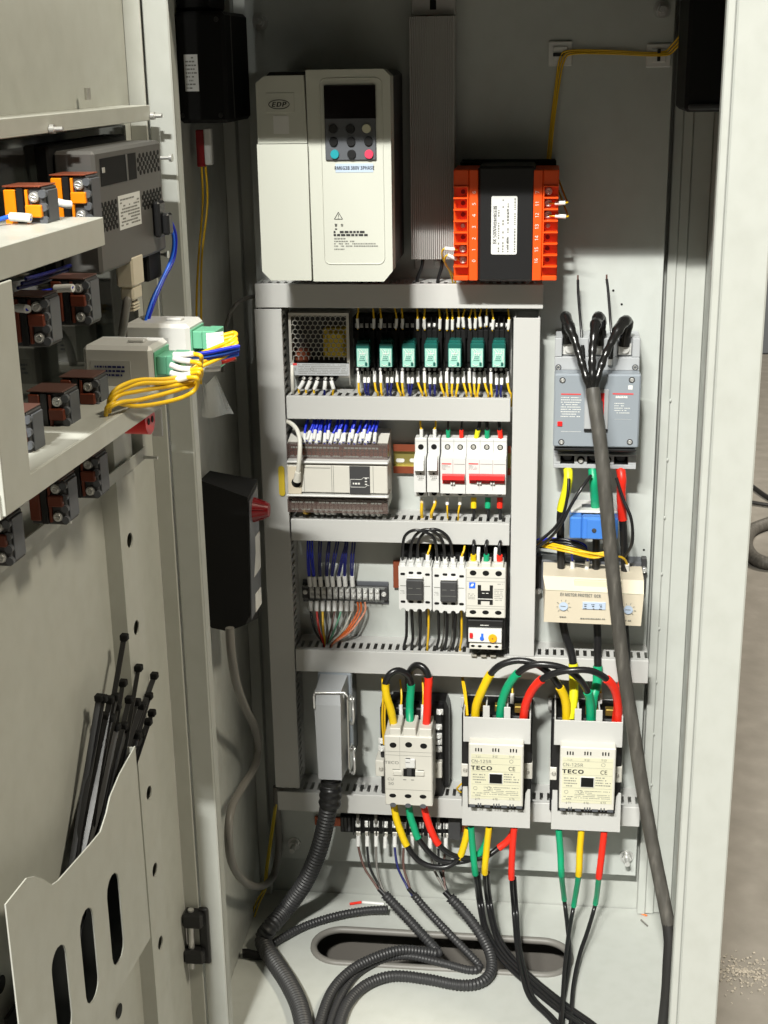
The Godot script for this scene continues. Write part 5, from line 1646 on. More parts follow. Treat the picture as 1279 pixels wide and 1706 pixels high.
func motor_starter() -> void:
	var fr = Rect2(-0.1097, 0.8082, 0.0551, 0.0743)
	var at = Vector3(mid(fr).x, fr.position.y, 0)
	var t = thing("motor_contactor", "cream three-pole contactor with a small blue emblem, above the black overload relay", "contactor", at)
	var g = geo()
	g.slab(Rect2(fr.position.x + 0.001, fr.position.y + 0.003, fr.size.x - 0.002, fr.size.y + 0.004), 0.008, 0.055, 0.001)
	put(g, "base", M.matt_black, t)
	g = geo()
	g.slab(fr, 0.0551, 0.083, 0.0012)
	put(g, "face", M.ivory, t)
	for k in 3:
		var x = fr.position.x + fr.size.x * (0.18 + 0.32 * k)
		g = geo()
		g.slab(Rect2(x - 0.0065, fr.end.y - 0.001, 0.013, 0.0075), 0.0551, 0.08, 0.001)
		put(g, "terminal_guard", M.ivory, t)
		g = geo()
		g.prism(circle(Vector2(x, fr.end.y - 0.0075), 0.0046, 0.0038), 0.0831, 0.0834)
		g.prism(circle(Vector2(x, fr.position.y + 0.0085), 0.0046, 0.003), 0.0831, 0.0834)
		put(g, "screw_hole", M.matt_black, t)
	g = geo()
	for y in [0.8678, 0.8625, 0.8258, 0.8222]:
		g.box(Vector3(fr.position.x + 0.001, y, 0.0831), Vector3(fr.end.x - 0.001, y + 0.0003, 0.0833))
	small_print(g, Rect2(-0.1067, 0.8353, 0.0101, 0.0096), 0.0831, 4, 0.7, 0.3)
	small_print(g, Rect2(-0.0701, 0.8338, 0.0127, 0.0193), 0.0831, 7, 0.7, 0.3)
	small_print(g, Rect2(-0.066, 0.858, 0.0091, 0.0024), 0.0831, 1, 0.9, 0.4)
	put(g, "print", M.grey_ink, t)
	g = geo()
	g.slab(Rect2(-0.1051, 0.8524, 0.0084, 0.0087), 0.0831, 0.0836, 0.0)
	put(g, "blue_emblem", M.wire_bright_blue, t)
	g = geo()
	g.loft([Vector3(-0.1034, 0.8551, 0.0837), Vector3(-0.1, 0.8552, 0.0837), Vector3(-0.0984, 0.8592, 0.0837), Vector3(-0.1017, 0.8591, 0.0837)], [Vector3(-0.1034, 0.8551, 0.0839), Vector3(-0.1, 0.8552, 0.0839), Vector3(-0.0984, 0.8593, 0.0839), Vector3(-0.1017, 0.8592, 0.0839)])
	put(g, "emblem_mark", M.pale_ink, t)
	var c = mid(Rect2(-0.093, 0.8275, 0.0206, 0.0307))
	g = geo()
	g.slab(Rect2(c.x - 0.0105, c.y - 0.0145, 0.0045, 0.029), 0.0831, 0.0836, 0.0)
	g.slab(Rect2(c.x + 0.006, c.y - 0.0145, 0.0045, 0.029), 0.0831, 0.0836, 0.0)
	g.slab(Rect2(c.x - 0.006, c.y - 0.009, 0.012, 0.0155), 0.0831, 0.0842, 0.0004)
	put(g, "centre_block", M.black, t)
	g = geo()
	g.box(Vector3(c.x - 0.0045, c.y + 0.0025, 0.0843), Vector3(c.x - 0.001, c.y + 0.0033, 0.0845))
	g.box(Vector3(c.x + 0.001, c.y + 0.0025, 0.0843), Vector3(c.x + 0.0045, c.y + 0.0033, 0.0845))
	g.box(Vector3(c.x - 0.0105, c.y - 0.0062, 0.0843), Vector3(c.x + 0.0105, c.y - 0.0052, 0.0846))
	put(g, "block_marks", M.pale_ink, t)
	# boots and black loops above
	var tops = [Vector3(-0.1001, 0.8812, 0.07), Vector3(-0.0821, 0.8817, 0.07), Vector3(-0.0638, 0.8813, 0.07)]
	for i in 3:
		var p: Vector3 = tops[i]
		wire("black wire with a %s boot into the cream contactor with the blue emblem" % ["yellow", "green", "red"][i], M.wire_black, [p, p + Vector3(0, 0.016, 0.001), p + Vector3(-0.0005, 0.028, 0.0), p + Vector3(0.0, 0.034, -0.006), p + Vector3(0.001, 0.028, -0.014), p + Vector3(0.002, 0.018, -0.03)], 0.0022, "", [[p + Vector3(0, -0.004, 0), p + Vector3(0, 0.0165, 0.001), 0.0042, M[["boot_yellow", "boot_green", "boot_red"][i]], "boot"]])
		var q = p + Vector3(0.0065 if i == 0 else -0.006, 0.0, -0.004)
		if i != 1:
			wire("short white sleeve beside the %s boot of the cream contactor" % ["yellow", "", "red"][i], M.sleeve, [q, q + Vector3(0.0, 0.016, 0.0), q + Vector3(0.0005, 0.024, -0.004)], 0.0026)
	# overload relay
	var o = Rect2(-0.1095, 0.7527, 0.0546, 0.0538)
	at = Vector3(mid(o).x, o.position.y, 0)
	t = thing("overload_relay", "black and cream overload relay with red, blue and round orange controls", "overload relay", at)
	g = geo()
	g.slab(Rect2(o.position.x, o.position.y + 0.004, o.size.x, o.size.y - 0.006), 0.01, 0.072, 0.001)
	g.slab(Rect2(-0.1074, 0.7937, 0.0496, 0.0101), 0.0721, 0.081, 0.001)
	put(g, "case", M.black, t)
	g = geo()
	g.slab(Rect2(-0.1061, 0.7708, 0.0468, 0.0203), 0.0721, 0.083, 0.0008)
	put(g, "dial_face", M.label, t)
	g = geo()
	g.slab(Rect2(-0.1047, 0.7608, 0.0456, 0.0075), 0.0721, 0.0845, 0.0008)
	put(g, "terminal_strip", M.ivory, t)
	g = geo()
	for p in [Vector3(-0.0996, 0.7661, 0.0847), Vector3(-0.0899, 0.7659, 0.0847), Vector3(-0.0764, 0.766, 0.0847), Vector3(-0.0663, 0.7659, 0.0847)]:
		g.prism(circle(Vector2(p.x, p.y), 0.0028, 0.0018, 12), 0.0846, 0.0849)
	put(g, "screw_hole", M.matt_black, t)
	g = geo()
	g.slab(Rect2(-0.1044, 0.7774, 0.0047, 0.0081), 0.0831, 0.0855, 0.0008)
	put(g, "red_button", M.red, t)
	g = geo()
	var b = Vector3(-0.0871, 0.7777, 0.0831)
	g.cyl(b, b + Vector3(0, 0, 0.002), 0.0028, -1, 14)
	g.box(b + Vector3(-0.001, 0.001, 0), b + Vector3(0.002, 0.007, 0.0012))
	put(g, "blue_button", M.wire_bright_blue, t)
	g = geo()
	b = Vector3(-0.072, 0.7782, 0.0831)
	g.cyl(b, b + Vector3(0, 0, 0.0025), 0.0062, 0.0058, 24)
	var dial = put(g, "orange_dial", M.yellow, t)
	g = geo()
	g.box(b + Vector3(-0.0014, -0.0003, 0.0025), b + Vector3(0.0014, 0.0003, 0.0028))
	g.box(b + Vector3(-0.0003, -0.0014, 0.0025), b + Vector3(0.0003, 0.0014, 0.0028))
	put(g, "dial_slot", M.wire_brown, dial)
	g = geo()
	small_print(g, Rect2(-0.0897, 0.7948, 0.0126, 0.0032), 0.0812, 1, 1.0, 0.4)
	put(g, "print", M.pale_ink, t)
	for p in [Vector3(-0.0992, 0.7433, 0.06), Vector3(-0.0855, 0.7429, 0.06), Vector3(-0.0718, 0.7433, 0.06)]:
		g = geo()
		g.box(p - Vector3(0.004, 0.002, 0.01), p + Vector3(0.004, 0.002, 0.006), 0.0005)
		put(g, "output_tab", M.zinc, t)



func main_breaker() -> void:
	var body = Rect2(0.0059, 1.0578, 0.1123, 0.0993)
	var at = Vector3(mid(body).x, 1.0205, 0)
	var t = thing("main_breaker", "large grey moulded-case breaker with a red toggle behind the thick cable", "breaker", at)
	var g = geo()
	g.slab(body, 0.058, 0.085, 0.002)
	put(g, "front_cover", M.grey_plastic, t)
	var top = Rect2(0.0057, 1.1513, 0.1115, 0.0482)
	g = geo()
	g.slab(Rect2(body.position.x + 0.001, 1.0433, body.size.x - 0.002, top.end.y - 1.0433), 0.002, 0.045, 0.001)
	put(g, "case", M.grey_light, t)
	# top terminal deck: front plate with three notches
	var xs = [0.0251, 0.0597, 0.0973]
	g = geo()
	g.slab(Rect2(top.position.x, body.end.y - 0.001, top.size.x, 0.018), 0.0451, 0.058, 0.001)
	var edges = [top.position.x, xs[0] - 0.0098, xs[0] + 0.0098, xs[1] - 0.0098, xs[1] + 0.0098, xs[2] - 0.0098, xs[2] + 0.0098, top.end.x]
	for k in 4:
		g.slab(Rect2(edges[k * 2], body.end.y + 0.0172, edges[k * 2 + 1] - edges[k * 2], top.end.y - body.end.y - 0.0172), 0.0451, 0.058, 0.001)
	put(g, "top_deck", M.grey_light, t)
	for k in 3:
		g = geo()
		g.slab(Rect2(xs[k] - 0.009, body.end.y + 0.0185, 0.018, 0.016), 0.0451, 0.051, 0.001)
		g.cyl(Vector3(xs[k], body.end.y + 0.028, 0.051), Vector3(xs[k], body.end.y + 0.028, 0.055), 0.0062, -1, 14)
		put(g, "terminal_lug", M.nickel, t)
	for p in [Vector3(0.0109, 1.1602, 0.058), Vector3(0.1116, 1.1611, 0.058)]:
		g = geo()
		g.cyl(p, p + Vector3(0, 0, 0.0006), 0.0042, -1, 16)
		put(g, "mounting_hole", M.slate, t)
		g = geo()
		g.ring(p + Vector3(0, 0, 0.0006), Vector3(0, 0, 1), 0.0023, 0.0005, 12)
		put(g, "mounting_screw", M.zinc, t)
	for p in [Vector3(0.0166, 1.1488, 0.0852), Vector3(0.1064, 1.1502, 0.0852), Vector3(0.017, 1.0648, 0.0852), Vector3(0.1069, 1.0663, 0.0852)]:
		g = geo()
		g.ring(p, Vector3(0, 0, 1), 0.0035, 0.0006, 16)
		put(g, "screw_rim", M.ink, t)
		g = geo()
		screw(g, p - Vector3(0, 0, 0.0006), 0.003, Vector3(0, 0, 1), 0.0008)
		put(g, "cover_screw", M.steel, t)
	# toggle window
	var w = Rect2(0.0462, 1.082, 0.0311, 0.0556)
	g = geo()
	g.slab(w, 0.0851, 0.0875, 0.0008)
	put(g, "toggle_frame", M.grey_light, t)
	g = geo()
	g.slab(Rect2(w.position.x, w.position.y - 0.0012, w.size.x, 0.0035), 0.0851, 0.0885, 0.0005)
	put(g, "frame_sill", M.black, t)
	g = geo()
	g.slab(Rect2(0.0611, 1.0988, 0.0104, 0.0339), 0.0876, 0.088, 0.0)
	put(g, "toggle_slot", M.red, t)
	g = geo()
	g.loft([Vector3(0.0627, 1.1076, 0.088), Vector3(0.0705, 1.1077, 0.088), Vector3(0.0701, 1.1198, 0.088), Vector3(0.0623, 1.1197, 0.088)], [Vector3(0.0627, 1.118, 0.104), Vector3(0.0689, 1.118, 0.104), Vector3(0.0687, 1.1256, 0.102), Vector3(0.0625, 1.1255, 0.102)])
	put(g, "toggle", M.black, t)
	# print
	for r in [Rect2(0.0151, 1.1293, 0.0259, 0.0017), Rect2(0.0822, 1.1305, 0.0269, 0.0017)]:
		g = geo()
		g.slab(r, 0.0851, 0.0853, 0.0)
		put(g, "red_line", M.red_print, t)
	g = geo()
	g.slab(Rect2(0.0112, 1.0866, 0.0065, 0.0065), 0.0851, 0.0865, 0.0004)
	put(g, "trip_button", M.red, t)
	g = geo()
	small_print(g, Rect2(0.0152, 1.0984, 0.0267, 0.0289), 0.0851, 9, 0.9, 0.3)
	small_print(g, Rect2(0.0862, 1.1252, 0.0164, 0.003), 0.0851, 1, 1.0, 0.7)
	small_print(g, Rect2(0.085, 1.1042, 0.0208, 0.0159), 0.0851, 5, 0.5, 0.28)
	g.slab(Rect2(0.0163, 1.0793, 0.0261, 0.0003), 0.0851, 0.0853, 0.0)
	g.slab(Rect2(0.0858, 1.0969, 0.0219, 0.0001), 0.0851, 0.0853, 0.0)
	g.slab(Rect2(0.102, 1.1373, 0.0056, 0.0055), 0.0851, 0.0853, 0.0)
	put(g, "print", M.pale_ink, t)
	write(t, "3P 250A", Vector3(0.094, 1.1272, 0.0855), 0.003, M.pale_ink, bold)
	# bottom
	g = geo()
	g.slab(Rect2(0.0081, 1.052, 0.1076, 0.0036), 0.0451, 0.083, 0.001)
	put(g, "black_seam", M.black, t)
	var low = Rect2(0.0072, 1.021, 0.1108, 0.02)
	g = geo()
	var ox = [0.026, 0.0618, 0.0979]
	var hole = 0.0095
	var yh0 = low.position.y + 0.0055
	var yh1 = low.end.y - 0.0025
	g.slab(Rect2(low.position.x, low.position.y, low.size.x, 0.0055), 0.002, 0.058, 0.0006)
	var e = [low.position.x, ox[0] - hole, ox[0] + hole, ox[1] - hole, ox[1] + hole, ox[2] - hole, ox[2] + hole, low.end.x]
	for k in 4:
		g.slab(Rect2(e[k * 2], yh0 + 0.0001, e[k * 2 + 1] - e[k * 2], yh1 - yh0), 0.002, 0.058, 0.0005)
	g.slab(Rect2(low.position.x, yh1 + 0.0002, low.size.x, low.end.y - yh1), 0.002, 0.058, 0.0003)
	put(g, "bottom_deck", M.grey_light, t)
	for k in 3:
		g = geo()
		g.slab(Rect2(ox[k] - hole, yh0, 2 * hole, yh1 - yh0), 0.03, 0.035, 0.0)
		put(g, "terminal_recess", M.matt_black, t)
		g = geo()
		g.cyl(Vector3(ox[k], yh1 - 0.004, 0.035), Vector3(ox[k], yh1 - 0.004, 0.046), 0.0062, -1, 16)
		put(g, "terminal_bolt", M.charcoal, t)
	for p in [Vector3(0.0441, 1.0333, 0.0584), Vector3(0.0798, 1.0339, 0.0584)]:
		g = geo()
		g.cyl(p, p + Vector3(0, 0, 0.0004), 0.0052, -1, 16)
		put(g, "screw_recess", M.matt_black, t)
		g = geo()
		screw(g, p + Vector3(0, -0.001, 0.0004), 0.0034, Vector3(0, 0, 1), 0.002)
		put(g, "screw", M.steel, t)


func main_cable() -> void:
	var path = [Vector3(0.0551, 1.1467, 0.125), Vector3(0.0569, 1.1345, 0.13), Vector3(0.064, 1.0935, 0.14), Vector3(0.0715, 1.0404, 0.15), Vector3(0.0799, 0.9688, 0.155), Vector3(0.0924, 0.8706, 0.16), Vector3(0.1068, 0.7698, 0.165), Vector3(0.1226, 0.6843, 0.17), Vector3(0.1363, 0.6086, 0.18), Vector3(0.1509, 0.538, 0.2), Vector3(0.1646, 0.4781, 0.215), Vector3(0.1763, 0.4273, 0.23)]
	var at: Vector3 = path[11]
	var t = thing("power_cable", "thick dark grey supply cable slanting across the right side in front of the large breaker", "cable", at)
	var g = geo()
	var sm = Geo.smooth(path, 6)
	g.sweep(sm, [0.0091, 0.0092, 0.0090, 0.0092], 18)
	put(g, "sheath", M.sheath, t)
	g = geo()
	g.tube([Vector3(0.1754, 0.4292, 0.23), Vector3(0.1784, 0.4045, 0.238), Vector3(0.1778, 0.3711, 0.245), Vector3(0.1774, 0.3361, 0.25), Vector3(0.1746, 0.2849, 0.255), Vector3(0.1697, 0.2047, 0.26)], 0.0084, 12)
	put(g, "taped_tail", M.rubber, t)
	g = geo()
	g.box(Vector3(0.1709, 0.3629, 0.245), Vector3(0.1766, 0.3554, 0.25), 0.001)
	put(g, "tape_end", M.matt_black, t)
	# three cores wrapped in tape
	var cores = [[Vector3(0.0537, 1.1414, 0.126), Vector3(0.0471, 1.1589, 0.124), Vector3(0.039, 1.182, 0.115), Vector3(0.0302, 1.2063, 0.1), Vector3(0.023, 1.2214, 0.085), Vector3(0.0191, 1.2282, 0.07), Vector3(0.0191, 1.2276, 0.058), Vector3(0.0211, 1.213, 0.052), Vector3(0.0233, 1.189, 0.052)], [Vector3(0.0552, 1.1416, 0.127), Vector3(0.0538, 1.1645, 0.124), Vector3(0.0533, 1.1899, 0.115), Vector3(0.0552, 1.2143, 0.1), Vector3(0.0584, 1.2262, 0.08), Vector3(0.0625, 1.2293, 0.066), Vector3(0.0648, 1.218, 0.056), Vector3(0.065, 1.1893, 0.052)], [Vector3(0.0568, 1.1414, 0.126), Vector3(0.0608, 1.1618, 0.122), Vector3(0.068, 1.1832, 0.112), Vector3(0.0786, 1.2035, 0.096), Vector3(0.0886, 1.2186, 0.08), Vector3(0.0967, 1.2247, 0.066), Vector3(0.0998, 1.2182, 0.056), Vector3(0.0974, 1.2017, 0.053), Vector3(0.0964, 1.1871, 0.052)]]
	for i in 3:
		g = geo()
		var pts = Geo.even(cores[i], 0.003)
		var rad: Array = []
		for k in pts.size():
			var q = float(k) / pts.size()
			rad.append(0.0047 + 0.0023 * smoothstep(0.42, 0.6, q) + (0.0007 if k % 6 < 3 else 0.0) + rng.randf_range(-0.0003, 0.0003))
		g.sweep(pts, rad, 12)
		put(g, "taped_core", M.tape, t)
	# the two thin control leads standing up from its terminals
	for k in [[[Vector3(0.034, 1.2722, 0.03), Vector3(0.0353, 1.25, 0.035), Vector3(0.0384, 1.2159, 0.045), Vector3(0.0421, 1.1899, 0.056), Vector3(0.0433, 1.1722, 0.06)], "left"], [[Vector3(0.0716, 1.2731, 0.03), Vector3(0.0744, 1.2541, 0.035), Vector3(0.0783, 1.2201, 0.045), Vector3(0.0804, 1.1942, 0.056), Vector3(0.0786, 1.1725, 0.06)], "right"]]:
		var a: Array = k[0]
		wire("thin black lead standing up from the large breaker's top, %s of the two" % k[1], M.wire_black, a, 0.0019, "", [[a[3], a[4], 0.003, M.matt_black, "boot"], [a[4], a[4] + Vector3(0, -0.008, 0.0), 0.0034, M.steel, "lug"], [a[0] + Vector3(-0.0002, 0.006, 0), a[0], 0.0012, M.wire_brown, "bare_end"]])
	# the phase leads below the breaker
	var legs = [[[Vector3(0.0267, 1.0204, 0.05), Vector3(0.0278, 1.008, 0.06), Vector3(0.0242, 0.9874, 0.06), Vector3(0.02, 0.9602, 0.056), Vector3(0.019, 0.9327, 0.052), Vector3(0.0204, 0.8745, 0.05), Vector3(0.021, 0.8476, 0.05)], M.boot_lemon, "yellow", 3], [[Vector3(0.0599, 1.021, 0.05), Vector3(0.0618, 1.0052, 0.06), Vector3(0.0642, 0.9824, 0.055), Vector3(0.0651, 0.9593, 0.05), Vector3(0.0681, 0.915, 0.048), Vector3(0.0692, 0.8796, 0.048), Vector3(0.0702, 0.8483, 0.048)], M.boot_green, "green", 3], [[Vector3(0.097, 1.0217, 0.05), Vector3(0.0995, 1.0094, 0.06), Vector3(0.1005, 0.9841, 0.058), Vector3(0.1028, 0.9484, 0.054), Vector3(0.1053, 0.926, 0.052), Vector3(0.1089, 0.877, 0.05), Vector3(0.1099, 0.8503, 0.05)], M.boot_red, "red", 3]]
	for l in legs:
		var a: Array = l[0]
		wire("thick black lead in a long %s boot below the large breaker" % l[2], M.wire_black, a, 0.0056, "", [[0, 3, 0.0064, l[1], "boot"]])
	for k in [[[Vector3(0.0284, 1.0101, 0.07), Vector3(0.0273, 0.9888, 0.078), Vector3(0.023, 0.9643, 0.082), Vector3(0.0114, 0.943, 0.078), Vector3(-0.0087, 0.9172, 0.06), Vector3(-0.0253, 0.8992, 0.04)], "from the yellow lead"], [[Vector3(0.058, 1.0149, 0.07), Vector3(0.0446, 0.9997, 0.085), Vector3(0.0307, 0.9756, 0.09), Vector3(0.0194, 0.9481, 0.085), Vector3(0.0012, 0.9209, 0.07), Vector3(-0.0252, 0.892, 0.04)], "from the green lead"], [[Vector3(0.0917, 1.0122, 0.07), Vector3(0.1028, 0.9825, 0.08), Vector3(0.112, 0.9631, 0.085), Vector3(0.1162, 0.9412, 0.083), Vector3(0.1143, 0.9186, 0.075), Vector3(0.1069, 0.8956, 0.06)], "at the red lead"]]:
		wire("thin black control wire %s, curving over the blue current transformer" % k[1], M.wire_black, k[0], 0.0023, "", [], "wire", 7)


func current_transformer() -> void:
	var r = Rect2(0.0312, 0.9285, 0.0645, 0.0311)
	var at = Vector3(mid(r).x, r.position.y, 0.02)
	var t = thing("current_transformer", "bright blue current transformer between the large breaker and the beige protector", "transformer", at)
	var g = geo()
	var th = 0.030
	for s in [[r.position.x, r.position.x + 0.0165], [r.end.x - 0.0165, r.end.x]]:
		g.box(Vector3(s[0], r.position.y, 0.015), Vector3(s[1], r.end.y, 0.0849), 0.002)
	g.box(Vector3(r.position.x + 0.0166, r.position.y, 0.068), Vector3(r.end.x - 0.0166, r.end.y, 0.0849), 0.0015)
	g.box(Vector3(r.position.x + 0.0166, r.position.y, 0.015), Vector3(r.end.x - 0.0166, r.end.y, 0.03), 0.0015)
	put(g, "core_case", M.blue_plastic, t)
	g = geo()
	var c = Rect2(0.0537, 0.9302, 0.0282, 0.0285)
	g.slab(c, 0.085, 0.089, 0.0012)
	put(g, "front_clip", M.blue_plastic, t)
	g = geo()
	screw(g, Vector3(0.0638, 0.9429, 0.0892), 0.0032, Vector3(0, 0, 1), 0.001)
	put(g, "clip_screw", M.charcoal, t)
	g = geo()
	g.box(Vector3(r.position.x + 0.001, r.end.y + 0.0002, 0.016), Vector3(r.end.x - 0.001, r.end.y + 0.004, 0.067), 0.001)
	put(g, "white_top", M.white, t)
	g = geo()
	g.box(Vector3(mid(r).x - 0.016, r.end.y + 0.0042, 0.04), Vector3(mid(r).x + 0.018, r.end.y + 0.0052, 0.052))
	put(g, "top_slot", M.slate, t)


func protector() -> void:
	# beige electronic motor protector: upper strip, front face, dark base
	var tl = Vector3(-0.0035, 0.8744, 0.085)
	var tr = Vector3(0.1334, 0.8713, 0.085)
	var ml = Vector3(0.0002, 0.86, 0.1)
	var mr = Vector3(0.1331, 0.857, 0.1)
	var bl = Vector3(-0.0013, 0.8113, 0.098)
	var br = Vector3(0.1311, 0.8094, 0.098)
	var at = Vector3((bl.x + br.x) / 2, bl.y, 0)
	var t = thing("motor_protector", "beige electronic motor protector with a pale display strip, partly behind the thick cable", "protector", at)
	var g = geo()
	var base = Rect2(-0.0141, 0.8526, 0.1556, 0.0245)
	g.slab(Rect2(base.position.x + 0.008, base.position.y - 0.02, base.size.x - 0.016, base.size.y + 0.02), 0.004, 0.03, 0.001)
	put(g, "base", M.slate, t)
	for x in [[base.position.x, base.position.x + 0.0075], [base.end.x - 0.0075, base.end.x]]:
		g = geo()
		g.box(Vector3(x[0], base.position.y - 0.03, 0.0005), Vector3(x[1], base.end.y, 0.012), 0.001)
		put(g, "mounting_ear", M.charcoal, t)
	for p in [Vector3(-0.01, 0.8239, 0.012), Vector3(0.1381, 0.8602, 0.012)]:
		g = geo()
		screw(g, p, 0.0045, Vector3(0, 0, 1), 0.004)
		put(g, "fixing_screw", M.steel, t)
	var by = bl.y + 0.004
	g = geo()
	var back = Vector3(0, 0, -0.05)
	# the body as one five-sided profile
	g.loft([Vector3(tl.x, tl.y, 0.03), tl, ml, bl, Vector3(bl.x, bl.y + 0.002, 0.03)], [Vector3(tr.x, tr.y, 0.03), tr, mr, br, Vector3(br.x, br.y + 0.002, 0.03)])
	put(g, "body", M.beige, t)
	var q = Basis(Vector3(0, 0, 1), atan2(mr.y - ml.y, mr.x - ml.x)) 
	g = geo()
	g.sweep([ml + Vector3(0, 0, 0.0004), mr + Vector3(0, 0, 0.0004)], [0.0006], 6)
	put(g, "crease", M.cream, t)
	g = geo()
	g.slab(Rect2(0.0511, 0.8328, 0.0312, 0.0105), 0.0985, 0.1006, 0.0002)
	put(g, "display_strip", M.pale_blue, t)
	g = geo()
	for p in [Vector3(0.0549, 0.8374, 0.101), Vector3(0.0655, 0.8373, 0.101), Vector3(0.0761, 0.8372, 0.101)]:
		g.box(p - Vector3(0.0014, 0.0006, 0.0002), p + Vector3(0.0014, 0.0006, 0.0002))
		small_print(g, Rect2(p.x - 0.0025, p.y + 0.0018, 0.005, 0.0015), 0.1008, 1, 1.0, 0.7)
		small_print(g, Rect2(p.x - 0.0025, p.y - 0.0042, 0.005, 0.0015), 0.1008, 1, 1.0, 0.7)
	put(g, "display_marks", M.ink, t)
	write(t, "EV MOTOR PROTECT  OCR", Vector3(0.0476, 0.8535, 0.1012), 0.0042, M.grey_ink, bold, q, 0.78)
	for c in [Vector3(0.0252, 0.8363, 0.1006), Vector3(0.113, 0.8338, 0.1006)]:
		g = geo()
		g.cyl(c, c + Vector3(0, 0, 0.0006), 0.0062, -1, 20)
		put(g, "dial", M.pale_blue, t)
	g = geo()
	for c in [Vector3(0.0252, 0.8363, 0.1006), Vector3(0.113, 0.8338, 0.1006)]:
		for k in 8:
			var a = PI * 1.25 - k * PI * 1.5 / 7
			var d = Vector3(cos(a), sin(a), 0)
			g.sweep([c + d * 0.0075, c + d * (0.0095 if k % 2 else 0.0105)], [0.0003], 4)
		g.sweep([c + Vector3(-0.004, 0.0004, 0.0008), c + Vector3(0.003, 0.0, 0.0008)], [0.0005], 4)
		small_print(g, Rect2(c.x - 0.005, c.y - 0.0165, 0.01, 0.002), 0.1006, 1, 1.0, 0.6)
	small_print(g, Rect2(0.0485, 0.8184, 0.0351, 0.0015), 0.1003, 1, 1.0, 0.8)
	put(g, "print", M.grey_ink, t)
	g = geo()
	g.slab(Rect2(0.039, 0.8629, 0.0635, 0.0095), 0.09, 0.0945, 0.0005)
	put(g, "clear_window", M.cream, t)
	for p in [Vector3(0.0374, 0.8615, 0.045), Vector3(0.0565, 0.8621, 0.045), Vector3(0.0753, 0.8617, 0.045), Vector3(0.0931, 0.8613, 0.045), Vector3(0.113, 0.861, 0.045)]:
		g = geo()
		g.cyl(p + Vector3(0, -0.006, 0), p + Vector3(0, 0.001, 0), 0.0052, -1, 14)
		screw(g, p + Vector3(0, 0.001, 0), 0.0048, Vector3(0, 1, 0.3).normalized(), 0.003)
		put(g, "terminal_screw", M.steel, t)
	for p in [Vector3(0.0215, 0.8645, 0.03), Vector3(0.0701, 0.8659, 0.03), Vector3(0.1103, 0.8634, 0.03)]:
		g = geo()
		g.ring(p + Vector3(0, 0, 0.02), Vector3(0, 1, 0), 0.0105, 0.0028, 20)
		put(g, "cable_grommet", M.black, t)
	# wires at its top
	for k in [[[Vector3(0.0373, 0.864, 0.047), Vector3(0.0367, 0.8855, 0.052), Vector3(0.0336, 0.9051, 0.06), Vector3(0.0244, 0.9145, 0.06), Vector3(0.0037, 0.914, 0.05), Vector3(-0.0213, 0.902, 0.03)], "wire_blue", "blue", "first"], [[Vector3(0.0564, 0.8646, 0.047), Vector3(0.0574, 0.8861, 0.052), Vector3(0.056, 0.9013, 0.055), Vector3(0.0493, 0.9108, 0.05), Vector3(0.0161, 0.9153, 0.045), Vector3(-0.0214, 0.9065, 0.03)], "wire_blue", "blue", "second"], [[Vector3(0.1128, 0.8635, 0.047), Vector3(0.1117, 0.8833, 0.055), Vector3(0.1032, 0.8975, 0.068), Vector3(0.0816, 0.902, 0.075), Vector3(0.0407, 0.9088, 0.075), Vector3(-0.0003, 0.9104, 0.06), Vector3(-0.0255, 0.8992, 0.03)], "wire_yellow", "yellow", "last"]]:
		var a: Array = k[0]
		wire("%s wire with white sleeve on the beige protector, %s from the left" % [k[2], k[3]], M[k[1]], a, 0.0016, "", [[a[0], a[1], 0.0033, M.sleeve, "marker_sleeve"]])
	for i in 3:
		var d = Vector3(0, -0.0028 * i, 0.001 * i)
		wire("yellow wire running left along the top of the beige protector, %s of three" % ["upper", "middle", "lower"][i], M.wire_yellow, [Vector3(0.0865, 0.9074, 0.07) + d * 0.5, Vector3(0.0654, 0.904, 0.072) + d, Vector3(0.0325, 0.9117, 0.074) + d, Vector3(0.0038, 0.9131, 0.06) + d, Vector3(-0.0256, 0.9037, 0.03)], 0.0016, "")
	for i in 3:
		var d = Vector3(0.002 * i, -0.003 * i, 0.002 * i)
		wire("thin black wire behind the yellow ones above the beige protector, %s of three" % ["upper", "middle", "lower"][i], M.wire_black, [Vector3(0.0543, 0.9047, 0.055) + d, Vector3(0.0407, 0.9167, 0.065) + d, Vector3(0.016, 0.9194, 0.062) + d, Vector3(-0.0045, 0.9112, 0.05) + d, Vector3(-0.0255, 0.8992, 0.03)], 0.0019, "")
	# cables out of its underside, down to the third large contactor
	for k in [[[Vector3(0.0255, 0.7965, 0.06), Vector3(0.0302, 0.7747, 0.06), Vector3(0.0375, 0.7528, 0.062), Vector3(0.0421, 0.7363, 0.066), Vector3(0.0435, 0.7149, 0.07), Vector3(0.0423, 0.6907, 0.078), Vector3(0.0388, 0.6602, 0.085)], "boot_lemon", "yellow"], [[Vector3(0.0733, 0.796, 0.055), Vector3(0.0748, 0.7731, 0.057), Vector3(0.0755, 0.7487, 0.06), Vector3(0.0759, 0.732, 0.064), Vector3(0.0749, 0.7059, 0.068), Vector3(0.0711, 0.6872, 0.078), Vector3(0.0684, 0.6595, 0.085)], "boot_green", "green"], [[Vector3(0.1117, 0.7936, 0.055), Vector3(0.1143, 0.7672, 0.057), Vector3(0.1167, 0.7419, 0.062), Vector3(0.1136, 0.7278, 0.068), Vector3(0.1106, 0.7106, 0.075), Vector3(0.1062, 0.6858, 0.082), Vector3(0.1037, 0.6573, 0.085)], "boot_red", "red"]]:
		var a: Array = k[0]
		wire("thick black lead in a %s boot, from the beige protector to the right large contactor" % k[2], M.wire_black, a, 0.0058, "", [[3, 6, 0.0068, M[k[1]], "boot"]])


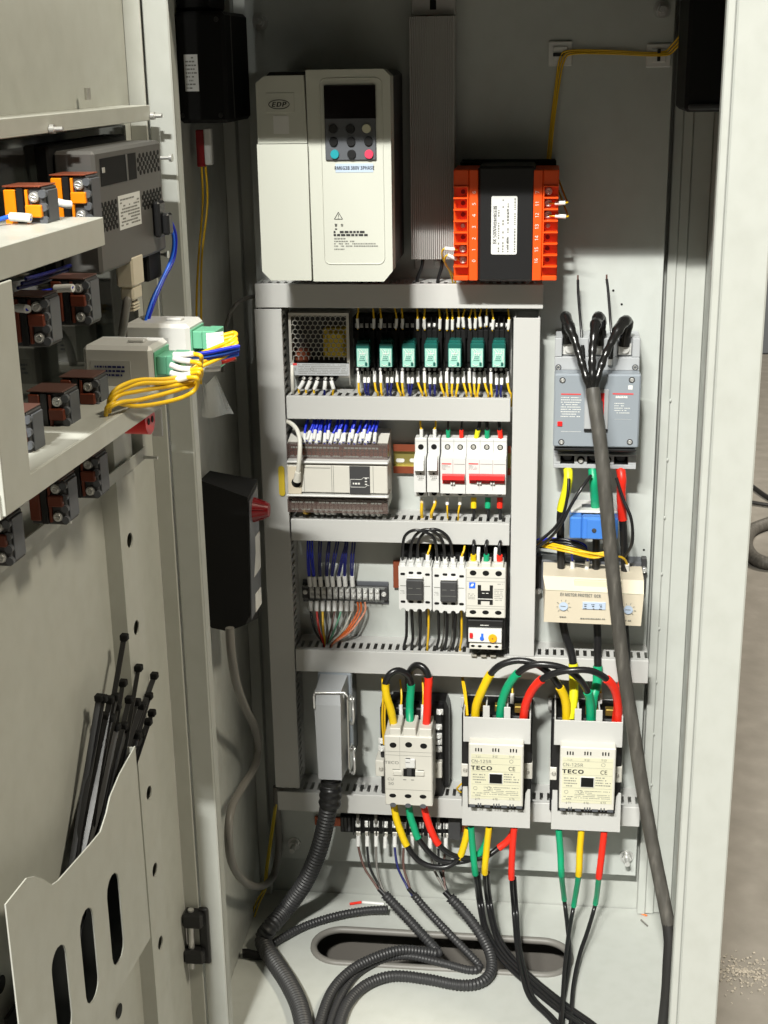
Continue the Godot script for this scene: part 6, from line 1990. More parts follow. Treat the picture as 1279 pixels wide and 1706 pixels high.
func large_contactors() -> void:
	# the cream-labelled pair with terminal shields
	var f = Rect2(-0.103, 0.5326, 0.0775, 0.0985)
	var at = Vector3(mid(f).x, 0.4776, 0)
	var t = thing("large_contactor", "large white contactor with printed cream label and shields, left one of the pair", "contactor", at, "large contactors with printed labels")
	var g = geo()
	g.slab(Rect2(-0.116, 0.499, 0.1018, 0.1527), 0.004, 0.07, 0.002)
	put(g, "base", M.black, t)
	g = geo()
	g.slab(Rect2(-0.1209, 0.634, 0.1047, 0.0172), 0.001, 0.012, 0.001)
	put(g, "foot_plate", M.duct, t)
	g = geo()
	g.slab(f, 0.0701, 0.119, 0.0015)
	put(g, "face", M.ivory, t)
	var lab = Rect2(-0.0995, 0.544, 0.0705, 0.0712)
	g = geo()
	g.slab(lab, 0.1191, 0.1195, 0.0)
	put(g, "label", M.cream, t)
	# print on the label
	var z = 0.1199
	write(t, "CN-125R", Vector3(-0.085, 0.604, 0.12), 0.0046, M.grey_ink, sans, Basis(), 1.15)
	write(t, "TECO", Vector3(-0.0845, 0.5935, 0.12), 0.0062, M.ink, bold, Basis(), 1.45)
	write(t, "CE", Vector3(-0.0416, 0.5937, 0.12), 0.006, M.ink, sans, Basis(), 1.1)
	write(t, "1 L1", Vector3(-0.0893, 0.6114, 0.12), 0.0028, M.grey_ink)
	write(t, "3 L2", Vector3(-0.0656, 0.6125, 0.12), 0.0028, M.grey_ink)
	write(t, "5 L3", Vector3(-0.0419, 0.6131, 0.12), 0.0028, M.grey_ink)
	write(t, "2 T1", Vector3(-0.0898, 0.5438, 0.12), 0.0028, M.grey_ink)
	write(t, "4 T2", Vector3(-0.0649, 0.5446, 0.12), 0.0028, M.grey_ink)
	write(t, "6 T3", Vector3(-0.041, 0.5458, 0.12), 0.0028, M.grey_ink)
	g = geo()
	for y in [0.6097, 0.5997, 0.5883, 0.5673, 0.548]:
		g.box(Vector3(lab.position.x + 0.001, y, 0.1196), Vector3(lab.end.x - 0.001, y + 0.0002, 0.1197))
	small_print(g, Rect2(-0.0969, 0.5685, 0.0197, 0.0163), 0.1196, 4, 0.7, 0.35)
	small_print(g, Rect2(-0.0526, 0.5708, 0.0214, 0.0161), 0.1196, 4, 0.8, 0.35)
	small_print(g, Rect2(-0.0814, 0.5506, 0.0497, 0.0139), 0.1196, 5, 0.7, 0.32)
	small_print(g, Rect2(-0.0967, 0.5481, 0.0146, 0.007), 0.1196, 2, 0.9, 0.35)
	for c in [Vector3(-0.0933, 0.5608, 0.1197), Vector3(-0.0737, 0.5618, 0.1197), Vector3(-0.0426, 0.6054, 0.1197)]:
		g.ring(c, Vector3(0, 0, 1), 0.0026, 0.00025, 14)
	put(g, "label_print", M.grey_ink, t)
	var w = Rect2(-0.073, 0.5706, 0.0176, 0.0144)
	g = geo()
	g.slab(w.grow(0.0012), 0.1196, 0.1206, 0.0004)
	put(g, "window_frame", M.white, t)
	g = geo()
	g.slab(w, 0.1207, 0.121, 0.0)
	put(g, "window", M.matt_black, t)
	# vent slots
	var vs = [Vector3(-0.0928, 0.6217, 0.1192), Vector3(-0.089, 0.6219, 0.1192), Vector3(-0.0852, 0.6216, 0.1192), Vector3(-0.0686, 0.6223, 0.1192), Vector3(-0.0648, 0.6225, 0.1192), Vector3(-0.0606, 0.6222, 0.1192), Vector3(-0.0437, 0.6225, 0.1192), Vector3(-0.0399, 0.6227, 0.1192), Vector3(-0.0357, 0.6224, 0.1192)]
	for p in vs:
		g = geo()
		g.box(p - Vector3(0.0009, 0.0026, 0.0003), p + Vector3(0.0009, 0.0026, 0.0003))
		put(g, "vent_slot", M.matt_black, t)
	for p in [Vector3(-0.0975, 0.5323, 0.1192), Vector3(-0.076, 0.5324, 0.1192), Vector3(-0.052, 0.5327, 0.1192), Vector3(-0.0306, 0.5328, 0.1192)]:
		g = geo()
		g.box(p - Vector3(0.0042, 0.002, 0.0003), p + Vector3(0.0042, 0.002, 0.0003))
		put(g, "lower_notch", M.slate, t)
	for p in [Vector3(-0.0889, 0.5337, 0.1192), Vector3(-0.0855, 0.5339, 0.1192), Vector3(-0.0666, 0.5339, 0.1192), Vector3(-0.0627, 0.5341, 0.1192), Vector3(-0.0593, 0.5343, 0.1192), Vector3(-0.0435, 0.5341, 0.1192), Vector3(-0.0392, 0.5343, 0.1192)]:
		g = geo()
		g.box(p - Vector3(0.0009, 0.0028, 0.0003), p + Vector3(0.0009, 0.0028, 0.0003))
		put(g, "vent_slot", M.slate, t)
	# upper shield: a wall with four posts
	var s = Rect2(-0.112, 0.6237, 0.0957, 0.0393)
	g = geo()
	g.slab(s, 0.0985, 0.1005, 0.0006)
	g.box(Vector3(s.position.x, s.position.y + 0.001, 0.03), Vector3(s.position.x + 0.002, s.end.y + 0.008, 0.0984), 0.0004)
	g.box(Vector3(s.end.x - 0.002, s.position.y + 0.001, 0.03), Vector3(s.end.x, s.end.y + 0.008, 0.0984), 0.0004)
	for r in [Rect2(-0.084, 0.6646, 0.0095, 0.0183), Rect2(-0.0543, 0.6649, 0.0091, 0.0174)]:
		g.slab(Rect2(r.position.x, s.end.y + 0.0001, r.size.x, r.size.y), 0.0985, 0.1005, 0.0005)
		g.box(Vector3(mid(r).x - 0.001, s.position.y, 0.07), Vector3(mid(r).x + 0.001, r.end.y - 0.002, 0.0984))
	put(g, "upper_shield", M.duct, t)
	# lower shield: U-shaped
	var b = Rect2(-0.1132, 0.4902, 0.0984, 0.0624)
	g = geo()
	var cut = 0.519
	g.prism(PackedVector2Array([b.position, Vector2(b.end.x, b.position.y), Vector2(b.end.x - 0.0005, b.end.y), Vector2(b.end.x - 0.004, b.end.y), Vector2(b.end.x - 0.0072, b.end.y - 0.006), Vector2(b.end.x - 0.0085, cut), Vector2(b.position.x + 0.0085, cut), Vector2(b.position.x + 0.0078, b.end.y), Vector2(b.position.x + 0.001, b.end.y)]), 0.101, 0.1035)
	g.box(Vector3(b.position.x, b.position.y, 0.05), Vector3(b.position.x + 0.002, cut, 0.1009), 0.0004)
	g.box(Vector3(b.end.x - 0.002, b.position.y, 0.05), Vector3(b.end.x, cut, 0.1009), 0.0004)
	put(g, "lower_shield", M.duct, t)
	# side lugs and coil terminals
	for k in [[Rect2(-0.1168, 0.5513, 0.0102, 0.0211), Vector3(-0.1109, 0.5627, 0.0715)], [Rect2(-0.0256, 0.552, 0.0126, 0.0258), Vector3(-0.0201, 0.5642, 0.0715)]]:
		g = geo()
		g.slab(k[0], 0.04, 0.071, 0.001)
		var lug = put(g, "side_lug", M.ivory, t)
		g = geo()
		screw(g, k[1], 0.0034, Vector3(0, 0, 1), 0.001)
		put(g, "lug_screw", M.zinc, lug)
	for p in [Vector3(-0.1108, 0.5929, 0.06), Vector3(-0.1108, 0.5831, 0.06), Vector3(-0.0208, 0.5931, 0.06)]:
		g = geo()
		g.box(p - Vector3(0.0035, 0.003, 0.004), p + Vector3(0.0035, 0.003, 0.004), 0.0005)
		put(g, "coil_terminal", M.zinc, t)
	for p in [Vector3(-0.0894, 0.6659, 0.075), Vector3(-0.0593, 0.6662, 0.075), Vector3(-0.0311, 0.6655, 0.075)]:
		g = geo()
		g.box(p - Vector3(0.009, 0.006, 0.012), p + Vector3(0.009, 0.004, 0.0), 0.0008)
		put(g, "terminal_bar", M.brass, t)
	var step = Vector3(0.0644, 0.5822, 0.12) - Vector3(-0.0644, 0.5816, 0.12)
	copy(t, "large_contactor", "large white contactor with printed cream label and shields, right one by the thick cable", at + step)
	# CU 50 contactor
	f = Rect2(-0.2249, 0.5199, 0.0693, 0.1119)
	at = Vector3(mid(f).x, f.position.y, 0)
	t = thing("plain_contactor", "plain white contactor with yellow, green and red boots, left of the labelled pair", "contactor", at)
	g = geo()
	g.slab(Rect2(-0.2377, 0.4973, 0.0924, 0.1513), 0.004, 0.05, 0.002)
	g.prism(PackedVector2Array([Vector2(-0.2231, 0.6512), Vector2(-0.1421, 0.6526), Vector2(-0.1376, 0.6411), Vector2(-0.1378, 0.5118), Vector2(-0.2361, 0.5069)]), 0.001, 0.03)
	put(g, "base", M.black, t)
	g = geo()
	g.slab(f, 0.0501, 0.107, 0.0015)
	put(g, "face", M.ivory, t)
	for r in [Rect2(-0.2174, 0.6298, 0.0163, 0.0126), Rect2(-0.1975, 0.6308, 0.018, 0.0125), Rect2(-0.1751, 0.6308, 0.018, 0.0125)]:
		g = geo()
		g.slab(r, 0.06, 0.104, 0.001)
		put(g, "terminal_guard", M.ivory, t)
	for p in [Vector3(-0.2122, 0.6172, 0.1073), Vector3(-0.1897, 0.6187, 0.1073), Vector3(-0.1681, 0.6177, 0.1073)]:
		g = geo()
		g.prism(circle(Vector2(p.x, p.y), 0.0050, 0.0042), 0.1071, 0.1074)
		put(g, "screw_hole", M.matt_black, t)
	for p in [Vector3(-0.2138, 0.5357, 0.1073), Vector3(-0.1914, 0.5358, 0.1073), Vector3(-0.1696, 0.536, 0.1073)]:
		g = geo()
		g.prism(circle(Vector2(p.x, p.y), 0.0050, 0.0032), 0.1071, 0.1074)
		put(g, "screw_hole", M.matt_black, t)
	for p in [Vector3(-0.2135, 0.5179, 0.108), Vector3(-0.1915, 0.518, 0.108), Vector3(-0.1696, 0.5182, 0.108)]:
		g = geo()
		g.prism(circle(Vector2(p.x, f.position.y + 0.0005), 0.0046, 0.0036), 0.1071, 0.1075)
		put(g, "wire_mouth", M.slate, t)
	g = geo()
	for y in [0.607, 0.6012, 0.5459]:
		g.box(Vector3(f.position.x + 0.001, y, 0.1071), Vector3(f.end.x - 0.001, y + 0.0003, 0.1073))
	g.box(Vector3(-0.2028, 0.5804, 0.1071), Vector3(-0.2025, 0.6304, 0.1073))
	for r in [Rect2(-0.2136, 0.5781, 0.0113, 0.0008), Rect2(-0.1771, 0.5782, 0.0095, 0.001)]:
		g.slab(r, 0.1071, 0.1074, 0.0)
	put(g, "seams", M.grey_ink, t)
	for r in [Rect2(-0.2127, 0.5695, 0.0138, 0.0081), Rect2(-0.1805, 0.5701, 0.013, 0.0081)]:
		g = geo()
		g.slab(r, 0.1071, 0.1095, 0.0008)
		put(g, "slider_wing", M.ivory, t)
	g = geo()
	g.slab(Rect2(-0.1947, 0.5836, 0.0146, 0.0147), 0.1071, 0.112, 0.001)
	put(g, "slider", M.white, t)
	g = geo()
	g.slab(Rect2(-0.1978, 0.5684, 0.0173, 0.0118), 0.1071, 0.108, 0.0)
	put(g, "slider_well", M.matt_black, t)
	g = geo()
	g.slab(Rect2(-0.1923, 0.5708, 0.0068, 0.0132), 0.1081, 0.111, 0.0006)
	put(g, "slider_stem", M.charcoal, t)
	g = geo()
	for r in [Rect2(-0.1937, 0.5988, 0.0069, 0.0011), Rect2(-0.1938, 0.5925, 0.0061, 0.0007)]:
		g.slab(r, 0.1121, 0.1123, 0.0)
	g.slab(Rect2(-0.1981, 0.5619, 0.0044, 0.0008), 0.1071, 0.1073, 0.0)
	g.slab(Rect2(-0.1868, 0.562, 0.0043, 0.0008), 0.1071, 0.1073, 0.0)
	put(g, "marks", M.ink, t)
	write(t, "TECO", Vector3(-0.2143, 0.5892, 0.1074), 0.0042, M.grey_ink, sans, Basis(), 1.5)
	write(t, "CU", Vector3(-0.2164, 0.5625, 0.1074), 0.004, M.grey_ink, sans, Basis(), 1.3)
	write(t, "50", Vector3(-0.2161, 0.5552, 0.1074), 0.004, M.grey_ink, sans, Basis(), 1.3)
	for k in [[Rect2(-0.2446, 0.5397, 0.0126, 0.0263), Vector3(-0.2362, 0.5528, 0.0605)], [Rect2(-0.1586, 0.541, 0.0128, 0.0261), Vector3(-0.155, 0.5537, 0.0605)]]:
		g = geo()
		g.slab(k[0], 0.03, 0.06, 0.001)
		var lug = put(g, "side_lug", M.ivory, t)
		g = geo()
		screw(g, k[1], 0.0034, Vector3(0, 0, 1), 0.001)
		put(g, "lug_screw", M.zinc, lug)
	for p in [Vector3(-0.1493, 0.645, 0.051), Vector3(-0.1511, 0.6207, 0.051), Vector3(-0.1512, 0.606, 0.051), Vector3(-0.1512, 0.5962, 0.051), Vector3(-0.1512, 0.5844, 0.051), Vector3(-0.2358, 0.5943, 0.051), Vector3(-0.236, 0.5815, 0.051)]:
		g = geo()
		g.box(p - Vector3(0.005, 0.0045, 0.0008), p + Vector3(0.005, 0.0045, 0.0008), 0.0004)
		screw(g, p + Vector3(0, 0, 0.0009), 0.0042, Vector3(0, 0.3, 1).normalized(), 0.003)
		put(g, "coil_terminal", M.nickel, t)
	# boots and loops over the plain contactor
	var l1 = [Vector3(-0.2128, 0.6321, 0.085), Vector3(-0.2164, 0.6612, 0.088), Vector3(-0.2221, 0.6847, 0.088), Vector3(-0.2247, 0.7016, 0.086), Vector3(-0.2178, 0.7169, 0.084), Vector3(-0.2061, 0.7211, 0.08), Vector3(-0.1949, 0.7104, 0.072), Vector3(-0.1905, 0.6927, 0.066), Vector3(-0.1907, 0.6707, 0.066), Vector3(-0.1903, 0.6497, 0.072), Vector3(-0.1892, 0.6332, 0.085)]
	wire("black jumper loop with a yellow and a green boot over the plain white contactor", M.wire_black, l1, 0.0050, "", [[0, 3, 0.0058, M.boot_yellow, "yellow_boot"], [7, 10, 0.0060, M.boot_green, "green_boot"]], "wire", 6)
	var l2 = [Vector3(-0.1666, 0.6342, 0.085), Vector3(-0.1645, 0.6629, 0.087), Vector3(-0.1635, 0.6908, 0.086), Vector3(-0.1637, 0.7138, 0.083), Vector3(-0.1681, 0.7254, 0.08), Vector3(-0.1779, 0.7298, 0.076), Vector3(-0.1881, 0.722, 0.07), Vector3(-0.1934, 0.7078, 0.062), Vector3(-0.1952, 0.6845, 0.055)]
	wire("black jumper loop ending in a red boot at the plain white contactor", M.wire_black, l2, 0.0050, "", [[0, 3, 0.0060, M.boot_red, "red_boot"]], "wire", 6)
	for k in [[[Vector3(-0.2318, 0.5907, 0.055), Vector3(-0.2332, 0.6323, 0.06), Vector3(-0.2317, 0.671, 0.06), Vector3(-0.2347, 0.6923, 0.04)], "left edge, outer"], [[Vector3(-0.2291, 0.5908, 0.055), Vector3(-0.2294, 0.6334, 0.062), Vector3(-0.2282, 0.6711, 0.06), Vector3(-0.2311, 0.6924, 0.04)], "left edge, inner"]]:
		wire("thin yellow wire up the plain white contactor's %s of the pair" % k[1], M.wire_yellow, k[0], 0.0016)
	for k in [[[Vector3(-0.2055, 0.6237, 0.056), Vector3(-0.2067, 0.6479, 0.05), Vector3(-0.2053, 0.6649, 0.045), Vector3(-0.2093, 0.6848, 0.03)], "between its yellow and green boots"], [[Vector3(-0.1745, 0.6251, 0.056), Vector3(-0.174, 0.6493, 0.05), Vector3(-0.1743, 0.671, 0.045), Vector3(-0.1764, 0.688, 0.03)], "beside its red boot"]]:
		var a: Array = k[0]
		wire("thin yellow wire with white sleeve behind the plain contactor, " + k[1], M.wire_yellow, a, 0.0016, "", [[a[0], a[1] + Vector3(0, 0.006, 0), 0.003, M.sleeve, "marker_sleeve"]])
	for i in 2:
		wire("thin yellow wire into the upper left of the left labelled contactor, %s of two" % ["left", "right"][i], M.wire_yellow, [Vector3(-0.1083, 0.6601, 0.09) + Vector3(0.002 * i, 0, 0), Vector3(-0.1113, 0.6759, 0.07) + Vector3(0.002 * i, 0, 0), Vector3(-0.1161, 0.69, 0.05) + Vector3(0.003 * i, 0, 0), Vector3(-0.1191, 0.6979, 0.03)], 0.0014)
	for k in [[[Vector3(-0.0446, 0.6624, 0.05), Vector3(-0.0441, 0.6763, 0.045), Vector3(-0.0456, 0.6931, 0.03)], "left"], [[Vector3(0.0817, 0.6676, 0.05), Vector3(0.0823, 0.6813, 0.045), Vector3(0.0814, 0.6961, 0.03)], "right"]]:
		var a: Array = k[0]
		wire("short yellow wire with a white sleeve behind the top of the %s labelled contactor" % k[1], M.wire_yellow, a, 0.0015, "", [[a[0], a[1], 0.003, M.sleeve, "marker_sleeve"]])
	wire("yellow wire curling beside the left labelled contactor's lower left", M.wire_yellow, [Vector3(-0.1087, 0.5383, 0.05), Vector3(-0.1128, 0.5349, 0.055), Vector3(-0.119, 0.5276, 0.055), Vector3(-0.1238, 0.5195, 0.05), Vector3(-0.1187, 0.511, 0.045)], 0.0014)
	# the three long loops between the labelled contactors
	var loops = [[Vector3(-0.0957, 0.6506, 0.085), Vector3(-0.0938, 0.6768, 0.09), Vector3(-0.0861, 0.7047, 0.095), Vector3(-0.0742, 0.7297, 0.1), Vector3(-0.0582, 0.7481, 0.105), Vector3(-0.0366, 0.7567, 0.108), Vector3(-0.0133, 0.753, 0.108), Vector3(0.0077, 0.7365, 0.104), Vector3(0.0232, 0.7132, 0.098), Vector3(0.0314, 0.6876, 0.092), Vector3(0.034, 0.6515, 0.085)], [Vector3(-0.0605, 0.6521, 0.085), Vector3(-0.058, 0.682, 0.092), Vector3(-0.0504, 0.7113, 0.1), Vector3(-0.0363, 0.7366, 0.108), Vector3(-0.0173, 0.7514, 0.113), Vector3(0.0032, 0.7563, 0.116), Vector3(0.0281, 0.7491, 0.114), Vector3(0.0492, 0.7326, 0.108), Vector3(0.0615, 0.7093, 0.1), Vector3(0.0666, 0.6844, 0.092), Vector3(0.0678, 0.651, 0.085)], [Vector3(-0.0272, 0.6517, 0.085), Vector3(-0.0241, 0.6821, 0.095), Vector3(-0.0159, 0.7108, 0.106), Vector3(-0.0021, 0.7325, 0.116), Vector3(0.0158, 0.7459, 0.122), Vector3(0.0377, 0.7531, 0.126), Vector3(0.0647, 0.7505, 0.124), Vector3(0.0866, 0.7368, 0.116), Vector3(0.1001, 0.7132, 0.105), Vector3(0.1057, 0.6842, 0.094), Vector3(0.1048, 0.6498, 0.085)]]
	for i in 3:
		var a: Array = loops[i]
		wire("black jumper arching between the two labelled contactors, with %s boots at both ends" % ["yellow", "green", "red"][i], M.wire_black, a, 0.0048, "", [[0, 3, 0.0062, M[["boot_yellow", "boot_green", "boot_red"][i]], "left_boot"], [8 if i < 2 else 7, 10, 0.0063, M[["boot_yellow", "boot_green", "boot_red"][i]], "right_boot"]], "wire", 6)



func corrugated(g: Geo, pts: Array, r: float, pitch := 0.0042) -> void:
	var fine = Geo.even(pts, pitch / 4.0)
	g.sweep(fine, [r, r, r * 0.86, r * 0.86], 18)


func low_terminals() -> void:
	var r = Rect2(-0.3047, 0.4243, 0.1854, 0.0304)
	var at = Vector3(mid(r).x, r.position.y, 0)
	var t = thing("terminal_strip", "black strip of screw terminals under the lowest duct, behind the coloured boots", "terminal strip", at)
	var g = geo()
	g.slab(r, 0.006, 0.030, 0.001)
	put(g, "body", M.matt_black, t)
	g = geo()
	g.slab(Rect2(-0.349, 0.4195, 0.239, 0.0144), 0.001, 0.0055, 0.0005)
	put(g, "rail", M.copper, t)
	for i in 13:
		g = geo()
		var x = -0.2838 + i * 0.0117
		g.slab(Rect2(x - 0.0007, r.position.y, 0.0014, r.size.y), 0.0301, 0.037, 0.0003)
		put(g, "partition", M.black, t)
	for i in 3:
		g = geo()
		g.slab(Rect2(-0.3033 + i * 0.0052, r.position.y + 0.004, 0.0044, r.size.y - 0.006), 0.0301, 0.034, 0.0005)
		put(g, "end_block", M.charcoal, t)
	g = geo()
	g.slab(Rect2(-0.138, 0.4263, 0.0182, 0.0371), 0.0301, 0.04, 0.001)
	put(g, "end_stop", M.charcoal, t)
	var xs = [Vector3(-0.2765, 0.4405, 0.033), Vector3(-0.2626, 0.4413, 0.033), Vector3(-0.2488, 0.442, 0.033), Vector3(-0.2349, 0.4417, 0.033), Vector3(-0.2202, 0.4425, 0.033), Vector3(-0.2064, 0.4422, 0.033), Vector3(-0.1935, 0.4429, 0.033), Vector3(-0.1797, 0.4437, 0.033), Vector3(-0.166, 0.4434, 0.033), Vector3(-0.1532, 0.4441, 0.033), Vector3(-0.1422, 0.4447, 0.033)]
	for i in xs.size():
		g = geo()
		var p: Vector3 = xs[i]
		g.box(p - Vector3(0.004, 0.0055, 0.0028), p + Vector3(0.004, 0.0055, -0.001), 0.0004)
		screw(g, p + Vector3(0, 0, -0.001), 0.0042, Vector3(0, 0.3, 1).normalized(), 0.003)
		put(g, "upper_terminal", M.nickel, t)
		g = geo()
		p += Vector3(0, -0.0165, -0.0028)
		g.box(p - Vector3(0.0038, 0.004, 0), p + Vector3(0.0038, 0.004, 0.003), 0.0005)
		put(g, "lower_terminal", M.zinc, t)
	# sleeves and the wires that gather into the conduits
	var mouths = [Vector3(-0.2339, 0.3465, 0.07), Vector3(-0.1898, 0.3492, 0.07), Vector3(-0.1338, 0.3507, 0.075)]
	var inside = [Vector3(-0.2148, 0.3298, 0.078), Vector3(-0.1709, 0.3294, 0.078), Vector3(-0.1189, 0.3368, 0.081)]
	var use = [[0, 0, "wire_brown"], [1, 0, "wire_black"], [2, 0, "wire_grey"], [4, 1, "wire_navy"], [5, 1, "wire_brown"], [9, 2, "wire_black"], [10, 2, "wire_brown"], [8, 2, "wire_grey"]]
	for i in use.size():
		var p: Vector3 = xs[use[i][0]] + Vector3(0, -0.018, 0.001)
		var q = p + Vector3(0, -0.016, 0.004)
		var e: Vector3 = mouths[use[i][1]] + Vector3(-0.003 + 0.002 * (i % 3), 0, 0)
		var nm: String = {"wire_brown": "brown", "wire_black": "black", "wire_grey": "grey", "wire_navy": "blue"}[use[i][2]]
		wire("%s wire with white sleeve from the bottom terminal strip, %s from the left" % [nm, ORD[i]], M[use[i][2]], [p, q, q.lerp(e, 0.35) + Vector3(-0.004, -0.006, 0.002), q.lerp(e, 0.75) + Vector3(-0.003, -0.002, 0), e, inside[use[i][1]]], 0.0019, "", [[p, q, 0.0033, M.sleeve, "marker_sleeve"]])
	for i in [3, 6, 7]:
		var p: Vector3 = xs[i] + Vector3(0, -0.018, 0.001)
		wire("white sleeve hanging under the bottom terminal strip, at its %s terminal" % ORD[i], M.sleeve, [p, p + Vector3(0, -0.018, 0.004)], 0.0031)
	for i in [0, 2, 4, 8, 9]:
		var p: Vector3 = xs[i] + Vector3(0, 0.004, 0.001)
		wire("grey sleeve above the bottom terminal strip, at its %s terminal" % ORD[i], M.wire_grey, [p, p + Vector3(0, 0.014, 0.002), p + Vector3(0, 0.03, -0.008)], 0.0026)


func multipole_plug() -> void:
	var f = Rect2(-0.3227, 0.5621, 0.0379, 0.1356)
	var at = Vector3(mid(f).x, f.position.y, 0)
	var t = thing("multipole_plug", "grey metal multipole plug with steel side latches above a black corrugated conduit", "plug", at)
	var g = geo()
	var b = Rect2(f.position.x - 0.001, f.position.y, f.size.x + 0.004, f.size.y + 0.002)
	g.loft([Vector3(b.position.x, b.position.y, 0.062), Vector3(b.end.x, b.position.y, 0.062), Vector3(b.end.x, b.end.y, 0.062), Vector3(b.position.x, b.end.y, 0.062)], [Vector3(f.position.x + 0.003, f.position.y + 0.002, 0.12), Vector3(f.end.x - 0.001, f.position.y + 0.002, 0.12), Vector3(f.end.x, f.end.y - 0.015, 0.12), Vector3(f.position.x, f.end.y - 0.015, 0.12)])
	g.loft([Vector3(b.position.x, b.end.y - 0.0002, 0.062), Vector3(b.end.x, b.end.y - 0.0002, 0.062), Vector3(f.end.x, f.end.y - 0.0152, 0.1198), Vector3(f.position.x, f.end.y - 0.0152, 0.1198)], [Vector3(b.position.x + 0.001, b.end.y + 0.004, 0.062), Vector3(b.end.x - 0.001, b.end.y + 0.004, 0.062), Vector3(f.end.x - 0.001, f.end.y + 0.001, 0.116), Vector3(f.position.x + 0.001, f.end.y + 0.001, 0.116)])
	put(g, "hood", M.grey_light, t)
	g = geo()
	g.box(Vector3(b.position.x - 0.002, b.position.y - 0.002, 0.004), Vector3(b.end.x + 0.004, b.end.y + 0.014, 0.05), 0.003)
	put(g, "base", M.black, t)
	g = geo()
	g.box(Vector3(b.position.x - 0.003, b.position.y - 0.004, 0.0505), Vector3(b.end.x + 0.005, b.end.y + 0.006, 0.0615), 0.002)
	put(g, "flange", M.grey_plastic, t)
	# top latch frame
	g = geo()
	g.box(Vector3(-0.3272, 0.6899, 0.1), Vector3(-0.2827, 0.6824, 0.06), 0.001)
	g.box(Vector3(-0.3173, 0.6927, 0.085), Vector3(-0.2948, 0.6944, 0.06), 0.0012)
	g.sweep([Vector3(-0.3218, 0.6791, 0.124), Vector3(-0.3222, 0.6973, 0.123), Vector3(-0.32, 0.7015, 0.12), Vector3(-0.2787, 0.7032, 0.12), Vector3(-0.2749, 0.6968, 0.118)], [0.0014], 6)
	put(g, "top_latch", M.nickel, t)
	# side latches on the right
	var x = b.end.x + 0.003
	for k in [[0.6592, "upper"], [0.5788, "lower"]]:
		g = geo()
		var y: float = k[0]
		g.box(Vector3(x, y - 0.018, 0.066), Vector3(x + 0.0015, y + 0.018, 0.092), 0.0005)
		g.sweep(Geo.smooth([Vector3(x + 0.003, y + 0.014, 0.07), Vector3(x + 0.008, y + 0.01, 0.095), Vector3(x + 0.009, y - 0.008, 0.1), Vector3(x + 0.006, y - 0.017, 0.096), Vector3(x + 0.002, y - 0.019, 0.086)], 5), [0.0018], 8)
		g.cyl(Vector3(x - 0.001, y + 0.012, 0.075), Vector3(x + 0.007, y + 0.012, 0.075), 0.0035, -1, 14)
		put(g, "side_latch", M.steel, t)
	g = geo()
	g.sweep([Vector3(x + 0.001, b.position.y + 0.01, 0.1), Vector3(x + 0.001, b.end.y - 0.01, 0.1)], [0.0012], 6)
	put(g, "latch_bar", M.zinc, t)
	# conduit
	var path = [Vector3(-0.306, 0.5549, 0.098), Vector3(-0.3084, 0.5223, 0.1), Vector3(-0.3149, 0.482, 0.1), Vector3(-0.3285, 0.4293, 0.098), Vector3(-0.3511, 0.3738, 0.094), Vector3(-0.3809, 0.3255, 0.092), Vector3(-0.3985, 0.3164, 0.127), Vector3(-0.4098, 0.2984, 0.1295), Vector3(-0.4049, 0.2924, 0.146), Vector3(-0.3843, 0.2899, 0.1772), Vector3(-0.354, 0.2889, 0.225), Vector3(-0.3291, 0.2889, 0.2762), Vector3(-0.3063, 0.2889, 0.3494), Vector3(-0.2882, 0.2889, 0.4177)]
	at = path[7]
	t = thing("corrugated_conduit", "thickest black corrugated conduit, from the grey plug sweeping down left to the front", "conduit", at, "")
	g = geo()
	corrugated(g, path, 0.0134, 0.0056)
	put(g, "tube", M.conduit, t)
	g = geo()
	var neck: Array = Geo.even([Vector3(-0.3054, 0.5514, 0.097), Vector3(-0.3065, 0.5297, 0.099), Vector3(-0.3086, 0.5079, 0.101)], 0.003)
	var rad: Array = []
	for k in neck.size():
		rad.append(0.0152 + 0.0012 * sin(k * 1.7) + (0.001 if k > 4 else -0.0006))
	g.sweep(neck, rad, 18)
	put(g, "taped_neck", M.black, t)
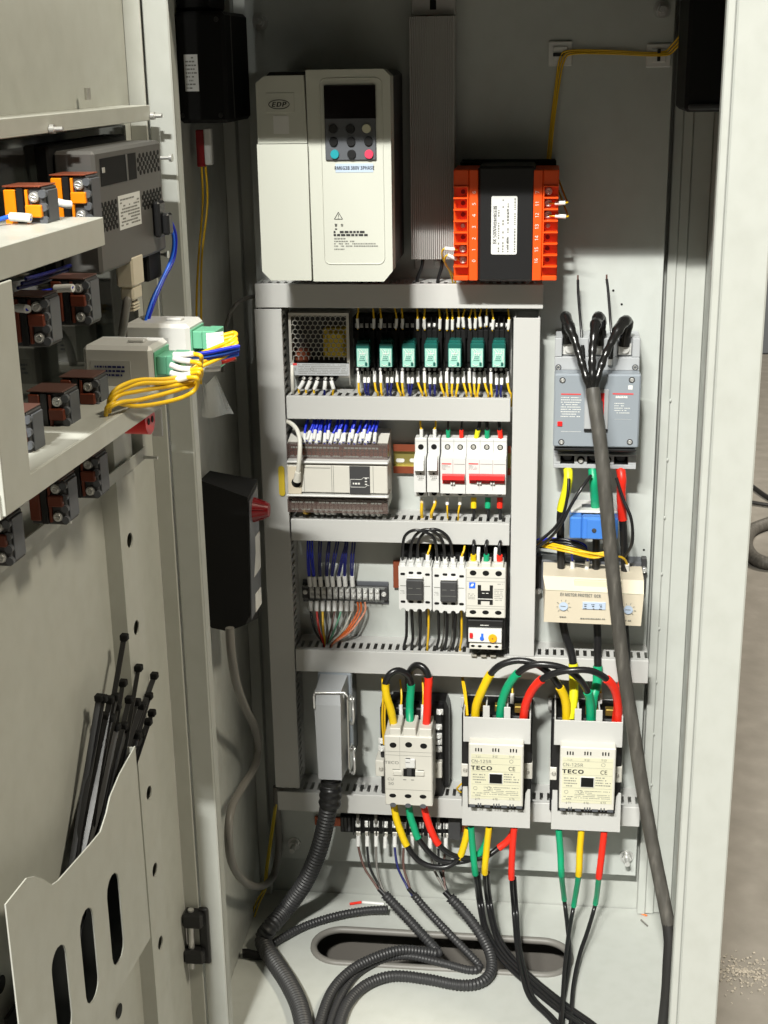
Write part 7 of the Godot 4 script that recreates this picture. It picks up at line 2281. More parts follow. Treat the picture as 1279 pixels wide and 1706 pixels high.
	# the three thinner conduits and the short branch
	var sets = [
		["black corrugated conduit, leftmost of the three rising from the floor opening", [Vector3(-0.233, 0.3445, 0.07), Vector3(-0.2101, 0.3262, 0.08), Vector3(-0.1757, 0.3064, 0.1065), Vector3(-0.155, 0.2904, 0.1177), Vector3(-0.1478, 0.2869, 0.1283), Vector3(-0.1628, 0.2904, 0.1318), Vector3(-0.201, 0.2984, 0.1423), Vector3(-0.2361, 0.2984, 0.1632), Vector3(-0.2682, 0.2964, 0.1949), Vector3(-0.2893, 0.2934, 0.2411), Vector3(-0.2957, 0.2904, 0.3082), Vector3(-0.2924, 0.2884, 0.3831)], 0.0077],
		["thinner black corrugated conduit, middle of the three by the floor opening", [Vector3(-0.1889, 0.3472, 0.07), Vector3(-0.1644, 0.3238, 0.08), Vector3(-0.1255, 0.3064, 0.1153), Vector3(-0.0945, 0.2904, 0.1398), Vector3(-0.0841, 0.2849, 0.1528), Vector3(-0.0977, 0.2844, 0.1605), Vector3(-0.1405, 0.2884, 0.153), Vector3(-0.1904, 0.2884, 0.1419), Vector3(-0.2296, 0.2864, 0.1516), Vector3(-0.261, 0.2844, 0.1848), Vector3(-0.277, 0.2839, 0.238), Vector3(-0.2832, 0.2839, 0.2987), Vector3(-0.2784, 0.2839, 0.3762)], 0.006],
		["black corrugated conduit bent in a wide U over the right of the floor opening", [Vector3(-0.1329, 0.3487, 0.075), Vector3(-0.1123, 0.3319, 0.084), Vector3(-0.0857, 0.3114, 0.1082), Vector3(-0.069, 0.2964, 0.137), Vector3(-0.0668, 0.2884, 0.1658), Vector3(-0.0812, 0.2859, 0.1903), Vector3(-0.111, 0.2859, 0.1987), Vector3(-0.1594, 0.2859, 0.1896), Vector3(-0.2078, 0.2859, 0.1873), Vector3(-0.2427, 0.2859, 0.2101), Vector3(-0.2632, 0.2859, 0.25), Vector3(-0.2695, 0.2859, 0.2999), Vector3(-0.266, 0.2859, 0.3774)], 0.0082],
		["short black corrugated conduit branching right from behind the thickest one", [Vector3(-0.2336, 0.2924, 0.0318), Vector3(-0.2676, 0.2884, 0.0323), Vector3(-0.3127, 0.2864, 0.0481), Vector3(-0.3555, 0.2844, 0.0747), Vector3(-0.3827, 0.2844, 0.1052), Vector3(-0.3975, 0.2844, 0.1249)], 0.0063],
	]
	for s in sets:
		var pts: Array = s[1]
		at = pts[pts.size() / 2]
		t = thing("corrugated_conduit", s[0], "conduit", at, "")
		g = geo()
		corrugated(g, pts, s[2], 0.005)
		put(g, "tube", M.conduit, t)
		if s[2] > 0.0065 or s[0].begins_with("thinner"):
			g = geo()
			g.tube([pts[0] + (pts[0] - pts[1]).normalized() * 0.012, pts[0], pts[1]], s[2] * 0.55, 12)
			put(g, "inner_lead", M.wire_black, t)
	# the dark conduit end lying at the far left
	at = Vector3(-0.4263, 0.2764, 0.1433)
	t = thing("conduit_end", "black taped conduit end lying on the cabinet floor at the left", "conduit", at)
	g = geo()
	g.tube([Vector3(-0.3917, 0.2844, 0.1542), Vector3(-0.4141, 0.2844, 0.1563), Vector3(-0.4316, 0.2839, 0.1514), Vector3(-0.4388, 0.2839, 0.1521)], 0.0065, 12)
	put(g, "tube", M.matt_black, t)


func outgoing_cables() -> void:
	# boots under the plain contactor and the loops across to the left labelled one
	var jumps = [[[Vector3(-0.2159, 0.5077, 0.08), Vector3(-0.2112, 0.4838, 0.085), Vector3(-0.2046, 0.4639, 0.09), Vector3(-0.1966, 0.4453, 0.092), Vector3(-0.1805, 0.4231, 0.094), Vector3(-0.1599, 0.4126, 0.095), Vector3(-0.1359, 0.4144, 0.094), Vector3(-0.1192, 0.4262, 0.09), Vector3(-0.1114, 0.4477, 0.088), Vector3(-0.1055, 0.4744, 0.085)], "boot_yellow", "yellow"], [[Vector3(-0.1936, 0.5079, 0.08), Vector3(-0.1907, 0.4893, 0.084), Vector3(-0.186, 0.4718, 0.088), Vector3(-0.1788, 0.4562, 0.09), Vector3(-0.162, 0.4318, 0.09), Vector3(-0.1406, 0.4188, 0.09), Vector3(-0.1141, 0.4178, 0.086), Vector3(-0.0921, 0.4258, 0.082), Vector3(-0.0799, 0.4446, 0.08), Vector3(-0.0739, 0.4731, 0.08)], "boot_green", "green"], [[Vector3(-0.1713, 0.508, 0.08), Vector3(-0.1666, 0.4891, 0.085), Vector3(-0.1592, 0.4684, 0.09), Vector3(-0.1484, 0.448, 0.092), Vector3(-0.1298, 0.4329, 0.092), Vector3(-0.1051, 0.4257, 0.088), Vector3(-0.0806, 0.4265, 0.082), Vector3(-0.0596, 0.4382, 0.076), Vector3(-0.0457, 0.453, 0.074), Vector3(-0.0371, 0.4716, 0.074)], "boot_red", "red"]]
	for j in jumps:
		var a: Array = j[0]
		wire("black jumper with %s boots swinging under the plain contactor to the labelled one" % j[2], M.wire_black, a, 0.0042, "", [[0, 3, 0.0054, M[j[1]], "left_boot"], [7, 9, 0.0054, M[j[1]], "right_boot"]], "wire", 6)
	var outs = [
		["left", "green", [Vector3(-0.1005, 0.4826, 0.095), Vector3(-0.0978, 0.445, 0.094), Vector3(-0.095, 0.4033, 0.092), Vector3(-0.0914, 0.3314, 0.0528), Vector3(-0.08, 0.3084, 0.0957), Vector3(-0.0558, 0.2944, 0.1359), Vector3(-0.0196, 0.2854, 0.1768), Vector3(0.0262, 0.2824, 0.2303), Vector3(0.0672, 0.2814, 0.2736), Vector3(0.0944, 0.2814, 0.3126)], "boot_green"],
		["left", "yellow", [Vector3(-0.0742, 0.484, 0.095), Vector3(-0.0775, 0.4462, 0.094), Vector3(-0.0808, 0.4042, 0.092), Vector3(-0.0778, 0.3314, 0.0515), Vector3(-0.0645, 0.3084, 0.1018), Vector3(-0.0435, 0.2944, 0.1347), Vector3(-0.0093, 0.2854, 0.173), Vector3(0.0363, 0.2824, 0.2241), Vector3(0.0796, 0.2814, 0.2674), Vector3(0.1024, 0.2814, 0.3118)], "boot_yellow"],
		["left", "red", [Vector3(-0.0375, 0.486, 0.095), Vector3(-0.0397, 0.4483, 0.094), Vector3(-0.0409, 0.3984, 0.092), Vector3(-0.038, 0.3314, 0.0715), Vector3(-0.0299, 0.3064, 0.1254), Vector3(-0.0222, 0.2924, 0.1768), Vector3(-0.0102, 0.2844, 0.2153), Vector3(0.0138, 0.2824, 0.2497), Vector3(0.0385, 0.2814, 0.2839), Vector3(0.0622, 0.2814, 0.3277)], "boot_red"],
		["right", "green", [Vector3(0.0268, 0.4855, 0.095), Vector3(0.0302, 0.4473, 0.094), Vector3(0.0338, 0.408, 0.092), Vector3(0.0393, 0.3344, 0.045), Vector3(0.0451, 0.3104, 0.0791), Vector3(0.0469, 0.2944, 0.1231), Vector3(0.0424, 0.2844, 0.1804), Vector3(0.0354, 0.2814, 0.2437), Vector3(0.0303, 0.2814, 0.3308)], "boot_green"],
		["right", "yellow", [Vector3(0.0595, 0.4873, 0.095), Vector3(0.058, 0.4489, 0.094), Vector3(0.0565, 0.4093, 0.092), Vector3(0.0537, 0.3324, 0.0565), Vector3(0.0458, 0.3124, 0.097), Vector3(0.0405, 0.3004, 0.1465), Vector3(0.037, 0.2904, 0.2026), Vector3(0.036, 0.2874, 0.2718), Vector3(0.0333, 0.2874, 0.3612)], "boot_yellow"],
		["right", "red", [Vector3(0.0922, 0.4861, 0.095), Vector3(0.09, 0.4507, 0.094), Vector3(0.0862, 0.407, 0.092), Vector3(0.0843, 0.3344, 0.0487), Vector3(0.0743, 0.3124, 0.0868), Vector3(0.0617, 0.2964, 0.1245), Vector3(0.0527, 0.2844, 0.1794), Vector3(0.0487, 0.2814, 0.2424), Vector3(0.0445, 0.2814, 0.3528)], "boot_red"],
	]
	for o in outs:
		var a: Array = o[2]
		var sl = [[0, 2, 0.0050, M[o[3]], "boot"]]
		if o[0] == "right":
			sl.append([2, 3, 0.0041, M.boot_green, "green_band"])
		wire("black outgoing lead with a %s boot under the %s labelled contactor" % [o[1], o[0]], M.wire_black, a, 0.0033, "", sl, "wire", 6)
		if o[0] == "left":
			var b: Array = []
			for k in range(2, a.size()):
				b.append(a[k] + Vector3(0.0045, 0.0, -0.003))
			wire("second black lead beside the one with the %s boot, left labelled contactor" % o[1], M.wire_black, b, 0.003, "", [], "wire", 6)
	# scraps on the cabinet floor
	for k in [[Vector3(0.1583, 0.2764, 0.0014), Vector3(0.1675, 0.2764, 0.0163), "wire_grey", "grey wire offcut on the cabinet floor near the right corner"], [Vector3(0.1593, 0.2764, -0.0164), Vector3(0.1682, 0.2764, -0.0108), "wire_orange", "tiny orange offcut at the back right floor corner"]]:
		var at: Vector3 = k[0]
		here = at
		var g = geo()
		g.tube([at + Vector3(0, 0.0016, 0), k[1] + Vector3(0, 0.0016, 0)], 0.0014, 8)
		single(g, "wire_offcut", M[k[2]], k[3], "offcut", at)
	var at = Vector3(-0.2808, 0.2764, -0.0076)
	here = at
	var g = geo()
	g.tube([Vector3(-0.2977, 0.2784, 0.0021), Vector3(-0.2803, 0.2784, -0.0046)], 0.0022, 8)
	single(g, "wire_offcut", M.boot_red, "small red offcut on the floor behind the short conduit", "offcut", at)
	at = Vector3(-0.2617, 0.2764, -0.0094)
	here = at
	g = geo()
	g.tube([Vector3(-0.2784, 0.2784, -0.0048), Vector3(-0.2436, 0.2784, -0.0031)], 0.0024, 8)
	single(g, "wire_offcut", M.sleeve, "small white sleeve offcut on the floor behind the short conduit", "offcut", at)


func left_wall_items() -> void:
	# warning buzzer box with red dome
	var at = Vector3(-0.4091, 0.8458, 0.235)
	var t = thing("alarm_box", "black alarm box with a red dome on its right side, on the left wall", "alarm", at)
	var g = geo()
	var front = [Vector3(-0.4354, 1.0522, 0.25), Vector3(-0.3748, 1.0305, 0.25), Vector3(-0.379, 0.8715, 0.25), Vector3(-0.3861, 0.857, 0.25), Vector3(-0.4097, 0.8469, 0.25), Vector3(-0.4318, 0.8513, 0.25), Vector3(-0.4391, 0.8645, 0.25)]
	var back = [Vector3(-0.4396, 1.0443, 0.18), Vector3(-0.3768, 1.0333, 0.18), Vector3(-0.3796, 0.8605, 0.18), Vector3(-0.3847, 0.8376, 0.18), Vector3(-0.4141, 0.8279, 0.18), Vector3(-0.4414, 0.8314, 0.18), Vector3(-0.449, 0.8443, 0.18)]
	g.loft(front, back)
	put(g, "housing", M.matt_black, t)
	g = geo()
	g.loft([Vector3(-0.3743, 1.0243, 0.248), Vector3(-0.3769, 1.0274, 0.185), Vector3(-0.3787, 0.8659, 0.185), Vector3(-0.3786, 0.864, 0.248)], [Vector3(-0.3732, 1.0243, 0.248), Vector3(-0.3757, 1.0274, 0.185), Vector3(-0.3775, 0.866, 0.185), Vector3(-0.3774, 0.864, 0.248)])
	var side = put(g, "side_panel", M.slate, t)
	g = geo()
	g.loft([Vector3(-0.3763, 0.9668, 0.242), Vector3(-0.3754, 0.9654, 0.19), Vector3(-0.376, 0.915, 0.19), Vector3(-0.3771, 0.9151, 0.242)], [Vector3(-0.3756, 0.9668, 0.242), Vector3(-0.3746, 0.9655, 0.19), Vector3(-0.3752, 0.915, 0.19), Vector3(-0.3764, 0.9151, 0.242)])
	put(g, "type_label", M.duct, side)
	g = geo()
	g.loft([Vector3(-0.3771, 0.8902, 0.225), Vector3(-0.3772, 0.8868, 0.19), Vector3(-0.377, 0.8636, 0.19), Vector3(-0.3774, 0.8648, 0.225)], [Vector3(-0.3763, 0.8902, 0.225), Vector3(-0.3764, 0.8869, 0.19), Vector3(-0.3762, 0.8637, 0.19), Vector3(-0.3766, 0.8648, 0.225)])
	put(g, "small_label", M.label, side)
	g = geo()
	var c = Vector3(-0.38, 1.0048, 0.22)
	g.cyl(c - Vector3(0.004, 0, 0), c + Vector3(0.004, 0, 0), 0.0195, 0.0185, 28)
	g.cyl(c + Vector3(0.004, 0, 0), c + Vector3(0.021, 0, 0), 0.0165, 0.0105, 28)
	g.cyl(c + Vector3(0.021, 0, 0), c + Vector3(0.0255, 0, 0), 0.0105, 0.0088, 28)
	for k in 10:
		var a = TAU * k / 10
		var d = Vector3(0, cos(a), sin(a))
		g.sweep([c + Vector3(0.004, 0, 0) + d * 0.0166, c + Vector3(0.021, 0, 0) + d * 0.0107], [0.0009], 5)
	put(g, "red_dome", M.dark_red, t)
	# its cable in a long hanging loop
	wire("grey cable hanging in a long loop below the black alarm box", M.wire_grey, [Vector3(-0.395, 0.8727, 0.2983), Vector3(-0.395, 0.8355, 0.2963), Vector3(-0.399, 0.778, 0.263), Vector3(-0.405, 0.7115, 0.1978), Vector3(-0.411, 0.6429, 0.1199), Vector3(-0.415, 0.5913, 0.0818), Vector3(-0.415, 0.5748, 0.1155), Vector3(-0.411, 0.5983, 0.2105), Vector3(-0.409, 0.6064, 0.2817), Vector3(-0.409, 0.5776, 0.3098), Vector3(-0.413, 0.5178, 0.28), Vector3(-0.417, 0.4347, 0.1948), Vector3(-0.419, 0.362, 0.0934), Vector3(-0.416, 0.3353, 0.02), Vector3(-0.407, 0.3827, 0.012), Vector3(-0.4063, 0.4442, 0.008), Vector3(-0.4065, 0.4862, 0.008)], 0.0058, "", [], "wire", 7)
	wire("green and yellow earth wire hanging at the back left corner", M.sticker, [Vector3(-0.4092, 0.4557, 0.01), Vector3(-0.4204, 0.3914, 0.01), Vector3(-0.4271, 0.3433, 0.02), Vector3(-0.4291, 0.3171, 0.03), Vector3(-0.4405, 0.2957, 0.04), Vector3(-0.4592, 0.2409, 0.05)], 0.0016)
	wire("second green and yellow earth wire beside the first in the back left corner", M.sticker, [Vector3(-0.4069, 0.457, 0.012), Vector3(-0.4166, 0.394, 0.014), Vector3(-0.4233, 0.3461, 0.024), Vector3(-0.4253, 0.3199, 0.034), Vector3(-0.4358, 0.2954, 0.044), Vector3(-0.4546, 0.2385, 0.054)], 0.0014)
	wire("thin grey cable curving out from behind the tall left duct", M.wire_grey, [Vector3(-0.3975, 1.2493, 0.03), Vector3(-0.4098, 1.2493, 0.05), Vector3(-0.4197, 1.2436, 0.07), Vector3(-0.4281, 1.2276, 0.08), Vector3(-0.4327, 1.2052, 0.09), Vector3(-0.4345, 1.1584, 0.1)], 0.0026)
	# clear plastic bag by the door edge
	at = Vector3(-0.4051, 1.1727, 0.3)
	here = at
	g = geo()
	var rows: Array = []
	for i in 9:
		var row: Array = []
		for j in 9:
			var u = j / 8.0
			var v = i / 8.0
			var wdt = lerpf(0.4, 1.0, v)
			row.append(Vector3(-0.4054, 1.1932, 0.3) + Vector3((u - 0.35) * 0.04 * wdt + 0.006 * v, -0.044 * v - 0.004 * sin(u * 5.0), 0.008 * sin(u * 6.0 + v * 2.0)))
		rows.append(row)
	for i in 8:
		for j in 8:
			g.face(rows[i][j], rows[i][j + 1], rows[i + 1][j + 1], rows[i + 1][j], rows[i][j] - Vector3(0, 0, 1))
	single(g, "plastic_bag", M.film, "crumpled clear plastic bag hanging beside the left post", "bag", at)



# ---- on the door: written in the door's own frame, x out of its inner face, y up, z away from the hinge
func door_thing(called: String, label: String, category: String, at: Vector3, group := "") -> Node3D:
	var o = thing(called, label, category, at, group)
	o.transform = Transform3D(Basis(Vector3.UP, DOOR_TURN), DOOR_AT) * Transform3D(Basis(), at)
	return o


func door_wire(label: String, m: Material, pts: Array, r: float, sleeves := [], group := "", called := "wire") -> Node3D:
	var t = wire(label, m, pts, r, group, sleeves, called, 6)
	t.transform = Transform3D(Basis(Vector3.UP, DOOR_TURN), DOOR_AT) * Transform3D(Basis(), pts[0])
	return t


func door_frame() -> void:
	# top rail, a channel across the door
	var y0 = 1.4948
	var y1 = 1.5106
	var end = 0.0247
	var t = door_thing("door_rail", "upper grey steel rail across the door above the operator panel", "rail", Vector3(0, y0, 0.2))
	var g = geo()
	g.box(Vector3(0.0305, y0, end), Vector3(0.032, y1, 0.575), 0.0005)
	g.box(Vector3(0.0002, y1 - 0.0015, end), Vector3(0.0304, y1, 0.575), 0.0004)
	g.box(Vector3(0.0002, y0 + 0.001, end), Vector3(0.0304, y1 - 0.0016, end + 0.0015))
	put(g, "channel", M.door, t)
	for p in [Vector3(0.0325, 1.4981, 0.2871), Vector3(0.0325, 1.4994, 0.0233)]:
		g = geo()
		g.cyl(p, p + Vector3(0.012, 0, 0), 0.0022, -1, 10)
		g.cyl(p, p + Vector3(0.004, 0, 0), 0.0045, -1, 6)
		put(g, "stud", M.steel, t)
	g = geo()
	var sp = Vector3(0.012, 1.5194, 0.1439)
	g.cyl(sp, sp + Vector3(0, 0.011, 0), 0.003, -1, 10)
	put(g, "upright_stud", M.zinc, t)
	# instrument frame: two shelves, an upright, lips
	var n = 0.105
	var r1 = 0.3603
	t = door_thing("instrument_frame", "bent steel instrument frame standing off the door around the push-button blocks", "frame", Vector3(0, 1.2566, 0.3))
	var ya = 1.4062
	var yb = 1.4296
	g = geo()
	g.box(Vector3(n - 0.002, ya, r1), Vector3(n, yb, 0.6), 0.0006)
	g.box(Vector3(0.0, yb - 0.002, r1), Vector3(n - 0.0021, yb, 0.6), 0.0005)
	put(g, "upper_shelf", M.door, t)
	var yc = 1.2388
	var yd = 1.2578
	var r2 = 0.1435
	g = geo()
	g.box(Vector3(n - 0.002, yc, r2), Vector3(n, yd, 0.6), 0.0006)
	g.box(Vector3(0.0, yd - 0.002, r2), Vector3(n - 0.0021, yd, 0.6), 0.0005)
	put(g, "lower_shelf", M.door, t)
	var r3 = 0.5492
	g = geo()
	g.box(Vector3(n + 0.0001, yc + 0.002, r3), Vector3(n + 0.0025, ya - 0.001, r3 + 0.045), 0.0006)
	g.box(Vector3(0.08, yc + 0.002, r3 + 0.0452), Vector3(n + 0.0025, ya - 0.001, r3 + 0.047), 0.0004)
	put(g, "upright", M.door, t)
	# lower lip and the pane above it, white in place of its bright reflection
	var ye = 1.1373
	var yf = 1.1509
	g = geo()
	g.box(Vector3(0.0201, ye, 0.0767), Vector3(0.022, yf, 0.58), 0.0005)
	g.box(Vector3(0.0, ye, 0.0767), Vector3(0.02, ye + 0.0015, 0.58), 0.0004)
	put(g, "lower_lip", M.door, t)
	g = geo()
	g.box(Vector3(0.0, ye + 0.002, 0.0822 - 0.008), Vector3(0.0199, yd - 0.003, 0.0822), 0.0006)
	put(g, "end_plate", M.door, t)
	for p in [Vector3(0.022, 1.1462, 0.3292), Vector3(0.022, 1.1408, 0.0883)]:
		g = geo()
		g.cyl(p, p + Vector3(0.016, 0, 0), 0.0018, -1, 10)
		put(g, "stud", M.steel, t)
	g = geo()
	g.box(Vector3(0.003, yf - 0.02, 0.0822 + 0.0005), Vector3(0.006, yd - 0.0045, 0.57))
	put(g, "pale_pane", M.reflection_white, t)
	g = geo()
	g.box(Vector3(0.003, yd + 0.001, 0.03), Vector3(0.0055, y1 - 0.02, 0.575))
	put(g, "tinted_pane", M.tinted, t)


func operator_panel() -> void:
	var n = 0.058
	var u1 = 0.2552
	var u0 = 0.0725
	var yt = 1.477
	var yb = 1.3651
	var t = door_thing("operator_panel", "dark grey back of an operator panel with vent holes and a white label", "operator panel", Vector3(0.01, yb, (u0 + u1) / 2))
	var g = geo()
	g.box(Vector3(0.018, yb, u0), Vector3(n, yt, u1), 0.003)
	put(g, "housing", M.hmi, t)
	g = geo()
	g.box(Vector3(0.004, yb - 0.008, u0 - 0.008), Vector3(0.0178, yt + 0.006, u1 + 0.008), 0.002)
	put(g, "bezel", M.matt_black, t)
	# in the face: y and z; helper lambda for patches
	var patch = func(a: Vector3, b: Vector3, d: float) -> Array:
		return [Vector3(n + 0.0001, a.y, a.z), Vector3(n + d, b.y, b.z)]
	var w: Array = patch.call(Vector3(0.058, 1.4445, 0.2419), Vector3(0.058, 1.4693, 0.1481), 0.0006)
	g = geo()
	g.box(w[0], w[1])
	put(g, "card_slot", M.matt_black, t)
	g = geo()
	var mdl = lerpf(w[0].z, w[1].z, 0.72)
	g.box(Vector3(n + 0.0007, w[0].y, mdl - 0.0018), Vector3(n + 0.0012, w[1].y, mdl + 0.0018))
	put(g, "slot_rib", M.hmi, t)
	g = geo()
	g.box(Vector3(n + 0.0007, w[0].y + 0.012, w[0].z - 0.009), Vector3(n + 0.0013, w[1].y - 0.008, w[0].z - 0.003))
	put(g, "slot_catch", M.zinc, t)
	var l: Array = patch.call(Vector3(0.058, 1.4001, 0.2033), Vector3(0.058, 1.4321, 0.1437), 0.0005)
	g = geo()
	g.box(l[0], l[1])
	var lab = put(g, "type_label", M.label, t)
	g = geo()
	for i in 9:
		var y = lerpf(minf(l[0].y, l[1].y) + 0.004, maxf(l[0].y, l[1].y) - 0.004, i / 8.0)
		var u = minf(l[0].z, l[1].z) + 0.004
		var stop = maxf(l[0].z, l[1].z) - 0.004
		while u < stop - 0.004:
			var len = rng.randf_range(0.002, 0.008)
			if rng.randf() < 0.75:
				g.box(Vector3(n + 0.0006, y - 0.0007, u), Vector3(n + 0.0008, y + 0.0007, minf(u + len, stop)))
			u += len + 0.0015
	put(g, "label_print", M.grey_ink, lab)
	# vent holes in three fields
	g = geo()
	for fld in [[Vector3(0.058, 1.4472, 0.1441), Vector3(0.058, 1.4675, 0.0796), 6, 5], [Vector3(0.058, 1.4033, 0.2595), Vector3(0.058, 1.4298, 0.2067), 6, 7], [Vector3(0.058, 1.4127, 0.1372), Vector3(0.058, 1.4301, 0.0795), 6, 5]]:
		for i in fld[2]:
			for j in fld[3]:
				var y = lerpf(fld[0].y, fld[1].y, (j + 0.5) / fld[3])
				var z = lerpf(fld[0].z, fld[1].z, (i + (0.25 if j % 2 else 0.75)) / fld[2])
				g.cyl(Vector3(n, y, z), Vector3(n + 0.0004, y, z), 0.0025, -1, 10)
	tag(put(g, "vent_holes", M.matt_black, t), "", "", "", "stuff")
	# plugs
	g = geo()
	var p = Vector3(0.058, 1.4062, 0.1027)
	g.box(p + Vector3(0.0005, -0.024, -0.012), p + Vector3(0.008, 0.012, 0.008), 0.002)
	g.box(p + Vector3(0.0081, -0.022, -0.01), p + Vector3(0.016, 0.0, 0.004), 0.002)
	put(g, "memory_plug", M.black, t)
	g = geo()
	p = Vector3(0.045, 1.3588, 0.092)
	g.box(p + Vector3(-0.012, -0.022, -0.02), p + Vector3(0.006, 0.01, 0.02), 0.002)
	put(g, "lower_plug", M.matt_black, t)
	var q = Vector3(0.05, 1.3536, 0.1634)
	var cable = door_thing("network_cable", "beige cable with a ribbed plug hanging under the operator panel", "cable", q)
	g = geo()
	g.box(q + Vector3(-0.009, -0.012, -0.016), q + Vector3(0.009, 0.018, 0.016), 0.002)
	g.box(q + Vector3(-0.007, -0.026, -0.013), q + Vector3(0.007, -0.0121, 0.013), 0.002)
	for k in 3:
		g.box(q + Vector3(-0.005, -0.031 - k * 0.003, -0.009), q + Vector3(0.005, -0.029 - k * 0.003, 0.009), 0.0005)
	put(g, "plug", M.beige, cable)
	g = geo()
	g.tube([q + Vector3(0, -0.025, 0), Vector3(0.05, 1.3285, 0.1753), Vector3(0.045, 1.3076, 0.1763), Vector3(0.035, 1.2836, 0.1632), Vector3(0.03, 1.2584, 0.1619)], 0.0042, 10)
	put(g, "cord", M.wire_grey, cable)
	for i in 4:
		var d = Vector3(0.0016 * (i % 2), 0, 0.004 * i - 0.006)
		door_wire("bright blue wire hanging in a curve right of the operator panel, %s of four" % ORD[i], M.wire_bright_blue if i != 1 else M.wire_blue, [Vector3(0.055, 1.3984, 0.0695) + d, Vector3(0.06, 1.3917, 0.0642) + d, Vector3(0.062, 1.3755, 0.0595) + d, Vector3(0.06, 1.3551, 0.0634) + d, Vector3(0.055, 1.3374, 0.0814) + d, Vector3(0.05, 1.3183, 0.1011) + d, Vector3(0.045, 1.2967, 0.1154) + d, Vector3(0.04, 1.2751, 0.1186) + d], 0.0017)
	for k in [[Vector3(0.05, 1.456, 0.0224), "upper"], [Vector3(0.05, 1.3578, 0.0552), "lower"]]:
		var c: Vector3 = k[0]
		var s = door_thing("clamp_screw", "small clamping screw at the right of the operator panel, the %s one" % k[1], "screw", c)
		g = geo()
		g.cyl(c + Vector3(-0.02, 0, 0), c, 0.002, -1, 10)
		g.cyl(c, c + Vector3(0.003, 0, 0), 0.0042, -1, 14)
		put(g, "screw", M.steel, s)


# a contact block behind a push button: moulded orange front with a black stripe, dark cheek, screws
func button_block(label: String, corner: Vector3, lit: bool) -> void:
	var sz = Vector3(0.033, 0.042, 0.032)
	var lo = corner - Vector3(sz.x, sz.y, sz.z)
	var t = door_thing("button_block", label, "contact block", lo + Vector3(0, 0, sz.z / 2), "push-button contact blocks on the door")
	var face: Material = M.amber if lit else M.dark_orange  # blocks in shade get a darkened copy of the orange
	var g = geo()
	g.box(lo + Vector3(0, 0, 0), corner - Vector3(0.0004, 0.0004, 0.004), 0.001)
	put(g, "body", M.charcoal, t)
	g = geo()
	var z = corner.z
	g.box(Vector3(lo.x, lo.y + 0.004, z - 0.0039), Vector3(lo.x + 0.010, corner.y - 0.002, z), 0.0008)
	g.box(Vector3(corner.x - 0.015, corner.y - 0.024, z - 0.0039), Vector3(corner.x - 0.001, corner.y - 0.014, z + 0.001), 0.0008)
	g.box(Vector3(corner.x - 0.015, lo.y + 0.003, z - 0.0039), Vector3(corner.x - 0.0125, corner.y - 0.002, z - 0.0005), 0.0005)
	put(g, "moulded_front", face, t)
	g = geo()
	g.box(Vector3(lo.x + 0.0105, lo.y + 0.001, z - 0.0039), Vector3(lo.x + 0.0165, corner.y - 0.001, z - 0.001), 0.0004)
	put(g, "black_stripe", M.black, t)
	g = geo()
	g.box(Vector3(lo.x - 0.001, corner.y, lo.z), Vector3(corner.x - 0.001, corner.y + 0.0012, z - 0.0005), 0.0004)
	put(g, "top_plate", M.wire_brown if not lit else M.copper, t)  # darker brown carries the shade on the unlit blocks
	for y in [corner.y - 0.008, lo.y + 0.008]:
		g = geo()
		screw(g, Vector3(corner.x - 0.0075, y, z - 0.0039), 0.0045, Vector3(0, 0, 1), 0.003)
		put(g, "terminal_screw", M.steel, t)
	g = geo()
	for k in 4:
		g.cyl(Vector3(corner.x - 0.0006, lo.y + 0.005 + k * 0.0105, z - 0.002), Vector3(corner.x - 0.0006, lo.y + 0.005 + k * 0.0105, z - 0.006), 0.0035, -1, 10)
	g.box(Vector3(corner.x - 0.0003, lo.y + 0.003, lo.z + 0.002), Vector3(corner.x + 0.0012, corner.y - 0.003, z - 0.010), 0.0005)
	put(g, "cheek", M.slate, t)


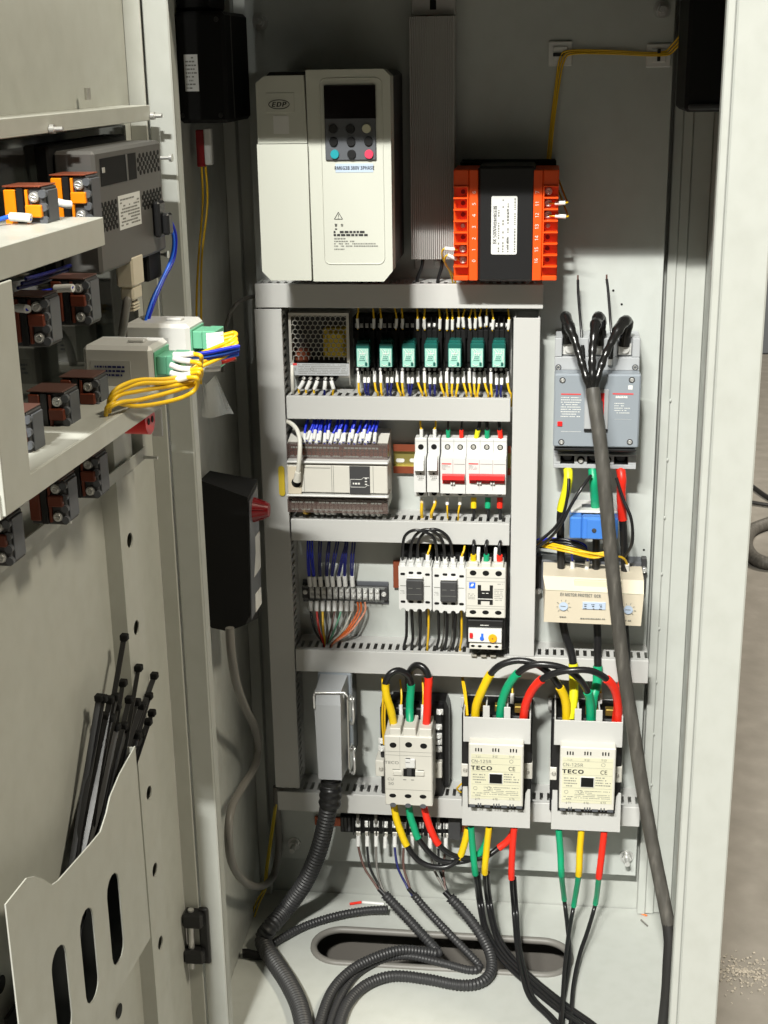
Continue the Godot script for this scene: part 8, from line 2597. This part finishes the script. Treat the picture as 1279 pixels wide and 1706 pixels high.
func button_blocks() -> void:
	var list = [
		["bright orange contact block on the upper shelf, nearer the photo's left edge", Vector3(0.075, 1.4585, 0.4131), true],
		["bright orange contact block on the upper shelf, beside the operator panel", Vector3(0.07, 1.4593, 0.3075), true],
		["shade-darkened contact block behind the frame's upright, under the upper shelf, left one", Vector3(0.07, 1.3702, 0.4166), false],
		["shade-darkened contact block with white tag under the upper shelf, right one", Vector3(0.065, 1.3698, 0.3156), false],
		["shade-darkened contact block on the lower shelf, leftmost of three", Vector3(0.08, 1.2907, 0.4915), false],
		["shade-darkened contact block on the lower shelf, middle of three", Vector3(0.075, 1.2873, 0.4043), false],
		["shade-darkened contact block on the lower shelf, right of three beside the yellow wires", Vector3(0.07, 1.282, 0.3241), false],
		["shade-darkened contact block below the lower shelf, left one with orange side", Vector3(0.058, 1.2033, 0.3863), false],
		["shade-darkened contact block below the lower shelf, right one", Vector3(0.055, 1.202, 0.3034), false],
		["shade-darkened contact block at the photo's left edge below the lower shelf", Vector3(0.06, 1.207, 0.5045), false],
	]
	for l in list:
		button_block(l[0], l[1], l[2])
	# sleeved wire ends on the two bright blocks and the tagged one
	for k in [[[Vector3(0.068, 1.4347, 0.4212), Vector3(0.062, 1.4356, 0.4214), Vector3(0.05, 1.4359, 0.4199), Vector3(0.04, 1.4329, 0.4409)], "wire_bright_blue", "blue wire with white sleeve on the left bright orange block"], [[Vector3(0.062, 1.4363, 0.3253), Vector3(0.058, 1.4371, 0.3288), Vector3(0.05, 1.4393, 0.3303), Vector3(0.04, 1.4407, 0.3349)], "wire_yellow", "yellow wire with white sleeve on the right bright orange block"], [[Vector3(0.058, 1.3639, 0.326), Vector3(0.052, 1.3637, 0.3251), Vector3(0.04, 1.3628, 0.3237), Vector3(0.03, 1.3609, 0.3298)], "wire_blue", "blue wire with white tag sleeve on the shade-darkened block under the upper shelf"], [[Vector3(0.06, 1.3623, 0.4265), Vector3(0.055, 1.362, 0.4224), Vector3(0.045, 1.3611, 0.4146), Vector3(0.03, 1.358, 0.4037)], "wire_blue", "blue wire with white sleeve on the shade-darkened block behind the upright"]]:
		var a: Array = k[0]
		door_wire(k[2], M[k[1]], a, 0.0018, [[a[0], a[1], a[2], 0.0036, M.sleeve, "marker_sleeve"]])
	for i in 3:
		var d = Vector3(0.004 * i, 0.004 * i, 0)
		door_wire("dark blue wire running behind the blocks under the upper shelf, %s of three" % ORD[i], M.wire_navy, [Vector3(0.02, 1.3681, 0.3561) + d, Vector3(0.025, 1.3683, 0.3297) + d, Vector3(0.02, 1.3651, 0.2724) + d, Vector3(0.02, 1.3682, 0.2066) + d, Vector3(0.03, 1.3918, 0.2112) + d], 0.0018)


func converters() -> void:
	var list = [["white signal converter with a green terminal face, nearer one above the lower shelf", Vector3(0.098, 1.2966, 0.248), Vector3(0.098, 1.2499, 0.2572), false], ["white signal converter with green plugs, farther one nearer the left post", Vector3(0.1, 1.2986, 0.1413), Vector3(0.1, 1.2525, 0.15), true]]
	for l in list:
		var c: Vector3 = l[1]
		var low: float = l[2].y
		var h = c.y - low
		var lo = Vector3(c.x - 0.07, low, c.z - 0.05)
		var t = door_thing("signal_converter", l[0], "converter", lo + Vector3(0.03, 0, 0.025))
		var g = geo()
		g.box(lo, Vector3(c.x, c.y, c.z), 0.004)
		put(g, "case", M.white, t)
		g = geo()
		g.box(Vector3(c.x + 0.0001, low + 0.004, c.z - 0.046), Vector3(c.x + 0.0015, c.y - 0.006, c.z - 0.004), 0.0005)
		put(g, "green_face", M.green_terminal, t)
		g = geo()
		g.box(Vector3(c.x - 0.062, low + 0.006, c.z), Vector3(c.x - 0.022, c.y - 0.014, c.z + 0.0004))
		var lab = put(g, "type_label", M.duct, t)
		g = geo()
		small_print(g, Rect2(c.x - 0.058, c.y - 0.030, 0.032, 0.012), c.z + 0.0005, 3, 0.8, 0.5)
		put(g, "label_print", M.wire_navy, lab)
		g = geo()
		g.box(Vector3(c.x - 0.03, c.y + 0.0001, c.z - 0.03), Vector3(c.x - 0.014, c.y + 0.003, c.z - 0.018), 0.0008)
		put(g, "clip", M.white, t)
		var tops = [0.010] if not l[3] else [0.008, 0.030, 0.052]
		for k in tops:
			if k > h - 0.005:
				continue
			g = geo()
			g.box(Vector3(c.x + 0.0016, c.y - k - 0.018, c.z - 0.036), Vector3(c.x + 0.012, c.y - k, c.z - 0.006), 0.0008)
			g.box(Vector3(c.x + 0.0122, c.y - k - 0.0185, c.z - 0.037), Vector3(c.x + 0.026, c.y - k + 0.0005, c.z - 0.005), 0.0008)
			put(g, "terminal_plug", M.green_terminal, t)
	# yellow wires from the near one, swinging back along the shelf
	for i in 5:
		var d = Vector3(0, -0.0046 * i + 0.006, 0.004 * i - 0.008)
		var a = [Vector3(0.118, 1.2825, 0.25), Vector3(0.128, 1.2814, 0.2518), Vector3(0.138, 1.2825, 0.2532), Vector3(0.147, 1.2817, 0.2539), Vector3(0.14, 1.2689, 0.2436), Vector3(0.13, 1.2651, 0.2537), Vector3(0.119, 1.268, 0.2832), Vector3(0.112, 1.2743, 0.3268), Vector3(0.106, 1.2769, 0.3554), Vector3(0.1, 1.2727, 0.3637), Vector3(0.096, 1.2644, 0.3609)]
		var pts: Array = []
		for k in a.size():
			pts.append(a[k] + d * (1.0 if k < 8 else 0.6) + Vector3(0.0012 * sin(i * 2.1 + k), 0.002 * sin(i * 1.3 + k * 0.9), 0))
		door_wire("yellow wire curling from the nearer white converter back along the shelf, %s of five" % ORD[i], M.wire_yellow, pts, 0.0021, [[pts[0], pts[1], pts[2], 0.0028, M.sleeve, "marker_sleeve"]])
	# and from the far one
	for i in 4:
		var d = Vector3(0.001 * i, -0.0035 * i, 0.003 * i - 0.004)
		var a = [Vector3(0.128, 1.2931, 0.1746), Vector3(0.136, 1.2934, 0.1724), Vector3(0.145, 1.2946, 0.1712), Vector3(0.155, 1.2956, 0.1692), Vector3(0.158, 1.2934, 0.1735), Vector3(0.15, 1.2877, 0.1787), Vector3(0.14, 1.2841, 0.1949), Vector3(0.132, 1.2814, 0.2088), Vector3(0.125, 1.2776, 0.2142)]
		var pts: Array = []
		for k in a.size():
			pts.append(a[k] + d)
		door_wire("yellow wire looping right from the farther white converter, %s of four" % ORD[i], M.wire_yellow, pts, 0.0021, [[pts[0], pts[1], pts[2], 0.0028, M.sleeve, "marker_sleeve"]])
	for i in 4:
		var d = Vector3(0.001 * i, 0.003 * i - 0.004, 0.002 * i)
		var a = [Vector3(0.118, 1.2792, 0.2258), Vector3(0.124, 1.2803, 0.2218), Vector3(0.13, 1.2787, 0.2106), Vector3(0.14, 1.2785, 0.1999), Vector3(0.15, 1.2794, 0.1884), Vector3(0.162, 1.2809, 0.1767)]
		var pts: Array = []
		for k in a.size():
			pts.append(a[k] + d)
		door_wire("bright blue wire sticking out to the right between the white converters, %s of four" % ORD[i], M.wire_blue if i % 2 else M.wire_bright_blue, pts, 0.002, [[pts[0], pts[1], pts[2], 0.0028, M.sleeve, "marker_sleeve"]] if i < 2 else [])
	for k in [[[Vector3(0.128, 1.267, 0.1833), Vector3(0.134, 1.2668, 0.1787), Vector3(0.14, 1.2663, 0.1699), Vector3(0.146, 1.2672, 0.1648), Vector3(0.15, 1.2673, 0.1529)], "wire_red", "short red wire with white sleeve under the farther white converter's blue wires"], [[Vector3(0.128, 1.2629, 0.1841), Vector3(0.134, 1.2621, 0.1796), Vector3(0.138, 1.2605, 0.1685)], "sleeve", "white sleeve sticking right, lowest at the farther white converter"], [[Vector3(0.135, 1.2654, 0.166), Vector3(0.142, 1.2663, 0.1579), Vector3(0.152, 1.2658, 0.1514)], "wire_brown", "short dark red wire tip below the blue wires right of the converters"]]:
		var a: Array = k[0]
		door_wire(k[2], M[k[1]], a, 0.0022 if k[1] != "sleeve" else 0.0034, [[a[0], a[1], a[2], 0.0034, M.sleeve, "marker_sleeve"]] if k[1] == "wire_red" else [])
	# red keyed plug under the shelf
	var p = Vector3(0.095, 1.2297, 0.2663)
	var t = door_thing("red_socket", "red two-hole socket under the right end of the lower shelf", "socket", p)
	var g = geo()
	g.cyl(p + Vector3(-0.02, 0, 0), p + Vector3(0.004, 0, 0), 0.0135, -1, 22)
	put(g, "body", M.red, t)
	g = geo()
	g.cyl(p + Vector3(0.0041, 0, -0.005), p + Vector3(0.0045, 0, -0.005), 0.0032, -1, 14)
	g.cyl(p + Vector3(0.0041, 0, 0.005), p + Vector3(0.0045, 0, 0.005), 0.0032, -1, 14)
	put(g, "pin_holes", M.matt_black, t)
	g = geo()
	g.box(p + Vector3(-0.045, -0.012, -0.012), p + Vector3(-0.0205, 0.01, 0.01), 0.002)
	put(g, "rear_block", M.matt_black, t)
	p = Vector3(0.07, 1.2107, 0.168)
	t = door_thing("white_bracket", "small white plate behind the red two-hole socket", "plate", p)
	g = geo()
	g.box(p + Vector3(-0.006, -0.024, -0.004), p + Vector3(0.004, 0.022, 0.0), 0.0005)
	put(g, "plate", M.white, t)


func door_pocket() -> void:
	var n = 0.034
	var outline = [Vector3(0.034, 0.8614, 0.5253), Vector3(0.034, 0.8605, 0.4824), Vector3(0.034, 0.8529, 0.4674), Vector3(0.034, 0.8424, 0.4539), Vector3(0.034, 0.8226, 0.4338), Vector3(0.034, 0.8187, 0.4206), Vector3(0.034, 0.811, 0.3446), Vector3(0.034, 0.8091, 0.316), Vector3(0.034, 0.8197, 0.2972), Vector3(0.034, 0.8314, 0.2847), Vector3(0.034, 0.8418, 0.2549), Vector3(0.034, 0.8499, 0.2025)]
	var right = 0.2069
	var bottom = 0.6091
	var at = Vector3(0, bottom, (outline[0].z + right) / 2)
	var t = door_thing("document_pocket", "grey steel document pocket with a wavy top edge and long slots on the door", "pocket", at)
	var poly = PackedVector2Array()
	for p in outline:
		poly.append(Vector2(-p.z, p.y))
	poly[poly.size() - 1].x = -right
	poly.append(Vector2(-right, bottom))
	poly.append(Vector2(-outline[0].z - 0.001, bottom))
	# cut the sheet into upright strips so that each slot is a real opening
	var g = geo()
	g.X = Transform3D(Basis(Vector3.UP, PI / 2), Vector3.ZERO)
	var slots = [[Vector3(0.034, 0.747, 0.2885), Vector3(0.034, 0.6403, 0.307)], [Vector3(0.034, 0.752, 0.3602), Vector3(0.034, 0.6457, 0.3781)], [Vector3(0.034, 0.756, 0.4286), Vector3(0.034, 0.6526, 0.4454)]]
	var cuts = [-outline[0].z - 0.01]
	var holes: Array = []
	for k in [2, 1, 0]:
		var cz: float = (slots[k][0].z + slots[k][1].z) / 2
		cuts.append(-cz)
		var y0 = maxf(slots[k][1].y, bottom + 0.02)
		holes.append(rounded(Rect2(-cz - 0.017, y0, 0.034, slots[k][0].y - y0), 0.0169, 6))
	cuts.append(-right + 0.01)
	for k in 4:
		var pieces = Geometry2D.intersect_polygons(poly, PackedVector2Array([Vector2(cuts[k], bottom - 0.01), Vector2(cuts[k + 1], bottom - 0.01), Vector2(cuts[k + 1], 2.0), Vector2(cuts[k], 2.0)]))
		for h in holes:
			var left: Array = []
			for q in pieces:
				left.append_array(Geometry2D.clip_polygons(q, h))
			pieces = left
		for q in pieces:
			g.prism(q, n - 0.0015, n)
	g.X = Transform3D()
	put(g, "front_sheet", M.door, t)
	g = geo()
	g.box(Vector3(0.0002, bottom, right - 0.0015), Vector3(n - 0.0016, outline[11].y - 0.002, right), 0.0)
	g.box(Vector3(0.0002, bottom - 0.0015, right), Vector3(n - 0.0002, bottom - 0.0001, outline[0].z), 0.0)
	g.box(Vector3(0.0002, bottom - 0.035, right), Vector3(0.0015, bottom - 0.002, outline[0].z), 0.0)
	put(g, "flange", M.door, t)
	g = geo()
	for p in [Vector3(0.0015, 0.5273, 0.2358), Vector3(0.0015, 0.7507, 0.491)]:
		g.cyl(p, p + Vector3(0.0004, 0, 0), 0.0085, -1, 20)
	put(g, "round_hole", M.matt_black, t)
	var fo = Vector3(0.012, bottom + 0.004, right + 0.02)
	var backing = door_thing("dark_backing", "dark folder added inside the door pocket to darken its slots", "backing", fo)
	g = geo()
	g.box(fo, Vector3(0.016, 0.732, outline[0].z - 0.012), 0.0008)  # dark sheet added so that the slots look shaded inside
	put(g, "cover", M.matt_black, backing)
	here = at
	# cable ties standing in it: head pixel, foot pixel
	var ties = [[Vector3(0.02, 0.9638, 0.1802), Vector3(0.02, 0.7712, 0.3181)], [Vector3(0.022, 0.9148, 0.1509), Vector3(0.02, 0.7685, 0.3023)], [Vector3(0.024, 0.8872, 0.1107), Vector3(0.022, 0.7701, 0.2987)], [Vector3(0.024, 0.8717, 0.1319), Vector3(0.022, 0.7687, 0.2906)], [Vector3(0.026, 0.8508, 0.1317), Vector3(0.024, 0.773, 0.2914)], [Vector3(0.018, 0.9276, 0.2554), Vector3(0.016, 0.7871, 0.3553)], [Vector3(0.026, 0.8459, 0.1446), Vector3(0.024, 0.7837, 0.3092)], [Vector3(0.02, 0.9162, 0.1936), Vector3(0.018, 0.7741, 0.3287)], [Vector3(0.02, 0.9242, 0.2495), Vector3(0.018, 0.7826, 0.3457)], [Vector3(0.021, 0.9125, 0.2202), Vector3(0.018, 0.7815, 0.335)], [Vector3(0.022, 0.8926, 0.1855), Vector3(0.02, 0.7788, 0.3246)], [Vector3(0.023, 0.8806, 0.1663), Vector3(0.02, 0.7757, 0.3139)], [Vector3(0.024, 0.8711, 0.1556), Vector3(0.022, 0.7764, 0.309)], [Vector3(0.02, 0.9149, 0.2327), Vector3(0.018, 0.7827, 0.3426)]]
	var shown = ties.size()
	var toes = [Vector3(0.016, 0.7858, 0.3556), Vector3(0.024, 0.7749, 0.291)]
	var crowns = [Vector3(0.018, 0.9211, 0.2518), Vector3(0.025, 0.8559, 0.1575)]
	for i in 9:
		var k = (i + 0.5) / 9.0
		ties.append([crowns[0].lerp(crowns[1], k) + Vector3(rng.randf_range(-0.003, 0.003), rng.randf_range(-0.03, 0.006), rng.randf_range(-0.004, 0.004)), toes[0].lerp(toes[1], k) + Vector3(rng.randf_range(-0.002, 0.004), 0, 0)])
	for i in ties.size():
		var a: Vector3 = ties[i][0]
		var b: Vector3 = ties[i][1]
		b += (b - a) * 0.35
		var ct = door_thing("cable_tie", "black cable tie in the door pocket, %s" % ("%s head from the left among those standing out" % ORD[[4, 8, 13, 11, 12, 0, 10, 5, 1, 3, 6, 7, 9, 2][i]] if i < shown else "%s from the left in the packed bundle" % COUNT[i - shown]), "cable tie", b, "cable ties in the door pocket")
		g = geo()
		var m = a.lerp(b, 0.5) + Vector3(0.005 * sin(i * 2.0), 0, 0.012 * cos(i * 3.0))
		var pts = Geo.smooth([a, a.lerp(m, 0.5), m, m.lerp(b, 0.5), b], 4)
		for k in pts.size() - 1:
			var p: Vector3 = pts[k]
			var q: Vector3 = pts[k + 1]
			var s = Vector3(0.0029, 0, 0.002 * sin(i * 1.9))
			var e = Vector3(0, 0, 0.0016)
			g.loft([p - s, p + s, p + s + e, p - s + e], [q - s, q + s, q + s + e, q - s + e])
		put(g, "strap", M.black, ct)
		g = geo()
		g.box(a + Vector3(-0.0038, -0.002, -0.004), a + Vector3(0.0046, 0.0055, 0.004), 0.001)
		put(g, "head", M.matt_black, ct)


func door_hinge() -> void:
	var t = Node3D.new()
	t.name = "hinge"
	cab.add_child(t)
	here = CAB
	var g = geo()
	g.slab(Rect2(-0.4383, 0.427, 0.0129, 0.0841), 0.3703, 0.377, 0.002)
	put(g, "leaf", M.black, t)
	for r in [Rect2(-0.4569, 0.4863, 0.0265, 0.0217), Rect2(-0.4587, 0.4325, 0.0276, 0.0201)]:
		g = geo()
		g.slab(r, 0.366, 0.388, 0.003)
		put(g, "knuckle", M.black, t)
	g = geo()
	g.cyl(Vector3(-0.4468, 0.5105, 0.378), Vector3(-0.4505, 0.4216, 0.378), 0.004, -1, 14)
	put(g, "pin", M.steel, t)



func build_all() -> void:
	ducts()
	drive()
	brake_resistor()
	transformer()
	wall_fans()
	tie_mounts()
	power_supply()
	relays()
	controller()
	breakers()
	terminal_block()
	small_contactors()
	motor_starter()
	main_breaker()
	main_cable()
	current_transformer()
	protector()
	large_contactors()
	low_terminals()
	multipole_plug()
	outgoing_cables()
	left_wall_items()
	door_frame()
	operator_panel()
	button_blocks()
	converters()
	door_pocket()
	door_hinge()
